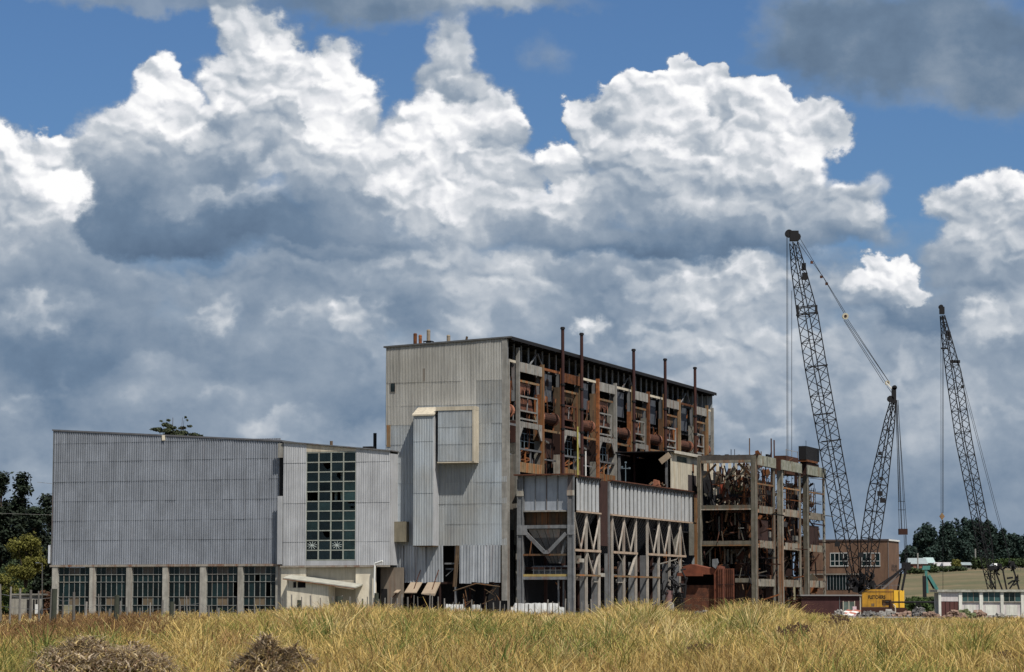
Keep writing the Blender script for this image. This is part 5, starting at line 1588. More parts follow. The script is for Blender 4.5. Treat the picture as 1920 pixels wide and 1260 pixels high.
cx = cp(1629, 1101); MB().prism([(cx.x - .5, CY - 1, zt_), (cx.x + .5, CY - 1, zt_), (cx.x + .3, CY - 1, zt_ + .75), (cx.x - .3, CY - 1, zt_ + .6)], (0, .7, 0)).build('white_cowl', m_white(), crane)
# winch tangle at the boom foot
mb = MB()
for k in range(46):
    x, z = rnd.uniform(1588, 1640), rnd.uniform(1078, 1108)
    z = min(z, 1094) if x > 1608 else z
    a = cp(x, z, rnd.uniform(-1.5, 2)); b = a + Vector((rnd.uniform(-1.3, .6), rnd.uniform(-1, 1), rnd.uniform(-.8, 1.6)))
    mb.bar(a, b, rnd.uniform(.1, .45))
for x, y, r in ((1606, 1100, 1.0), (1616, 1106, .8), (1634, 1098, .7), (1597, 1095, .6)):
    c = cp(x, y); mb.tube(c + Vector((0, -1, 0)), c + Vector((0, 1, 0)), r, 12)
mb.build('winch_gear', bk, crane)
mb = MB()
for s_ in (-1, 1):
    y = CY + s_ * 2.3
    mb.prism([(xl - 1.0, y, .3), (xl - .6, y, 0), (xr_ - .2, y, 0), (xr_ + .2, y, .3), (xr_ + .2, y, .9), (xr_ - .2, y, 1.2), (xl - .6, y, 1.2), (xl - 1.0, y, .9)], (0, .8 * s_, 0))
mb.box(xl + 1, xr_ - 1.5, CY - 2, CY + 2, .6, zb - .2)
mb.build('undercarriage', m_rust_dk(), crane)

# second crane, farther back on the right
DY = 560.0
def dp(px, py, dy=0.0): return atY(px, py, DY + dy)
db = dp(1862, 1140); db.z = 0
crane2 = thing('lattice_crane', 'distant crane with thin black lattice boom in front of the hill trees', 'crane', (0, 0, 0), plant=False)
crane2.location = db; OFF[crane2.name] = tuple(db)
lattice(crane2, [(dp(x, y, (1100 - y) * .012), h) for x, y, h in [(1862, 1118, .5), (1846, 1020, 1.1), (1807, 825, 1.2), (1788, 700, 1.15), (1774, 630, .7), (1767, 592, .35)]], sd, bk, panel=1.7, chord=.11)
c = dp(1766, 580, 6); MB().box(c.x - .5, c.x + .5, c.y - .5, c.y + .5, c.z - 1.0, c.z + .5).tube(c + Vector((-.2, -.4, .5)), c + Vector((-.2, .4, .5)), .5, 10).build('boom_head', bk, crane2)
for px, py, a, b in ((1780, 630, .35, .9), (1771, 653, 1.0, .15), (1791, 678, 1.4, .3), (1777, 625, .3, .6), (1805, 725, .4, .3)):
    c = dp(px, py, 5); MB().box(c.x - a / 1.4, c.x + a / 1.4, c.y - .3, c.y + .3, c.z - b, c.z + b).build('fitting', bk, crane2)
for a, b in (((1764, 590), (1764.5, 962)), ((1767, 590), (1767.5, 962)), ((1769, 590), (1768.5, 962)), ((1801, 705), (1875, 990)), ((1804, 705), (1878, 990)), ((1770, 590), (1802, 707))):
    MB().tube(dp(*a, 5), dp(*b, 5), .045, 5, cap=False).build('rope', cable, crane2)
c = dp(1766.5, 968, 5); MB().prism([(c.x - .55, c.y, c.z), (c.x, c.y, c.z - .8), (c.x + .55, c.y, c.z), (c.x, c.y, c.z + .8)], (0, .4, 0)).build('hook_block', m_ochre(), crane2)
MB().bar(dp(1767, 975, 5), dp(1768, 984, 5), .3).build('hook', bk, crane2)
MB().tube(dp(1768, 980, 5), dp(1768, 1112, 5), .05, 5).build('rope', cable, crane2)
mb = MB()
c = dp(1876, 990, 5)
mb.bar(dp(1878, 990, 4), dp(1896, 1060, 2), .12)
r = random.Random(8)
for k in range(40):
    px, py = r.choice(((1862, 1068), (1873, 1064), (1897, 1060), (1905, 1086)))
    a = dp(px + r.uniform(-8, 8), py + r.uniform(-6, 6)); mb.bar(a, a + Vector((r.uniform(-1.2, 1.2), r.uniform(-1, 1), r.uniform(-.9, .9))), r.uniform(.15, .4))
for px, py, a, b in ((1862, 1066, .9, .4), (1874, 1062, .5, .6), (1897, 1058, .7, .5), (1906, 1085, .4, .5)):
    c = dp(px, py); mb.box(c.x - a * .8, c.x + a * .8, c.y - .5, c.y + .5, c.z - b, c.z + b)
for a, b in (((1898, 1062), (1906, 1086)), ((1906, 1085), (1893, 1104)), ((1906, 1088), (1912, 1110)), ((1866, 1070), (1880, 1108)), ((1852, 1075), (1868, 1108)), ((1880, 1068), (1888, 1108))):
    mb.bar(dp(*a), dp(*b), .3)
mb.build('gantry', bk, crane2, kind='stuff')
MB().box(dp(1850, 1).x, dp(1900, 1).x, DY, DY + 4, .6, 3.2).build('machine_house', m_rust_dk(), crane2)

# ------------------------------------------------------------------ brick building behind the crane
br = mat('brown_brick', (.165, .095, .060), .9, 0, .5, .5, .7, .05, dark=(.10, .06, .045), spot=.15, island=0)
BY = 528.0
corner = atY(1665, 1014, BY)
zB = corner.z
Bt = thing('brick_building', 'square brown brick building with white framed windows behind the yellow crane', 'building', (corner.x, BY, 0), plant=False, yaw=-TH)
def bfront(px, py):
    """pixel -> (x, z) on the building's front plane, in its own frame"""
    d = Vector(ray(px, py)); n = Vector((ST, CT, 0))
    k = (Vector((corner.x, BY, 0)) - Vector((0, 0, CZ))).dot(n) / d.dot(n)
    p = Vector((0, 0, CZ)) + d * k
    rel = p - Vector((corner.x, BY, 0))
    return (rel.x * CT - rel.y * ST, p.z)
wl = bfront(1500, 1050)[0]
Rl = 10.6
MB().box(wl, 0, .0, .3, 0, zB).box(-.3, 0, .32, Rl, 0, zB).box(wl, -.32, Rl - .3, Rl, 0, zB).build('wall', br, Bt)
MB().box(wl - .2, .15, -.15, Rl + .1, zB, zB + .35).build('roof', mat('dark_parapet', (.07, .05, .045), .9), Bt)
MB().box(.16, .2, 0, Rl, zB + .02, zB + .34).build('coping', m_white(), Bt)
MB().box(-.02, .06, -.06, .02, 0, zB).build('corner_pipe', m_greyst(), Bt)
for (a, b, c_, d_, sp) in ((1557, 1590, 1037, 1060, 4), (1616, 1650, 1037, 1060, 4)):
    x0, z1 = bfront(a, c_); x1, z0 = bfront(b, d_)
    mb = MB(); 
    for i in range(sp + 1):
        x = x0 + (x1 - x0) * i / sp; mb.box(x - .06, x + .06, -.1, .0, z0, z1)
    mb.box(x0 - .1, x1 + .1, -.14, .02, z0 - .22, z0 - .01); mb.box(x0, x1, -.1, 0, z1 - .1, z1 + .08); mb.box(x0, x1, -.08, 0, (z0 * .65 + z1 * .35) - .06, (z0 * .65 + z1 * .35) + .06)
    wn = mb.build('window', mat('dull_white_frame', (.42, .42, .40), .8), Bt)
    for i in range(sp):
        xa = x0 + (x1 - x0) * i / sp + .1; xb_ = x0 + (x1 - x0) * (i + 1) / sp - .1
        child('pane', MB().box(xa, xb_, -.05, -.02, z0, z1).mesh('pane', br if i == 2 and a > 1600 else glass('dark_hall_glass', (0, 0, 0), .8), OFF[wn.name]), wn)
x0, z1 = bfront(1551, 1078); x1, z0 = bfront(1592, 1106)
mb = MB()
for i in range(8): mb.box(x0 + (x1 - x0) * i / 7 - .07, x0 + (x1 - x0) * i / 7 + .07, -.08, 0, z0, z1)
wn = mb.build('window', m_greyst(), Bt)
child('pane', MB().box(x0, x1, -.04, -.02, z0, z1).mesh('pane', glass('dark_hall_glass', (0, 0, 0), .8)), wn)
MB().box(wl + .3, bfront(1600, 1)[0], -.3, -.1, z1 + .05, z1 + .25).build('ledge', m_conc(), Bt)
for k, y in enumerate((3.6, 4.9, 6.6, 7.9)):      # worn dark letters, no longer legible, on the side wall
    zc = 8.9
    mk = MB()
    for i in range(8):
        t0, t1 = i * math.pi / 4, (i + 1) * math.pi / 4
        mk.bar((.03, y + .5 * math.cos(t0), zc + .55 * math.sin(t0)), (.03, y + .5 * math.cos(t1), zc + .55 * math.sin(t1)), .04, .34, up=(0, 1, 0))
    mk.build('worn_sign_letter', mat('worn_sign', (.07, .045, .035), .9), Bt)

# ------------------------------------------------------------------ low red building and scrap in front of the crane
RY = 398.0
def rp(px, py, dy=0.0): return atY(px, py, RY + dy)
r0, r1 = rp(1503, 1130).x, rp(1612, 1130).x
rz = H(1117.5, RY)
red = mat('dark_red_brown_wall', (.060, .022, .020), .85, 0, .5, .7, .4, .1)
Rt = thing('red_shed', 'low dark red shed with a thin grey roof edge and a cream end wall', 'shed', ((r0 + r1) / 2, RY, 0), plant=False)
OFF[Rt.name] = ((r0 + r1) / 2, RY, 0)
MB().box(r0, r1, RY, RY + .2, 0, rz).build('wall', red, Rt)
MB().box(r0, r1, RY + 4.6, RY + 4.8, 0, rz).build('wall', red, Rt)
r2 = rp(1622, 1130).x
MB().hexa([(r1 + .01, RY, 0), (r2, RY + 4.8, 0), (r2 - .2, RY + 4.8, 0), (r1 - .19, RY + .21, 0), (r1 + .01, RY, rz - .05), (r2, RY + 4.8, rz - .35), (r2 - .2, RY + 4.8, rz - .35), (r1 - .19, RY + .21, rz - .05)]).build('end_wall', m_trim(), Rt)
MB().box(r0 - .2, r1 + .25, RY - .4, RY + 5, rz + .02, rz + .2).build('roof', mat('grey_sheet_roof', (.22, .21, .20), .7), Rt)
MB().box(rp(1560, 1).x, rp(1561, 1).x, RY - .08, RY - .0, 0, rz).build('cover_strip', m_greyst(), Rt)
MB().box(rp(1562.5, 1).x, rp(1566.5, 1).x, RY - .05, RY - .0, 0, H(1128, RY)).build('door_gap', m_black(), Rt)
MB().box(rp(1568, 1).x, rp(1587, 1).x, RY - .06, RY - .0, .3, H(1128, RY)).build('window', glass('grey_green_glass', (.16, .20, .17), .9), Rt)
mb = MB(); a, b = rp(1567, 1).x, rp(1588, 1).x
for x in (a, (a + b) / 2, b): mb.box(x - .05, x + .05, RY - .1, RY - .07, .3, H(1127, RY))
mb.build('window_frame', m_trim(), Rt)
a = rp(1602, 1137, -3)
single(MB().box(-.28, .28, -.2, .2, 0, a.z), 'barrier_post', mat('pink_white_paint', (.70, .50, .52), .7, 0, .5, 3), 'upright white and red striped barrier stub against the red shed', 'barrier', (a.x, RY - 3, 0), plant=False)
for k, (px, py, nm_) in enumerate(((1583, 1155, 'left'), (1597, 1157, 'right'))):
    a = rp(px, py, -5)
    t = thing('striped_panel', 'tipped red and white panel among rubble, %s one of the pair by the red shed' % nm_, 'panel', (a.x, RY - 5, 0), 'tipped striped panels', plant=False)
    for j in range(4):
        f = j * .32
        MB().hexa([(-1.0 + f * 1.2, -.9 + f, .25 + f * .55), (-.1 + f * 1.2, -.9 + f, .1 + f * .55), (.28 + f * 1.2, -.62 + f, .28 + f * .55), (-.6 + f * 1.2, -.62 + f, .43 + f * .55),
                   (-1.0 + f * 1.2, -.9 + f, .35 + f * .55), (-.1 + f * 1.2, -.9 + f, .2 + f * .55), (.28 + f * 1.2, -.62 + f, .38 + f * .55), (-.6 + f * 1.2, -.62 + f, .53 + f * .55)]).build('stripe', m_white() if j % 2 == 0 else mat('faded_red', (.36, .12, .08), .8), t)

# black pipe run on a trestle, little stand
PY = 405.0
pz = H(1129, PY)
t = thing('pipe_trestle', 'long black pipe run carried on an A frame stand before the yellow crane', 'pipe', (atY(1706, 1, PY).x, PY, 0), plant=False)
OFF[t.name] = (atY(1706, 1, PY).x, PY, 0)
MB().tube((atY(1645, 1, PY).x, PY, pz), (atY(1760, 1, PY).x, PY, pz), .13, 8).build('pipe', bk, t)
X = lambda px: atY(px, 1, PY).x
for a, b in (((1702, 1130), (1693, 1162)), ((1705, 1130), (1718, 1162)), ((1704, 1130), (1703, 1162)), ((1706, 1131), (1712, 1140))):
    MB().bar((X(a[0]), PY, H(a[1], PY)), (X(b[0]), PY, max(0, H(b[1], PY))), .13).build('leg', bk, t)
MB().bar((X(1696), PY, H(1140, PY)), (X(1713), PY, H(1140, PY)), .12).build('crossbar', bk, t)
t = thing('rusted_valve', 'dark rusted valve stump with a bent pale pipe under the crane house', 'valve', (X(1651), PY - 2, 0), plant=False)
OFF[t.name] = (X(1651), PY - 2, 0)
MB().tube((X(1651), PY - 2, 0), (X(1651), PY - 2, H(1131, PY)), .42, 12, .3).tube((X(1650), PY - 2, H(1131, PY)), (X(1650), PY - 2, H(1127, PY)), .2, 8).build('body', m_rust_dk(), t)
MB().path([(X(1655), PY - 2.2, H(1133, PY)), (X(1658.5), PY - 2.2, H(1137, PY)), (X(1659), PY - 2.2, H(1148, PY))], .09, 6).build('elbow', m_trim(), t)

# teal excavator, only its dipper and boom stand above the white block
EY = 440.0
def ep(px, py): return atY(px, py, EY)
t = thing('teal_excavator', 'teal excavator with its folded arm raised behind the white garage', 'excavator', (ep(1762, 1).x, EY, 0), plant=False)
OFF[t.name] = (ep(1762, 1).x, EY, 0)
teal = mat('teal_paint', (.07, .22, .19), .5, 0, .4, 1.0, .4, .15)
MB().bar(ep(1736, 1068), ep(1738.5, 1112), .42).build('dipper', teal, t)
MB().bar(ep(1733, 1080), ep(1734.5, 1150), .55).build('dipper_black_plate', bk, t)  # black strip along the left of the dipper
MB().bar(ep(1741, 1079), ep(1757, 1106), .75, .5).build('boom', teal, t)
MB().bar(ep(1738, 1080), ep(1751, 1104), .28).build('hydraulic_ram', bk, t)
c = ep(1736, 1066); MB().prism([(c.x - .65, c.y - .3, c.z - .2), (c.x + .6, c.y - .3, c.z - .2), (c.x + .7, c.y - .3, c.z + .45), (c.x - .5, c.y - .3, c.z + .45)], (0, .8, 0)).build('bucket_link', teal, t)
MB().bar(ep(1731, 1076), ep(1731, 1090), .1).build('hose', bk, t)
MB().box(ep(1752, 1).x, ep(1775, 1).x, EY, EY + 2.5, .8, 2.4).build('body', teal, t)
MB().box(ep(1748, 1).x, ep(1778, 1).x, EY - .3, EY + 2.8, 0, .78).build('track', bk, t)
c = ep(1749, 1088); MB().box(c.x - .05, c.x + .25, c.y - .31, c.y - .29, c.z - 1.2, c.z - .9).build('decal', m_black(), t)

# ------------------------------------------------------------------ white garage block on the right
WY = 372.0
def wp(px, py): return atY(px, py, WY)
gx0, gx1 = wp(1742, 1).x, wp(1897.5, 1).x
gz0 = H(1105.5, WY); 
Gt = thing('white_garage', 'low white block with three glazed bays and one brown door', 'garage', ((gx0 + gx1) / 2, WY, 0), plant=False)
OFF[Gt.name] = ((gx0 + gx1) / 2, WY, 0)
wht = mat('stained_white', (.68, .67, .60), .85, 0, .4, 1.0, .6, .15)
for a, b in ((1742, 1746.5), (1779, 1785), (1817, 1823), (1855.5, 1861), (1893, 1898)):
    MB().box(wp(a, 1).x, wp(b, 1).x, WY - .12, WY + .3, 0, gz0 - .35).build('pier', wht, Gt)
MB().box(gx0 - .2, gx1 + .25, WY - .35, WY + 6.5, gz0 - .33, gz0).build('roof', mat('lichen_slab', (.42, .41, .35), .95, 0, .9, 1.5, 0, .2, dark=(.15, .14, .11)), Gt)
bayx = [(1746.5, 1779), (1785, 1817), (1823, 1855.5), (1861, 1893)]
zs_, zw = H(1127.5, WY), H(1108.5, WY)
pinkw = mat('pinkish_white', (.60, .55, .53), .9, 0, .4, .8, .4, .05)
for i, (a, b) in enumerate(bayx):
    x0, x1 = wp(a, 1).x, wp(b, 1).x
    if i == 0:
        MB().box(x0, x1, WY + .02, WY + .15, zs_, gz0 - .36).build('door_panel', pinkw, Gt)
        MB().box(x0, x1, WY + .05, WY + .18, 0, zs_ - .02).build('door', mat('oxblood_door', (.09, .035, .03), .7, 0, .4, 1), Gt)
        for j in range(1, 4):
            x = x0 + (x1 - x0) * j / 4; MB().box(x - .03, x + .03, WY + .0, WY + .05, 0, zs_ - .05).build('door_batten', m_rust_dk(), Gt)
    else:
        MB().box(x0, x1, WY + .05, WY + .2, 0, zs_ - .14).build('infill_wall', pinkw, Gt)
        MB().box(x0 + .35, x1 - .5, WY + .0, WY + .05, .3, zs_ - .5).build('repaired_patch', wht, Gt)
        mb = MB().box(x0, x1, WY - .14, WY + .1, zs_ - .13, zs_)
        for j in range(4): 
            x = x0 + .05 + (x1 - x0 - .1) * j / 3; mb.box(x - .035, x + .035, WY + .02, WY + .1, zs_, gz0 - .36)
        wn = mb.build('window', m_conc_pale(), Gt)
        for j in range(3):
            xa = x0 + .05 + (x1 - x0 - .1) * j / 3 + .035; xb_ = x0 + .05 + (x1 - x0 - .1) * (j + 1) / 3 - .035
            child('pane', MB().box(xa, xb_, WY + .05, WY + .07, zs_, gz0 - .36).mesh('pane', glass('teal_garage_glass', (.03, .065, .065), .9), OFF[wn.name]), wn)
MB().box(gx0 + .3, gx1 - .3, WY + 5.5, WY + 5.7, 0, gz0 - .4).build('back_wall', wht, Gt)
x0 = gx1; x1 = wp(1914, 1).x
MB().hexa([(x0, WY, 0), (x1, WY + 6, 0), (x1 - .3, WY + 6, 0), (x0 - .25, WY + .31, 0), (x0, WY, gz0 - .02), (x1, WY + 6, gz0 - .02), (x1 - .3, WY + 6, gz0 - .02), (x0 - .25, WY + .31, gz0 - .02)]).build('side_wall', m_conc_pale(), Gt)
for k in range(3):
    x = wp(1898 + k * 5, 1).x
    MB().box(x, x + .3, WY - .1 + 1.8 * k, WY + 1.6 * k + .05, 0, gz0 - .1).build('buttress', m_conc_pale(), Gt)

# ------------------------------------------------------------------ rubble, slabs, tarpaulin
def rock_mesh(n, seed, w, d, h, smin, smax):
    r = random.Random(seed); mb = MB()
    for i in range(n):
        x, y = r.gauss(0, w / 2.6), r.gauss(0, d / 2.6)
        z = max(0, h * (1 - (abs(x) / w) ** 1.5 - (abs(y) / d) ** 1.5)) * r.uniform(.2, 1)
        s = r.uniform(smin, smax)
        q = [Vector((a, b, c)) * s for a, b, c in ((-1, -1, -1), (1, -1, -1), (1, 1, -1), (-1, 1, -1), (-1, -1, 1), (1, -1, 1), (1, 1, 1), (-1, 1, 1))]
        rot = Matrix.Rotation(r.uniform(0, 6), 3, 'Z') @ Matrix.Rotation(r.uniform(-.8, .8), 3, 'X')
        st_ = Vector((r.uniform(.5, 1.8), r.uniform(.5, 1.2), r.uniform(.3, .9)))
        q = [rot @ Vector((p.x * st_.x * r.uniform(.8, 1.1), p.y * st_.y, p.z * st_.z)) + Vector((x, y, z + s * .3)) for p in q]
        mb.hexa(q)
    return mb
rm = [mat('pink_rubble', (.30, .20, .15), .95, 0, .7, 1.2), mat('pale_rubble', (.33, .31, .28), .95, 0, .6, 1.2), mat('grey_rubble', (.19, .18, .17), .95, 0, .6, 1.2), mat('green_mound', (.13, .15, .07), .95, 0, .6, 1.5)]
for i, (px, Y, w, h, n, mi, lb) in enumerate((
        (1745, 372, 1.6, .7, 60, 0, 'pinkish brick rubble at the corner pier of the white garage'),
        (1700, 392, 3.2, .6, 90, 0, 'pink and pale rubble spread under the pipe trestle'),
        (1665, 396, 2.4, .8, 80, 1, 'pale broken concrete heap below the crane house'),
        (1722, 385, 1.5, 1.5, 70, 2, 'grey heap of tangled scrap beside the green bush'),
        (1790, 362, 1.8, .9, 60, 0, 'brown rubble heap before the first glazed bay of the garage'),
        (1806, 364, 2.2, 1.1, 70, 3, 'grassy green mound in front of the garage windows'),
        (1836, 366, 1.8, .9, 60, 0, 'orange brick heap before the middle glazed garage bay'),
        (1875, 366, 1.3, .5, 40, 1, 'white stones before the last glazed garage bay'),
        (1630, 390, 2.0, .7, 60, 2, 'bluish grey rubble at the cream end of the red shed'),
        (1573, 388, 1.2, .9, 40, 1, 'pale rubble under the red shed window'),
        (1160, 350, 2.4, 1.2, 70, 1, 'pale and rusty debris heap at the foot of the hopper posts'),
        (1320, 375, 3.0, .8, 70, 2, 'dark scrap heap before the boiler shell'),
        (590, 350, 4.0, 1.4, 90, 2, 'grey and brown rubble heap before the lean-to'))):
    p = atY(px, 1128, Y)
    single(rock_mesh(n, i, w, w * .6, h, .08, .30), 'rubble_heap', rm[mi], lb, 'rubble', (p.x, Y, 0), 'rubble heaps round the site', plant=False)['kind'] = 'stuff'
TY = 340.0
def ribbon(x0px, x1px, ztop_px, nm, lb):
    a, b = atY(x0px, 1, TY).x, atY(x1px, 1, TY).x
    zt2 = H(ztop_px, TY)
    n = 26; mb = MB(); r = random.Random(x0px)
    top = [zt2 * (1 if .04 < i / n < .9 else .75) + r.uniform(-.05, .05) for i in range(n + 1)]
    for i in range(n):
        x, x2 = a + (b - a) * i / n, a + (b - a) * (i + 1) / n
        o1, o2 = .18 * math.sin(i * 1.9), .18 * math.sin((i + 1) * 1.9)
        mb.poly([(x, TY + o1, 0), (x2, TY + o2, 0), (x2, TY + .5 + o2 * .4, top[i + 1]), (x, TY + .5 + o1 * .4, top[i])])
        mb.poly([(x, TY + .5 + o1 * .4, top[i]), (x2, TY + .5 + o2 * .4, top[i + 1]), (x2, TY + 3, top[i + 1] * .9), (x, TY + 3, top[i] * .9)])
        mb.poly([(x, TY + 3, top[i] * .9), (x2, TY + 3, top[i + 1] * .9), (x2, TY + 3.3, 0), (x, TY + 3.3, 0)])
    q = Vector((a, TY, 0)); mb.v = [tuple(Vector(v) - q) for v in mb.v]
    single(mb, nm, mat('dirty_white_sheet', (.56, .56, .54), .8, 0, .5, .8, .4, .05), lb, 'tarpaulin', q, 'white sheeted heaps', plant=False)
ribbon(958, 1056, 1131, 'tarpaulin', 'long white sheeted heap below the hopper block front')
ribbon(836, 874, 1133, 'tarpaulin', 'short white sheeted heap below the boiler house loose sheets')
ribbon(883, 905, 1134, 'tarpaulin', 'smallest white sheeted heap, next to the rusty block')

# ------------------------------------------------------------------ houses, hedges and poles on the far hill
def house(px0, px1, pyb, pyt, Y, wallm, roofm, lb, wins=3, hipped=False):
    p0, p1 = atY(px0, pyb, Y), atY(px1, pyb, Y)
    w = p1.x - p0.x; z0 = ground_h((p0.x + p1.x) / 2, Y) - .3; zt2 = H(pyt, Y)
    zw_ = z0 + (zt2 - z0) * .62
    t = thing('house', lb, 'house', (p0.x, Y, 0), plant=False)
    MB().box(0, w, 0, 8, z0, zw_).build('wall', wallm, t)
    ins = 1.6 if hipped else -.1
    MB().poly([(-.5, -.6, zw_), (w + .5, -.6, zw_), (w - ins, 4, zt2), (ins, 4, zt2)]).poly([(-.5, 8.6, zw_), (ins, 4, zt2), (w - ins, 4, zt2), (w + .5, 8.6, zw_)]) \
        .poly([(-.5, -.6, zw_), (ins, 4, zt2), (-.5, 8.6, zw_)]).poly([(w + .5, -.6, zw_), (w + .5, 8.6, zw_), (w - ins, 4, zt2)]).build('roof', roofm, t)
    for i in range(wins):
        x = w * (i + .5) / wins
        MB().box(x - .6, x + .6, -.06, 0, z0 + (zw_ - z0) * .45, z0 + (zw_ - z0) * .85).build('window', m_dark(), t)
    return t
gr = mat('grey_green_roof', (.27, .31, .31), .6); pr = mat('pale_roof', (.42, .40, .39), .7)
house(1704, 1738, 1063, 1046, 1130, mat('house_brick', (.28, .13, .09), .9), gr, 'long low brick house with a grey green roof on the far hill')
house(1734, 1752, 1058, 1045, 1160, m_conc_pale(), mat('aqua_roof', (.36, .45, .43), .6), 'pale house with an aqua roof right of the long brick house', 2)
house(1754, 1769, 1069, 1054, 1120, m_conc_pale(), pr, 'small pale house left of the white gabled one on the hill', 2)
house(1770, 1789, 1070, 1054, 1110, m_white(), pr, 'white gabled house in the middle of the far hill', 2)
house(1800, 1822, 1066, 1054, 1130, m_conc(), gr, 'grey roofed house farthest right of the hill houses', 2)
house(1864, 1874, 1064, 1056, 1080, m_white(), m_white(), 'tiny bright white shed on the hill crest by the crane', 1)
for px, py0, py1, Y, lb in ((1721, 1037, 1062, 1100, 'pale pole before the long brick house on the hill'), (1829, 1029, 1048, 1100, 'thin white mast below the hill trees')):
    p = atY(px, py1, Y); z0 = ground_h(p.x, Y)
    single(MB().tube((0, 0, z0), (0, 0, H(py0, Y)), .3, 6), 'pole', m_lightst(), lb, 'pole', (p.x, Y, 0), plant=False)
def hedge_fence(): pass
t = thing('hill_fence', 'thin grey fence along the hill crest at the right edge', 'fence', (atY(1840, 1, 1060).x, 1060, 0), plant=False)
OFF[t.name] = (atY(1840, 1, 1060).x, 1060, 0)
for i in range(14):
    px = 1846 + i * 6; Y = 1060 - i * 3
    x = atY(px, 1, Y).x; z = ground_h(x, Y)
    MB().box(x - .1, x + .1, Y, Y + .2, z - .2, z + 1.4).build('post', m_wood(), t)
a = atY(1846, 1, 1060); b = atY(1924, 1, 1021)
MB().bar((a.x, 1060, ground_h(a.x, 1060) + 1.2), (b.x, 1021, ground_h(b.x, 1021) + 1.2), .12).build('rail', m_lightst(), t)

# ------------------------------------------------------------------ foliage
def leaf_mat(name, col, var=.5, trans=.25):
    if name in MATS: return MATS[name]
    M_ = bpy.data.materials.new(name); M_.use_nodes = True
    nt = M_.node_tree; N, L = nt.nodes, nt.links
    bs = N['Principled BSDF']; bs.inputs['Roughness'].default_value = .7; bs.inputs['Specular IOR Level'].default_value = .2
    at = N.new('ShaderNodeAttribute'); at.attribute_name = 'tint'
    g = N.new('ShaderNodeNewGeometry')
    n = N.new('ShaderNodeTexNoise'); n.inputs['Scale'].default_value = .35; n.inputs['Detail'].default_value = 3; L.new(g.outputs['Position'], n.inputs['Vector'])
    mr = N.new('ShaderNodeMapRange'); L.new(n.outputs['Fac'], mr.inputs[0]); mr.inputs[1].default_value = .3; mr.inputs[2].default_value = .7
    mr.inputs[3].default_value = 1 - var; mr.inputs[4].default_value = 1 + var
    hs = N.new('ShaderNodeHueSaturation'); L.new(mr.outputs[0], hs.inputs['Value'])
    mx = N.new('ShaderNodeMix'); mx.data_type = 'RGBA'; mx.blend_type = 'MULTIPLY'; mx.inputs['Factor'].default_value = 1
    mx.inputs[6].default_value = (*col, 1); L.new(at.outputs['Color'], mx.inputs[7]); L.new(mx.outputs[2], hs.inputs['Color'])
    L.new(hs.outputs[0], bs.inputs['Base Color'])
    if trans:
        tr = N.new('ShaderNodeBsdfTranslucent'); L.new(hs.outputs[0], tr.inputs[0])
        ms_ = N.new('ShaderNodeMixShader'); ms_.inputs[0].default_value = trans
        L.new(bs.outputs[0], ms_.inputs[1]); L.new(tr.outputs[0], ms_.inputs[2]); L.new(ms_.outputs[0], N['Material Output'].inputs[0])
    MATS[name] = M_
    return M_


def np_mesh(name, verts, quads, m, tint=None):
    """verts (n,3), quads (k,4) numpy -> mesh; tint (n,3) per vertex"""
    me = bpy.data.meshes.new(name)
    nv, nq = len(verts), len(quads)
    me.vertices.add(nv); me.vertices.foreach_set('co', verts.astype(np.float32).ravel())
    me.loops.add(nq * 4); me.loops.foreach_set('vertex_index', quads.astype(np.int32).ravel())
    me.polygons.add(nq); me.polygons.foreach_set('loop_start', np.arange(nq, dtype=np.int32) * 4)
    try: me.polygons.foreach_set('loop_total', np.full(nq, 4, dtype=np.int32))
    except Exception: pass
    if tint is not None:
        at = me.attributes.new('tint', 'FLOAT_COLOR', 'POINT')
        c = np.ones((nv, 4), np.float32); c[:, :3] = tint
        at.data.foreach_set('color', c.ravel())
    me.materials.append(m); me.update(calc_edges=True); me.validate()
    return me


def leaves(blobs, n, size, rs, flat=.5, shell=.45):
    """quads spread through ellipsoid blobs [(cx,cy,cz,rx,ry,rz)]"""
    V = np.array([b[3] * b[5] for b in blobs]); pr_ = V / V.sum()
    idx = rs.choice(len(blobs), n, p=pr_)
    B = np.array(blobs)[idx]
    d = rs.normal(size=(n, 3)); d /= np.linalg.norm(d, axis=1)[:, None]
    r = shell + (1 - shell) * rs.random(n) ** .6
    r *= 1 + .12 * rs.normal(size=n)
    c = B[:, :3] + d * B[:, 3:] * r[:, None]
    nrm = d + rs.normal(size=(n, 3)) * .9; nrm[:, 2] += flat
    nrm /= np.linalg.norm(nrm, axis=1)[:, None]
    a = np.cross(nrm, rs.normal(size=(n, 3))); a /= np.linalg.norm(a, axis=1)[:, None]
    b = np.cross(nrm, a)
    s = size * (.6 + .8 * rs.random(n))
    a *= s[:, None]; b *= (s * .55)[:, None]
    v = np.stack([c - a, c - b, c + a, c + b], 1).reshape(-1, 3)
    q = np.arange(n * 4).reshape(-1, 4)
    t = np.repeat((.65 + .7 * rs.random(n))[:, None] * np.array([[1, 1, 1]]), 4, 0)
    return v, q, t


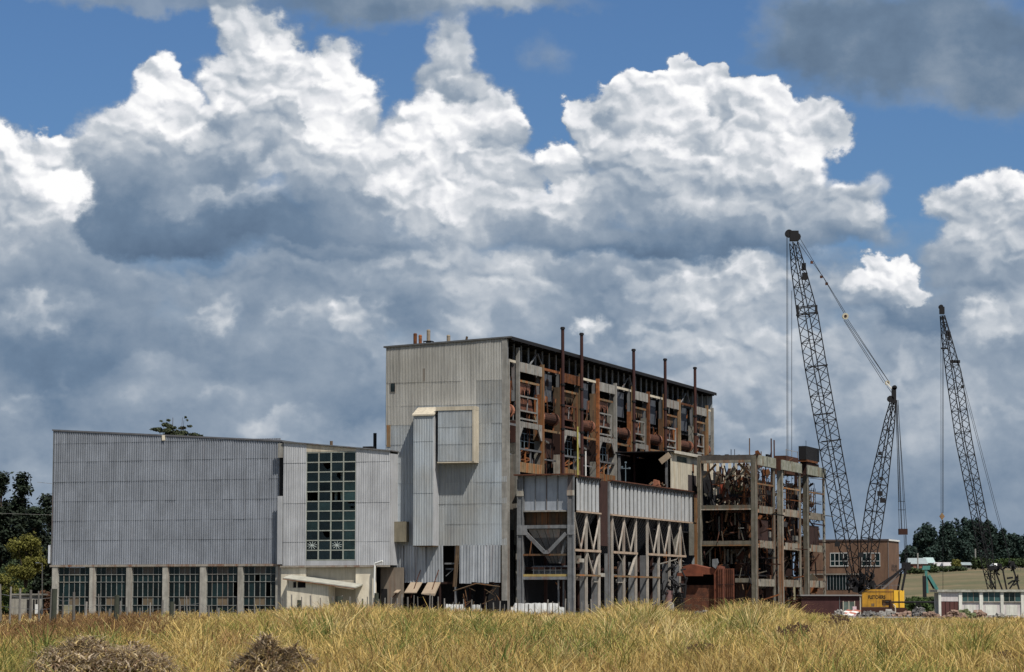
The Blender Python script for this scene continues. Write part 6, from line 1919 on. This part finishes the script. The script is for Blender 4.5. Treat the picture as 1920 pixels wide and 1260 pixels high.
def tree(label, x, y, blobs, m, n, size, trunk_r=.4, cat='tree', group=None, name='tree', seed=1, limbs=6, flat=.5, base=None, trunk=True, shell=.45):
    """blobs relative to the tree's foot"""
    rs = np.random.RandomState(seed)
    z0 = ground_h(x, y) if base is None else base
    t = thing(name, label, cat, (x, y, z0), group, plant=False)
    v, q, tt = leaves(blobs, n, size, rs, flat, shell)
    o = bpy.data.objects.new('crown', np_mesh('crown', v, q, m, tt)); COL.objects.link(o); o.parent = t
    if trunk:
        mb = MB(); top = max(b[2] for b in blobs)
        mb.tube((0, 0, -.3), (0, 0, top * .55), trunk_r, 8, trunk_r * .6, cap=False)
        mb.tube((0, 0, top * .55), (.2, 0, top), trunk_r * .6, 7, trunk_r * .2, cap=False)
        r = random.Random(seed)
        for b in blobs[:limbs * 2]:
            mb.tube((0, 0, max(.2, b[2] * .45)), (b[0] * .8, b[1] * .8, b[2]), trunk_r * .4, 6, trunk_r * .12, cap=False)
        mb2 = mb.mesh('trunk', mat('bark', (.09, .065, .05), .95, 0, .5, 2))
        o = bpy.data.objects.new('trunk', mb2); COL.objects.link(o); o.parent = t
    return t


def blobset(seed, w, h, zc, n, rr=(.3, .5), top=1.0):
    """clumps filling a rounded crown of half width w, half height h round height zc"""
    r = random.Random(seed); out = []
    for i in range(n):
        t = r.uniform(0, 2 * math.pi); k = r.uniform(.15, .78); v = r.uniform(-.75, .8)
        kk = k * math.sqrt(max(.1, 1 - v * v * .8))
        s = r.uniform(*rr)
        out.append((math.cos(t) * kk * w, math.sin(t) * kk * w, zc + v * h, s * w, s * w, s * h * .8))
    return out


pine = leaf_mat('dark_pine_leaf', (.020, .036, .028), .45, .1)
conif = leaf_mat('dark_conifer_leaf', (.016, .024, .013), .5, .1)
olive = leaf_mat('yellow_green_leaf', (.13, .125, .028), .4, .3)
bushm = leaf_mat('bush_leaf', (.055, .085, .025), .5, .25)
hedgem = leaf_mat('hedge_leaf', (.045, .065, .026), .5, .2)
# hilltop pines behind the houses
kinds = ['rounded dark pine', 'gappy dark pine', 'tall dark pine', 'dense dark pine']
HT = [(1705, 1024, 14, 1), (1722, 1005, 13, 3), (1737, 985, 22, 0), (1758, 1010, 12, 3), (1776, 977, 16, 1), (1791, 974, 15, 1), (1812, 970, 18, 0), (1828, 973, 14, 2),
      (1846, 979, 17, 3), (1862, 990, 14, 2), (1876, 995, 12, 3), (1889, 1003, 10, 2), (1905, 1001, 16, 0), (1926, 1004, 16, 3)]
where = ['leftmost, lowest at the edge of the hilltop group', 'second from the left in the hilltop group', 'left of the gap in the hilltop group', 'in the dip left of the gap',
         'just right of the gap, under the distant hook', 'second right of the gap', 'highest of the hilltop group', 'right beside the highest one', 'crossed by the distant crane boom',
         'next right of the distant boom', 'left of the small pointed one', 'small pointed one before the right edge', 'second from the right edge', 'at the right edge of the picture']
for i, ((px, py, hw, k), wh) in enumerate(zip(HT, where)):
    Y = 1215 + (i * 37) % 70
    p = atY(px, py, Y); z0 = ground_h(p.x, Y); h = p.z - z0; w = hw / F * Y * 1.25
    bl = blobset(i + 3, w, h * .48, h * .52, 20, (.3, .5)) + ([(0, 0, h * .2, w * .9, w * .8, h * .22)] if k != 1 else [])
    tree('%s, %s' % (kinds[k], wh), p.x, Y, bl, pine, 6500 if k != 1 else 3000, .72, .3, group='pines on the far hilltop', name='pine_tree', seed=i, shell=.3)
# hedges and bushes along the hill houses
r_ = random.Random(5)
for i, (px, py, hw, hh, lb) in enumerate(((1716, 1066, 16, 5, 'dark hedge below the long brick house'), (1748, 1062, 7, 7, 'round dark bush between the aqua and small pale houses'),
        (1793, 1058, 8, 10, 'yellow green tree between the white gabled and grey roofed houses'), (1836, 1056, 13, 11, 'dark shrub clump right of the grey roofed house'),
        (1858, 1052, 12, 8, 'pale green shrub left of the tiny white shed'), (1887, 1055, 14, 8, 'pale green shrub right of the tiny white shed'), (1914, 1056, 12, 8, 'shrub clump at the right end of the crest'),
        (1778, 1070, 30, 4, 'long dark hedge in front of the white gabled house'))):
    Y = 1100 - 12 * (i == 7)
    p = atY(px, py, Y); z0 = ground_h(p.x, Y); w = hw / F * Y; h = 2 * hh / F * Y
    bl = [(w * (j / 3 - 1) * .8, r_.uniform(-1, 1), h * .45 + r_.uniform(0, .6), w * .34, 2, h * .5) for j in range(7)]
    tree(lb, p.x, Y, bl, olive if i in (2,) else bushm if i in (4, 5) else hedgem, 700, .7, .2, cat='shrub', name='shrub', seed=40 + i, trunk=False, shell=.2)
# nearer bushes right: beside the teal arm, before the second crane
for px, py, Y, w, h, lb, m in ((1713, 1115, 455, 2.6, 4.0, 'large green bush between the crane house and the teal arm', bushm), (1727, 1125, 430, 2.2, 3.0, 'green bush at the foot of the teal arm', bushm),
                               (1893, 1100, 520, 5, 4.5, 'green bush behind the garage roof under the distant crane', olive), (1760, 1090, 640, 2.5, 3.0, 'small bush on the slope behind the teal arm', hedgem), (1875, 1092, 600, 5, 4.5, 'dark bush at the foot of the distant crane', hedgem)):
    p = atY(px, py, Y)
    tree(lb, p.x, Y, blobset(px, w, h * .42, h * .5, 10, (.4, .6)), m, 1500, .34, .15, cat='bush', name='bush', seed=px, trunk=False, shell=.2)
# left side: dark conifers, yellow green tree, bushes
def conifer(px, pt, Y, hw, lb, seed, pz=0):
    p = atY(px, pt, Y); h = p.z; w = hw / F * Y * 1.2
    r = random.Random(seed); bl = []
    for i in range(60):
        v = r.random() ** 1.15; t = r.uniform(0, 2 * math.pi)
        k = w * (1.05 - v ** 1.7) * r.uniform(.35, 1.0)
        bl.append((math.cos(t) * k, math.sin(t) * k, h * (.12 + .86 * v), w * r.uniform(.24, .42), w * .35, h * .045))
    bl += [(r.uniform(-.5, .5) * w, 0, h * v_, w * .75, w * .5, h * .12) for v_ in (.12, .25, .38, .5, .62)]
    tree(lb, p.x, Y, bl, conif, 12000, .36, .5, name='conifer_tree', group='dark conifers at the left edge', seed=seed, flat=1.5, shell=.1, limbs=17)
conifer(2, 888, 470, 34, 'tall dark conifer at the left edge of the picture', 11)
conifer(42, 886, 480, 42, 'tallest dark conifer with ragged spreading branches, second from the left edge', 12)
conifer(92, 928, 500, 42, 'thin crowned conifer tight against the dark hall', 13)
conifer(66, 952, 462, 40, 'lower dark conifer above the yellow green tree', 14)
p = atY(50, 985, 432)
tree('rounded yellow green willow left of the dark hall', p.x, 432, blobset(5, 3.7, 3.6, 9.4, 22, (.26, .42)), olive, 6500, .22, .3, name='willow_tree', seed=21, shell=.2)
for px, Y, w, h, lb, m in ((10, 425, 4.2, 5.2, 'green bush at the left edge below the yellow green tree', bushm), (42, 422, 3.2, 4.2, 'green bush under the yellow green tree', bushm), (18, 450, 4, 9.5, 'thin grey green bush behind the left edge fence', hedgem),
                           (84, 425, 1.6, 3.8, 'rust brown bush against the hall corner', leaf_mat('brown_leaf', (.11, .055, .03), .5, .1)), (-6, 420, 4, 6.6, 'olive shrub cut by the left picture edge', olive)):
    p = atY(px, 1128, Y)
    tree(lb, p.x, Y, blobset(int(px) + 50, w, h * .45, h * .5, 10, (.35, .55)), m, 2400, .22, .15, cat='bush', name='bush', seed=int(px) + 60, trunk=False, shell=.2)
# sparse pine seen over the hall roof
p = atY(322, 785, 455)
h = p.z
r = random.Random(9)
bl = []
for px, py, w, hh in ((294, 805, 9, 2.2), (302, 808, 6, 1.8), (312, 797, 6, 2.5), (318, 800, 5, 3), (316, 808, 6, 3), (325, 802, 5, 1.8), (341, 802, 6, 1.6), (356, 800, 4, 1.2), (330, 812, 8, 4), (318, 815, 9, 4), (349, 783, 2, 1), (351, 788, 2, .8), (301, 789, 2, 1), (316, 788, 2.5, 1.4),
                      (362, 815, 8, 2.4), (372, 818, 8, 2), (345, 812, 7, 3), (335, 820, 16, 4), (310, 824, 12, 4), (355, 822, 12, 3)):
    q = atY(px, py, 455)
    bl.append((q.x - p.x, r.uniform(-1, 1), q.z, w * 1.25 / F * 455, .7, hh * 1.5 / F * 455))
tree('sparse ragged pine showing above the dark hall roof', p.x, 455, bl, leaf_mat('dull_pine_leaf', (.05, .06, .03), .4, .1), 8000, .2, .22, name='pine_tree', seed=77, limbs=11, shell=.1)

# ------------------------------------------------------------------ left edge: low wall block, lamp, wires
t = thing('pale_block', 'low pale concrete building with dark doorways left of the hall', 'building', (atY(42, 1, 410).x, 410, 0), plant=False)
OFF[t.name] = (atY(42, 1, 410).x, 410, 0)
x0, x1 = atY(42, 1, 410).x, atY(98, 1, 410).x
MB().box(x0, x1, 410, 410.2, 0, H(1116, 410)).build('wall', m_conc_pale(), t)
MB().box(x0 - .2, x1 + .2, 409.7, 414, H(1116, 410), H(1113, 410)).build('roof', m_conc(), t)
for a, b in ((71, 76), (82, 85), (87, 90)):
    MB().box(atY(a, 1, 410).x, atY(b, 1, 410).x, 409.94, 410, 0, H(1124, 410)).build('doorway', m_black(), t)
MB().box(atY(86, 1, 410).x, atY(92, 1, 410).x, 409.8, 409.9, .3, H(1133, 410)).build('white_notice', m_white(), t)
mb = rock_mesh(50, 99, 2.2, 1.5, 1.2, .2, .5)
p = atY(76, 1, 425); single(mb, 'earth_bank', mat('orange_bank', (.42, .30, .18), .95, 0, .5, 1), 'orange brown earth bank behind the pale block', 'bank', (p.x, 425, 1.6), plant=False)['kind'] = 'stuff'
t = thing('street_lamp', 'thin leaning street lamp before the hall corner', 'lamp', (atY(80, 1, 392).x, 392, 0), plant=False)
OFF[t.name] = (atY(80, 1, 392).x, 392, 0)
a = atY(80, 1130, 392); b = atY(79.5, 1057, 392); c = atY(71, 1055, 392)
MB().tube((a.x, 392, 0), b, .12, 8, .08).build('pole', m_trim(), t)
MB().tube(b, c, .06, 6).build('arm', m_trim(), t)
MB().box(c.x - .3, c.x + .2, 391.9, 392.1, c.z - .08, c.z + .08).build('lamp_head', m_white(), t)
for a, b, lb in (((-20, 962), (99, 965.5), 'thin wire crossing the dark conifers'), ((70, 904), (99, 907), 'short wire at the hall left edge')):
    p, q = atY(*a, 400), atY(*b, 372)
    mb = MB().tube((0, 0, 0), q - p, .025, 4)
    single(mb, 'wire', m_lightst(), lb, 'wire', p, plant=False)

# ------------------------------------------------------------------ post fences
def fence(lb, pts, tops, wires, seed, w=.13):
    """pts: list of (px, Y); one post each"""
    r = random.Random(seed)
    p0 = atY(pts[0][0], 1, pts[0][1])
    t = thing('post_fence', lb, 'fence', (p0.x, pts[0][1], 0), 'weathered post fences', plant=False)
    OFF[t.name] = (p0.x, pts[0][1], 0)
    tips = []
    for i, (px, Y) in enumerate(pts):
        p = atY(px, tops[i], Y)
        lean = r.uniform(-.12, .12)
        ww = w * r.uniform(.75, 1.5)
        MB().tube((p.x, Y, 0), (p.x + lean, Y, p.z), ww * .55, 7, ww * .42).build('post', m_wood(), t)
        tips.append((p.x + lean, Y, p.z))
    for f in wires:
        for a, b in zip(tips[:-1], tips[1:]):
            MB().bar((a[0], a[1], a[2] * f), (b[0], b[1], b[2] * f), .022).build('wire', m_greyst(), t)
fence('tall grey post fence at the left edge before the bushes', [(x, 190) for x in (2, 19, 38, 57, 75, 95, 117, 139)], [1095, 1100, 1103, 1106, 1108, 1104, 1112, 1110], (.55, .8), 1, .17)
xs_ = [160, 187, 204, 225, 238, 262, 282, 304, 325, 338, 352, 375, 392, 410, 446, 478]
fence('uneven post fence along the glazed bays of the hall', [(x, 235) for x in xs_], [rnd.uniform(1112, 1142) for _ in xs_], (.7,), 2, .16)
xs_ = [530, 548, 566, 583, 600, 622, 640, 655, 668, 680, 690, 699, 710, 721, 732, 743, 753, 766, 775, 784, 803, 812, 823, 835]
fence('closely spaced thin post fence before the lean-to and awnings', [(x + rnd.uniform(-2, 2), 290) for x in xs_], [rnd.uniform(1113, 1124) for _ in xs_], (.5,), 3, .15)
xs_ = list(range(848, 1130, 11))
fence('long low post fence before the white sheeted heaps', [(x + rnd.uniform(-3, 3), 285) for x in xs_], [rnd.uniform(1122, 1136) for _ in xs_], (.5,), 4, .12)
for px, Y, top, w, lb in ((705, 270, 1112, .5, 'thick dark green stump post at the cream base corner'), (560, 270, 1125, .45, 'dark post stump before the lean-to wall'), (635, 262, 1118, .8, 'wide dark post stump before the lean-to'),
                          (101, 180, 1104, .4, 'thick dark post before the hall corner column'), (218, 200, 1116, .42, 'thick dark post between the second and third glazed bays'), (321, 200, 1128, .38, 'leaning dark post before the fourth hall column')):
    p = atY(px, top, Y)
    single(MB().tube((0, 0, 0), (.05, 0, p.z), w / 2, 9, w / 2.3), 'stump_post', mat('dark_mossy_timber', (.05, .055, .04), .95, 0, .5, 2), lb, 'post', (p.x, Y, 0), 'thick dark posts', plant=False)

# ------------------------------------------------------------------ grass
def crest(px):
    """picture height of the grass tops -> used for the tussock height by direction"""
    X = [-300, 0, 300, 430, 560, 650, 760, 1000, 1110, 1160, 1220, 1260, 1320, 1350, 1400, 1450, 1500, 1570, 1700, 1920, 2300]
    Y = [1158, 1156, 1150, 1152, 1142, 1135, 1142, 1150, 1152, 1134, 1133, 1146, 1152, 1140, 1130, 1135, 1148, 1156, 1160, 1157, 1157]
    return np.interp(px, X, Y)


def blade_mesh(name, X, Y, Hh, Wd, rs, col, m, bend=.55, z0=None):
    """curved three segment blades at X, Y with heights Hh, widths Wd"""
    n = len(X)
    th = rs.random(n) * 2 * math.pi; ph = rs.random(n) * 2 * math.pi
    bx, by = np.cos(th), np.sin(th)
    wx, wy = np.cos(ph) * Wd * .5, np.sin(ph) * Wd * .5
    bd = bend * (.2 + 1.2 * rs.random(n) ** 1.5) * Hh
    z0 = np.zeros(n) if z0 is None else z0
    rows = []
    for f, zf_, k, wf in ((0, 0, 0, 1.0), (.45, .62, .22, .85), (.8, .93, .62, .55), (1.0, .9, 1.05, .12)):
        cx, cy, cz = X + bx * bd * k, Y + by * bd * k, z0 + Hh * zf_
        rows.append((cx - wx * wf, cy - wy * wf, cz)); rows.append((cx + wx * wf, cy + wy * wf, cz))
    v = np.stack([np.stack(r, 1) for r in rows], 1).reshape(-1, 3)
    base = np.arange(n)[:, None] * 8
    q = np.concatenate([base + np.array([[2 * s, 2 * s + 1, 2 * s + 3, 2 * s + 2]]) for s in range(3)], 0)
    shade = np.array([.55, .55, .9, .9, 1.08, 1.08, 1.2, 1.2])
    t = (col[:, None, :] * np.ones((1, 8, 1))).reshape(-1, 3)
    return np_mesh(name, v, q, m, t)


gm = leaf_mat('grass_blade', (1, 1, 1), .12, .3)
def grass_colour(X, Y, rs):
    n = len(X)
    pal = np.array([(.54, .37, .12), (.43, .30, .10), (.33, .27, .075), (.15, .17, .04), (.62, .48, .21), (.24, .135, .055)])
    f = np.array([mnoise.noise(Vector((x * .16, y * .05, 3))) for x, y in zip(X[::16], Y[::16])])
    g = np.array([mnoise.noise(Vector((x * .5, y * .2, 9))) for x, y in zip(X[::16], Y[::16])])
    f = np.repeat(f, 16)[:n]; g = np.repeat(g, 16)[:n]
    px = 960 + F * X / Y
    green = np.clip(.22 + .9 * f + .4 * g + .22 * np.exp(-((px - 950) / 260) ** 2) * (Y < 170) + .7 * (px < 260) * (Y < 85), 0, .92)
    k = rs.random(n)
    idx = np.where(k < green * .45, 3, np.where(k < green * .9, 2, rs.choice([0, 0, 1, 4, 0, 5], n)))
    brown = (px < 330 + 90 * g) & (Y > 105) & (rs.random(n) < .75)
    idx = np.where(brown, 5, idx)
    return pal[idx] * (.74 + .42 * rs.random(n))[:, None] * (1 + .5 * g + .25 * f)[:, None]


def build_grass():
    rs = np.random.RandomState(4)
    bands = [(57, 72, 34000), (72, 90, 44000), (90, 115, 52000), (115, 150, 56000), (150, 200, 60000), (200, 265, 56000), (265, 335, 26000)]
    XX, YY, HH, WW, TT = [], [], [], [], []
    for (a, b, n) in bands:
        nt_ = n // 16
        y = np.sqrt(rs.random(nt_) * (b * b - a * a) + a * a)
        x = (rs.random(nt_) - .5) * y * .46
        tu = rs.random(nt_)
        # low frequency unevenness: hollows, rises and big tussocks
        lf = np.array([mnoise.noise(Vector((p * .22, q * .07, 1))) + .5 * mnoise.noise(Vector((p * .7, q * .3, 5))) for p, q in zip(x, y)])
        tus = .76 + .42 * lf + .34 * tu ** 3
        y = np.repeat(y, 16); x = np.repeat(x, 16); tus = np.repeat(tus, 16); n = len(x)
        sp = (.10 + .0012 * y) * (1 + .8 * np.repeat(tu, 16))
        dx, dy = rs.normal(size=n) * sp, rs.normal(size=n) * sp
        px = 960 + F * x / y
        hc = CZ - (crest(px) - 1128) / F * 235.0
        near = np.clip((y - 80) / 130, 0, 1)
        h = (1.05 * (1 - near) + hc * near) * tus * (.5 + .55 * rs.random(n)) * np.where(rs.random(n) < .05, 1.4, 1)
        x = x + dx; y = y + dy
        # keep the two foreground heaps free of blades in front of them
        heap = ((np.abs(px - 195) < 150) | (np.abs(px - 512) < 85)) & (y < 66)
        h = np.where(heap, h * .5, h)
        keep = rs.random(n) < np.where(y > 262, (px < 1500), 1)
        XX.append(x[keep]); YY.append(y[keep]); HH.append(np.maximum(.12, h[keep])); WW.append((.007 + .00017 * y[keep]) * (.6 + .9 * rs.random(keep.sum())))
    X, Y, Hh, Wd = map(np.concatenate, (XX, YY, HH, WW))
    n16 = len(X) // 16 * 16
    X, Y, Hh, Wd = X[:n16], Y[:n16], Hh[:n16], Wd[:n16]
    # tall arching tussocks standing out of the field
    nt_ = 1500
    ty = np.sqrt(rs.random(nt_) * (255 ** 2 - 62 ** 2) + 62 ** 2); tx = (rs.random(nt_) - .5) * ty * .44
    tpx = 960 + F * tx / ty
    ok = ~(((np.abs(tpx - 195) < 170) | (np.abs(tpx - 512) < 110)) & (ty < 80))
    tx, ty, tpx = tx[ok], ty[ok], tpx[ok]; nt_ = len(tx)
    k_ = 44
    bx_ = np.repeat(tx, k_); by_ = np.repeat(ty, k_)
    ths = np.repeat((.75 + .6 * rs.random(nt_)) * np.where(ty < 110, 1.25, (CZ - (crest(tpx) - 1128) / F * 235.0) * .98), k_)
    n_ = len(bx_)
    TX = bx_ + rs.normal(size=n_) * .16; TY = by_ + rs.normal(size=n_) * .16
    TH_ = ths * (.55 + .5 * rs.random(n_)); TW = (.009 + .00020 * by_) * (.7 + .8 * rs.random(n_))
    tp = np.array([(.58, .42, .15), (.64, .50, .23), (.30, .27, .07), (.16, .19, .045), (.36, .22, .09)])
    tc_ = np.repeat(tp[rs.choice(5, nt_, p=[.36, .2, .2, .12, .12])], k_, 0) * (.7 + .45 * rs.random(n_))[:, None]
    lb_ = np.repeat((tpx < 310) & (ty > 95) & (rs.random(nt_) < .85), k_)
    tc_ = np.where(lb_[:, None], np.array([[.22, .125, .055]]) * (.6 + .6 * rs.random(n_))[:, None], tc_)
    lg_ = np.repeat(((tpx < 240) & (ty < 90) & (rs.random(nt_) < .7)) | ((tpx > 700) & (tpx < 1150) & (ty < 150) & (rs.random(nt_) < .35)), k_)
    tc_ = np.where(lg_[:, None], np.array([[.17, .20, .05]]) * (.6 + .7 * rs.random(n_))[:, None], tc_)
    c = grass_colour(X, Y, rs)
    X = np.concatenate([X, TX]); Y = np.concatenate([Y, TY]); Hh = np.concatenate([Hh, TH_]); Wd = np.concatenate([Wd, TW]); c = np.concatenate([c, tc_])
    o = bpy.data.objects.new('long_grass', blade_mesh('long_grass', X, Y, Hh, Wd, rs, c, gm, bend=1.0))
    COL.objects.link(o); o['kind'] = 'stuff'; o['label'] = 'tall straw coloured grass filling the foreground field'; o['category'] = 'grass'


build_grass()


def dead_heap(lb, px, py, Y, w, h, n, seed):
    rs = np.random.RandomState(seed)
    p = atY(px, py, Y)
    x = rs.normal(size=n) * w * .42; y = rs.normal(size=n) * w * .3
    lump = np.array([mnoise.noise(Vector((a * 1.6, b * 1.6, seed))) for a, b in zip(x, y)])
    z = np.maximum(0, h * (1 - (x / w) ** 2 - (y / w) ** 2) * (1 + .6 * lump)) * (.6 + .4 * rs.random(n))
    pal = np.array([(.40, .32, .23), (.52, .41, .25), (.25, .165, .105), (.60, .46, .21), (.44, .35, .24)])
    c = pal[rs.randint(0, 5, n)] * (.6 + .7 * rs.random(n))[:, None]
    me = blade_mesh('dead_grass_heap', x, y, .05 + .13 * rs.random(n), .02 + .04 * rs.random(n), rs, c, gm, bend=3.6, z0=z)
    o = bpy.data.objects.new('dead_grass_heap', me); o.location = (p.x, Y, 0); COL.objects.link(o)
    tag(o, lb, 'dead grass', 'heaps of dead grass'); o['kind'] = 'stuff'
dead_heap('wide grey brown heap of dead grass, the left one in the foreground', 195, 1240, 66, 2.6, 1.10, 12000, 1)
dead_heap('smaller brown heap of dead grass, the right one in the foreground', 512, 1240, 66, 1.45, 1.08, 6500, 2)
def dead_weed(lb, px, Y, h, w, seed):
    r = random.Random(seed); mb = MB(); p = atY(px, 1, Y)
    def br_(a, d, l, rad, k):
        b = a + d * l
        mb.tube(a, b, rad, 4, rad * .6, cap=False)
        if k == 0:
            for _ in range(3):
                s = r.uniform(.015, .04); c = b + Vector((r.uniform(-.08, .08), r.uniform(-.08, .08), r.uniform(-.08, .08)))
                mb.poly([c + Vector((-s, 0, -s)), c + Vector((s, 0, -s * .4)), c + Vector((s * .6, 0, s)), c + Vector((-s * .7, 0, s * .7))])
            return
        for _ in range(3):
            nd = (d + Vector((r.uniform(-.8, .8), r.uniform(-.8, .8), r.uniform(-.2, .6)))).normalized()
            br_(b, nd, l * .68, rad * .6, k - 1)
    for _ in range(6):
        br_(Vector((r.uniform(-.02, .02), 0, 0)), Vector((r.uniform(-.45, .45), r.uniform(-.3, .3), 1)).normalized(), h * .5, .014, 2)
    single(mb, 'dead_weed', mat('dead_weed_brown', (.085, .05, .032), .95, 0, .5, 3), lb, 'weed', (p.x, Y, 0), 'dark dead weeds in the grass', plant=False)
dead_weed('tall dark brown dead weed right of centre in the grass', 1480, 92, 1.35, .8, 3)
dead_weed('low dark brown dead weed nearest the front in the grass', 1312, 76, .95, .9, 4)
dead_weed('thin brown dead weed at the grass edge by the red shed', 1560, 120, 1.5, .3, 5)
dead_weed('faint brown dead weed low in the bottom right grass', 1872, 72, .8, .6, 6)
dead_weed('brown dead weed before the boiler shell', 1285, 190, 1.9, 1.2, 8)
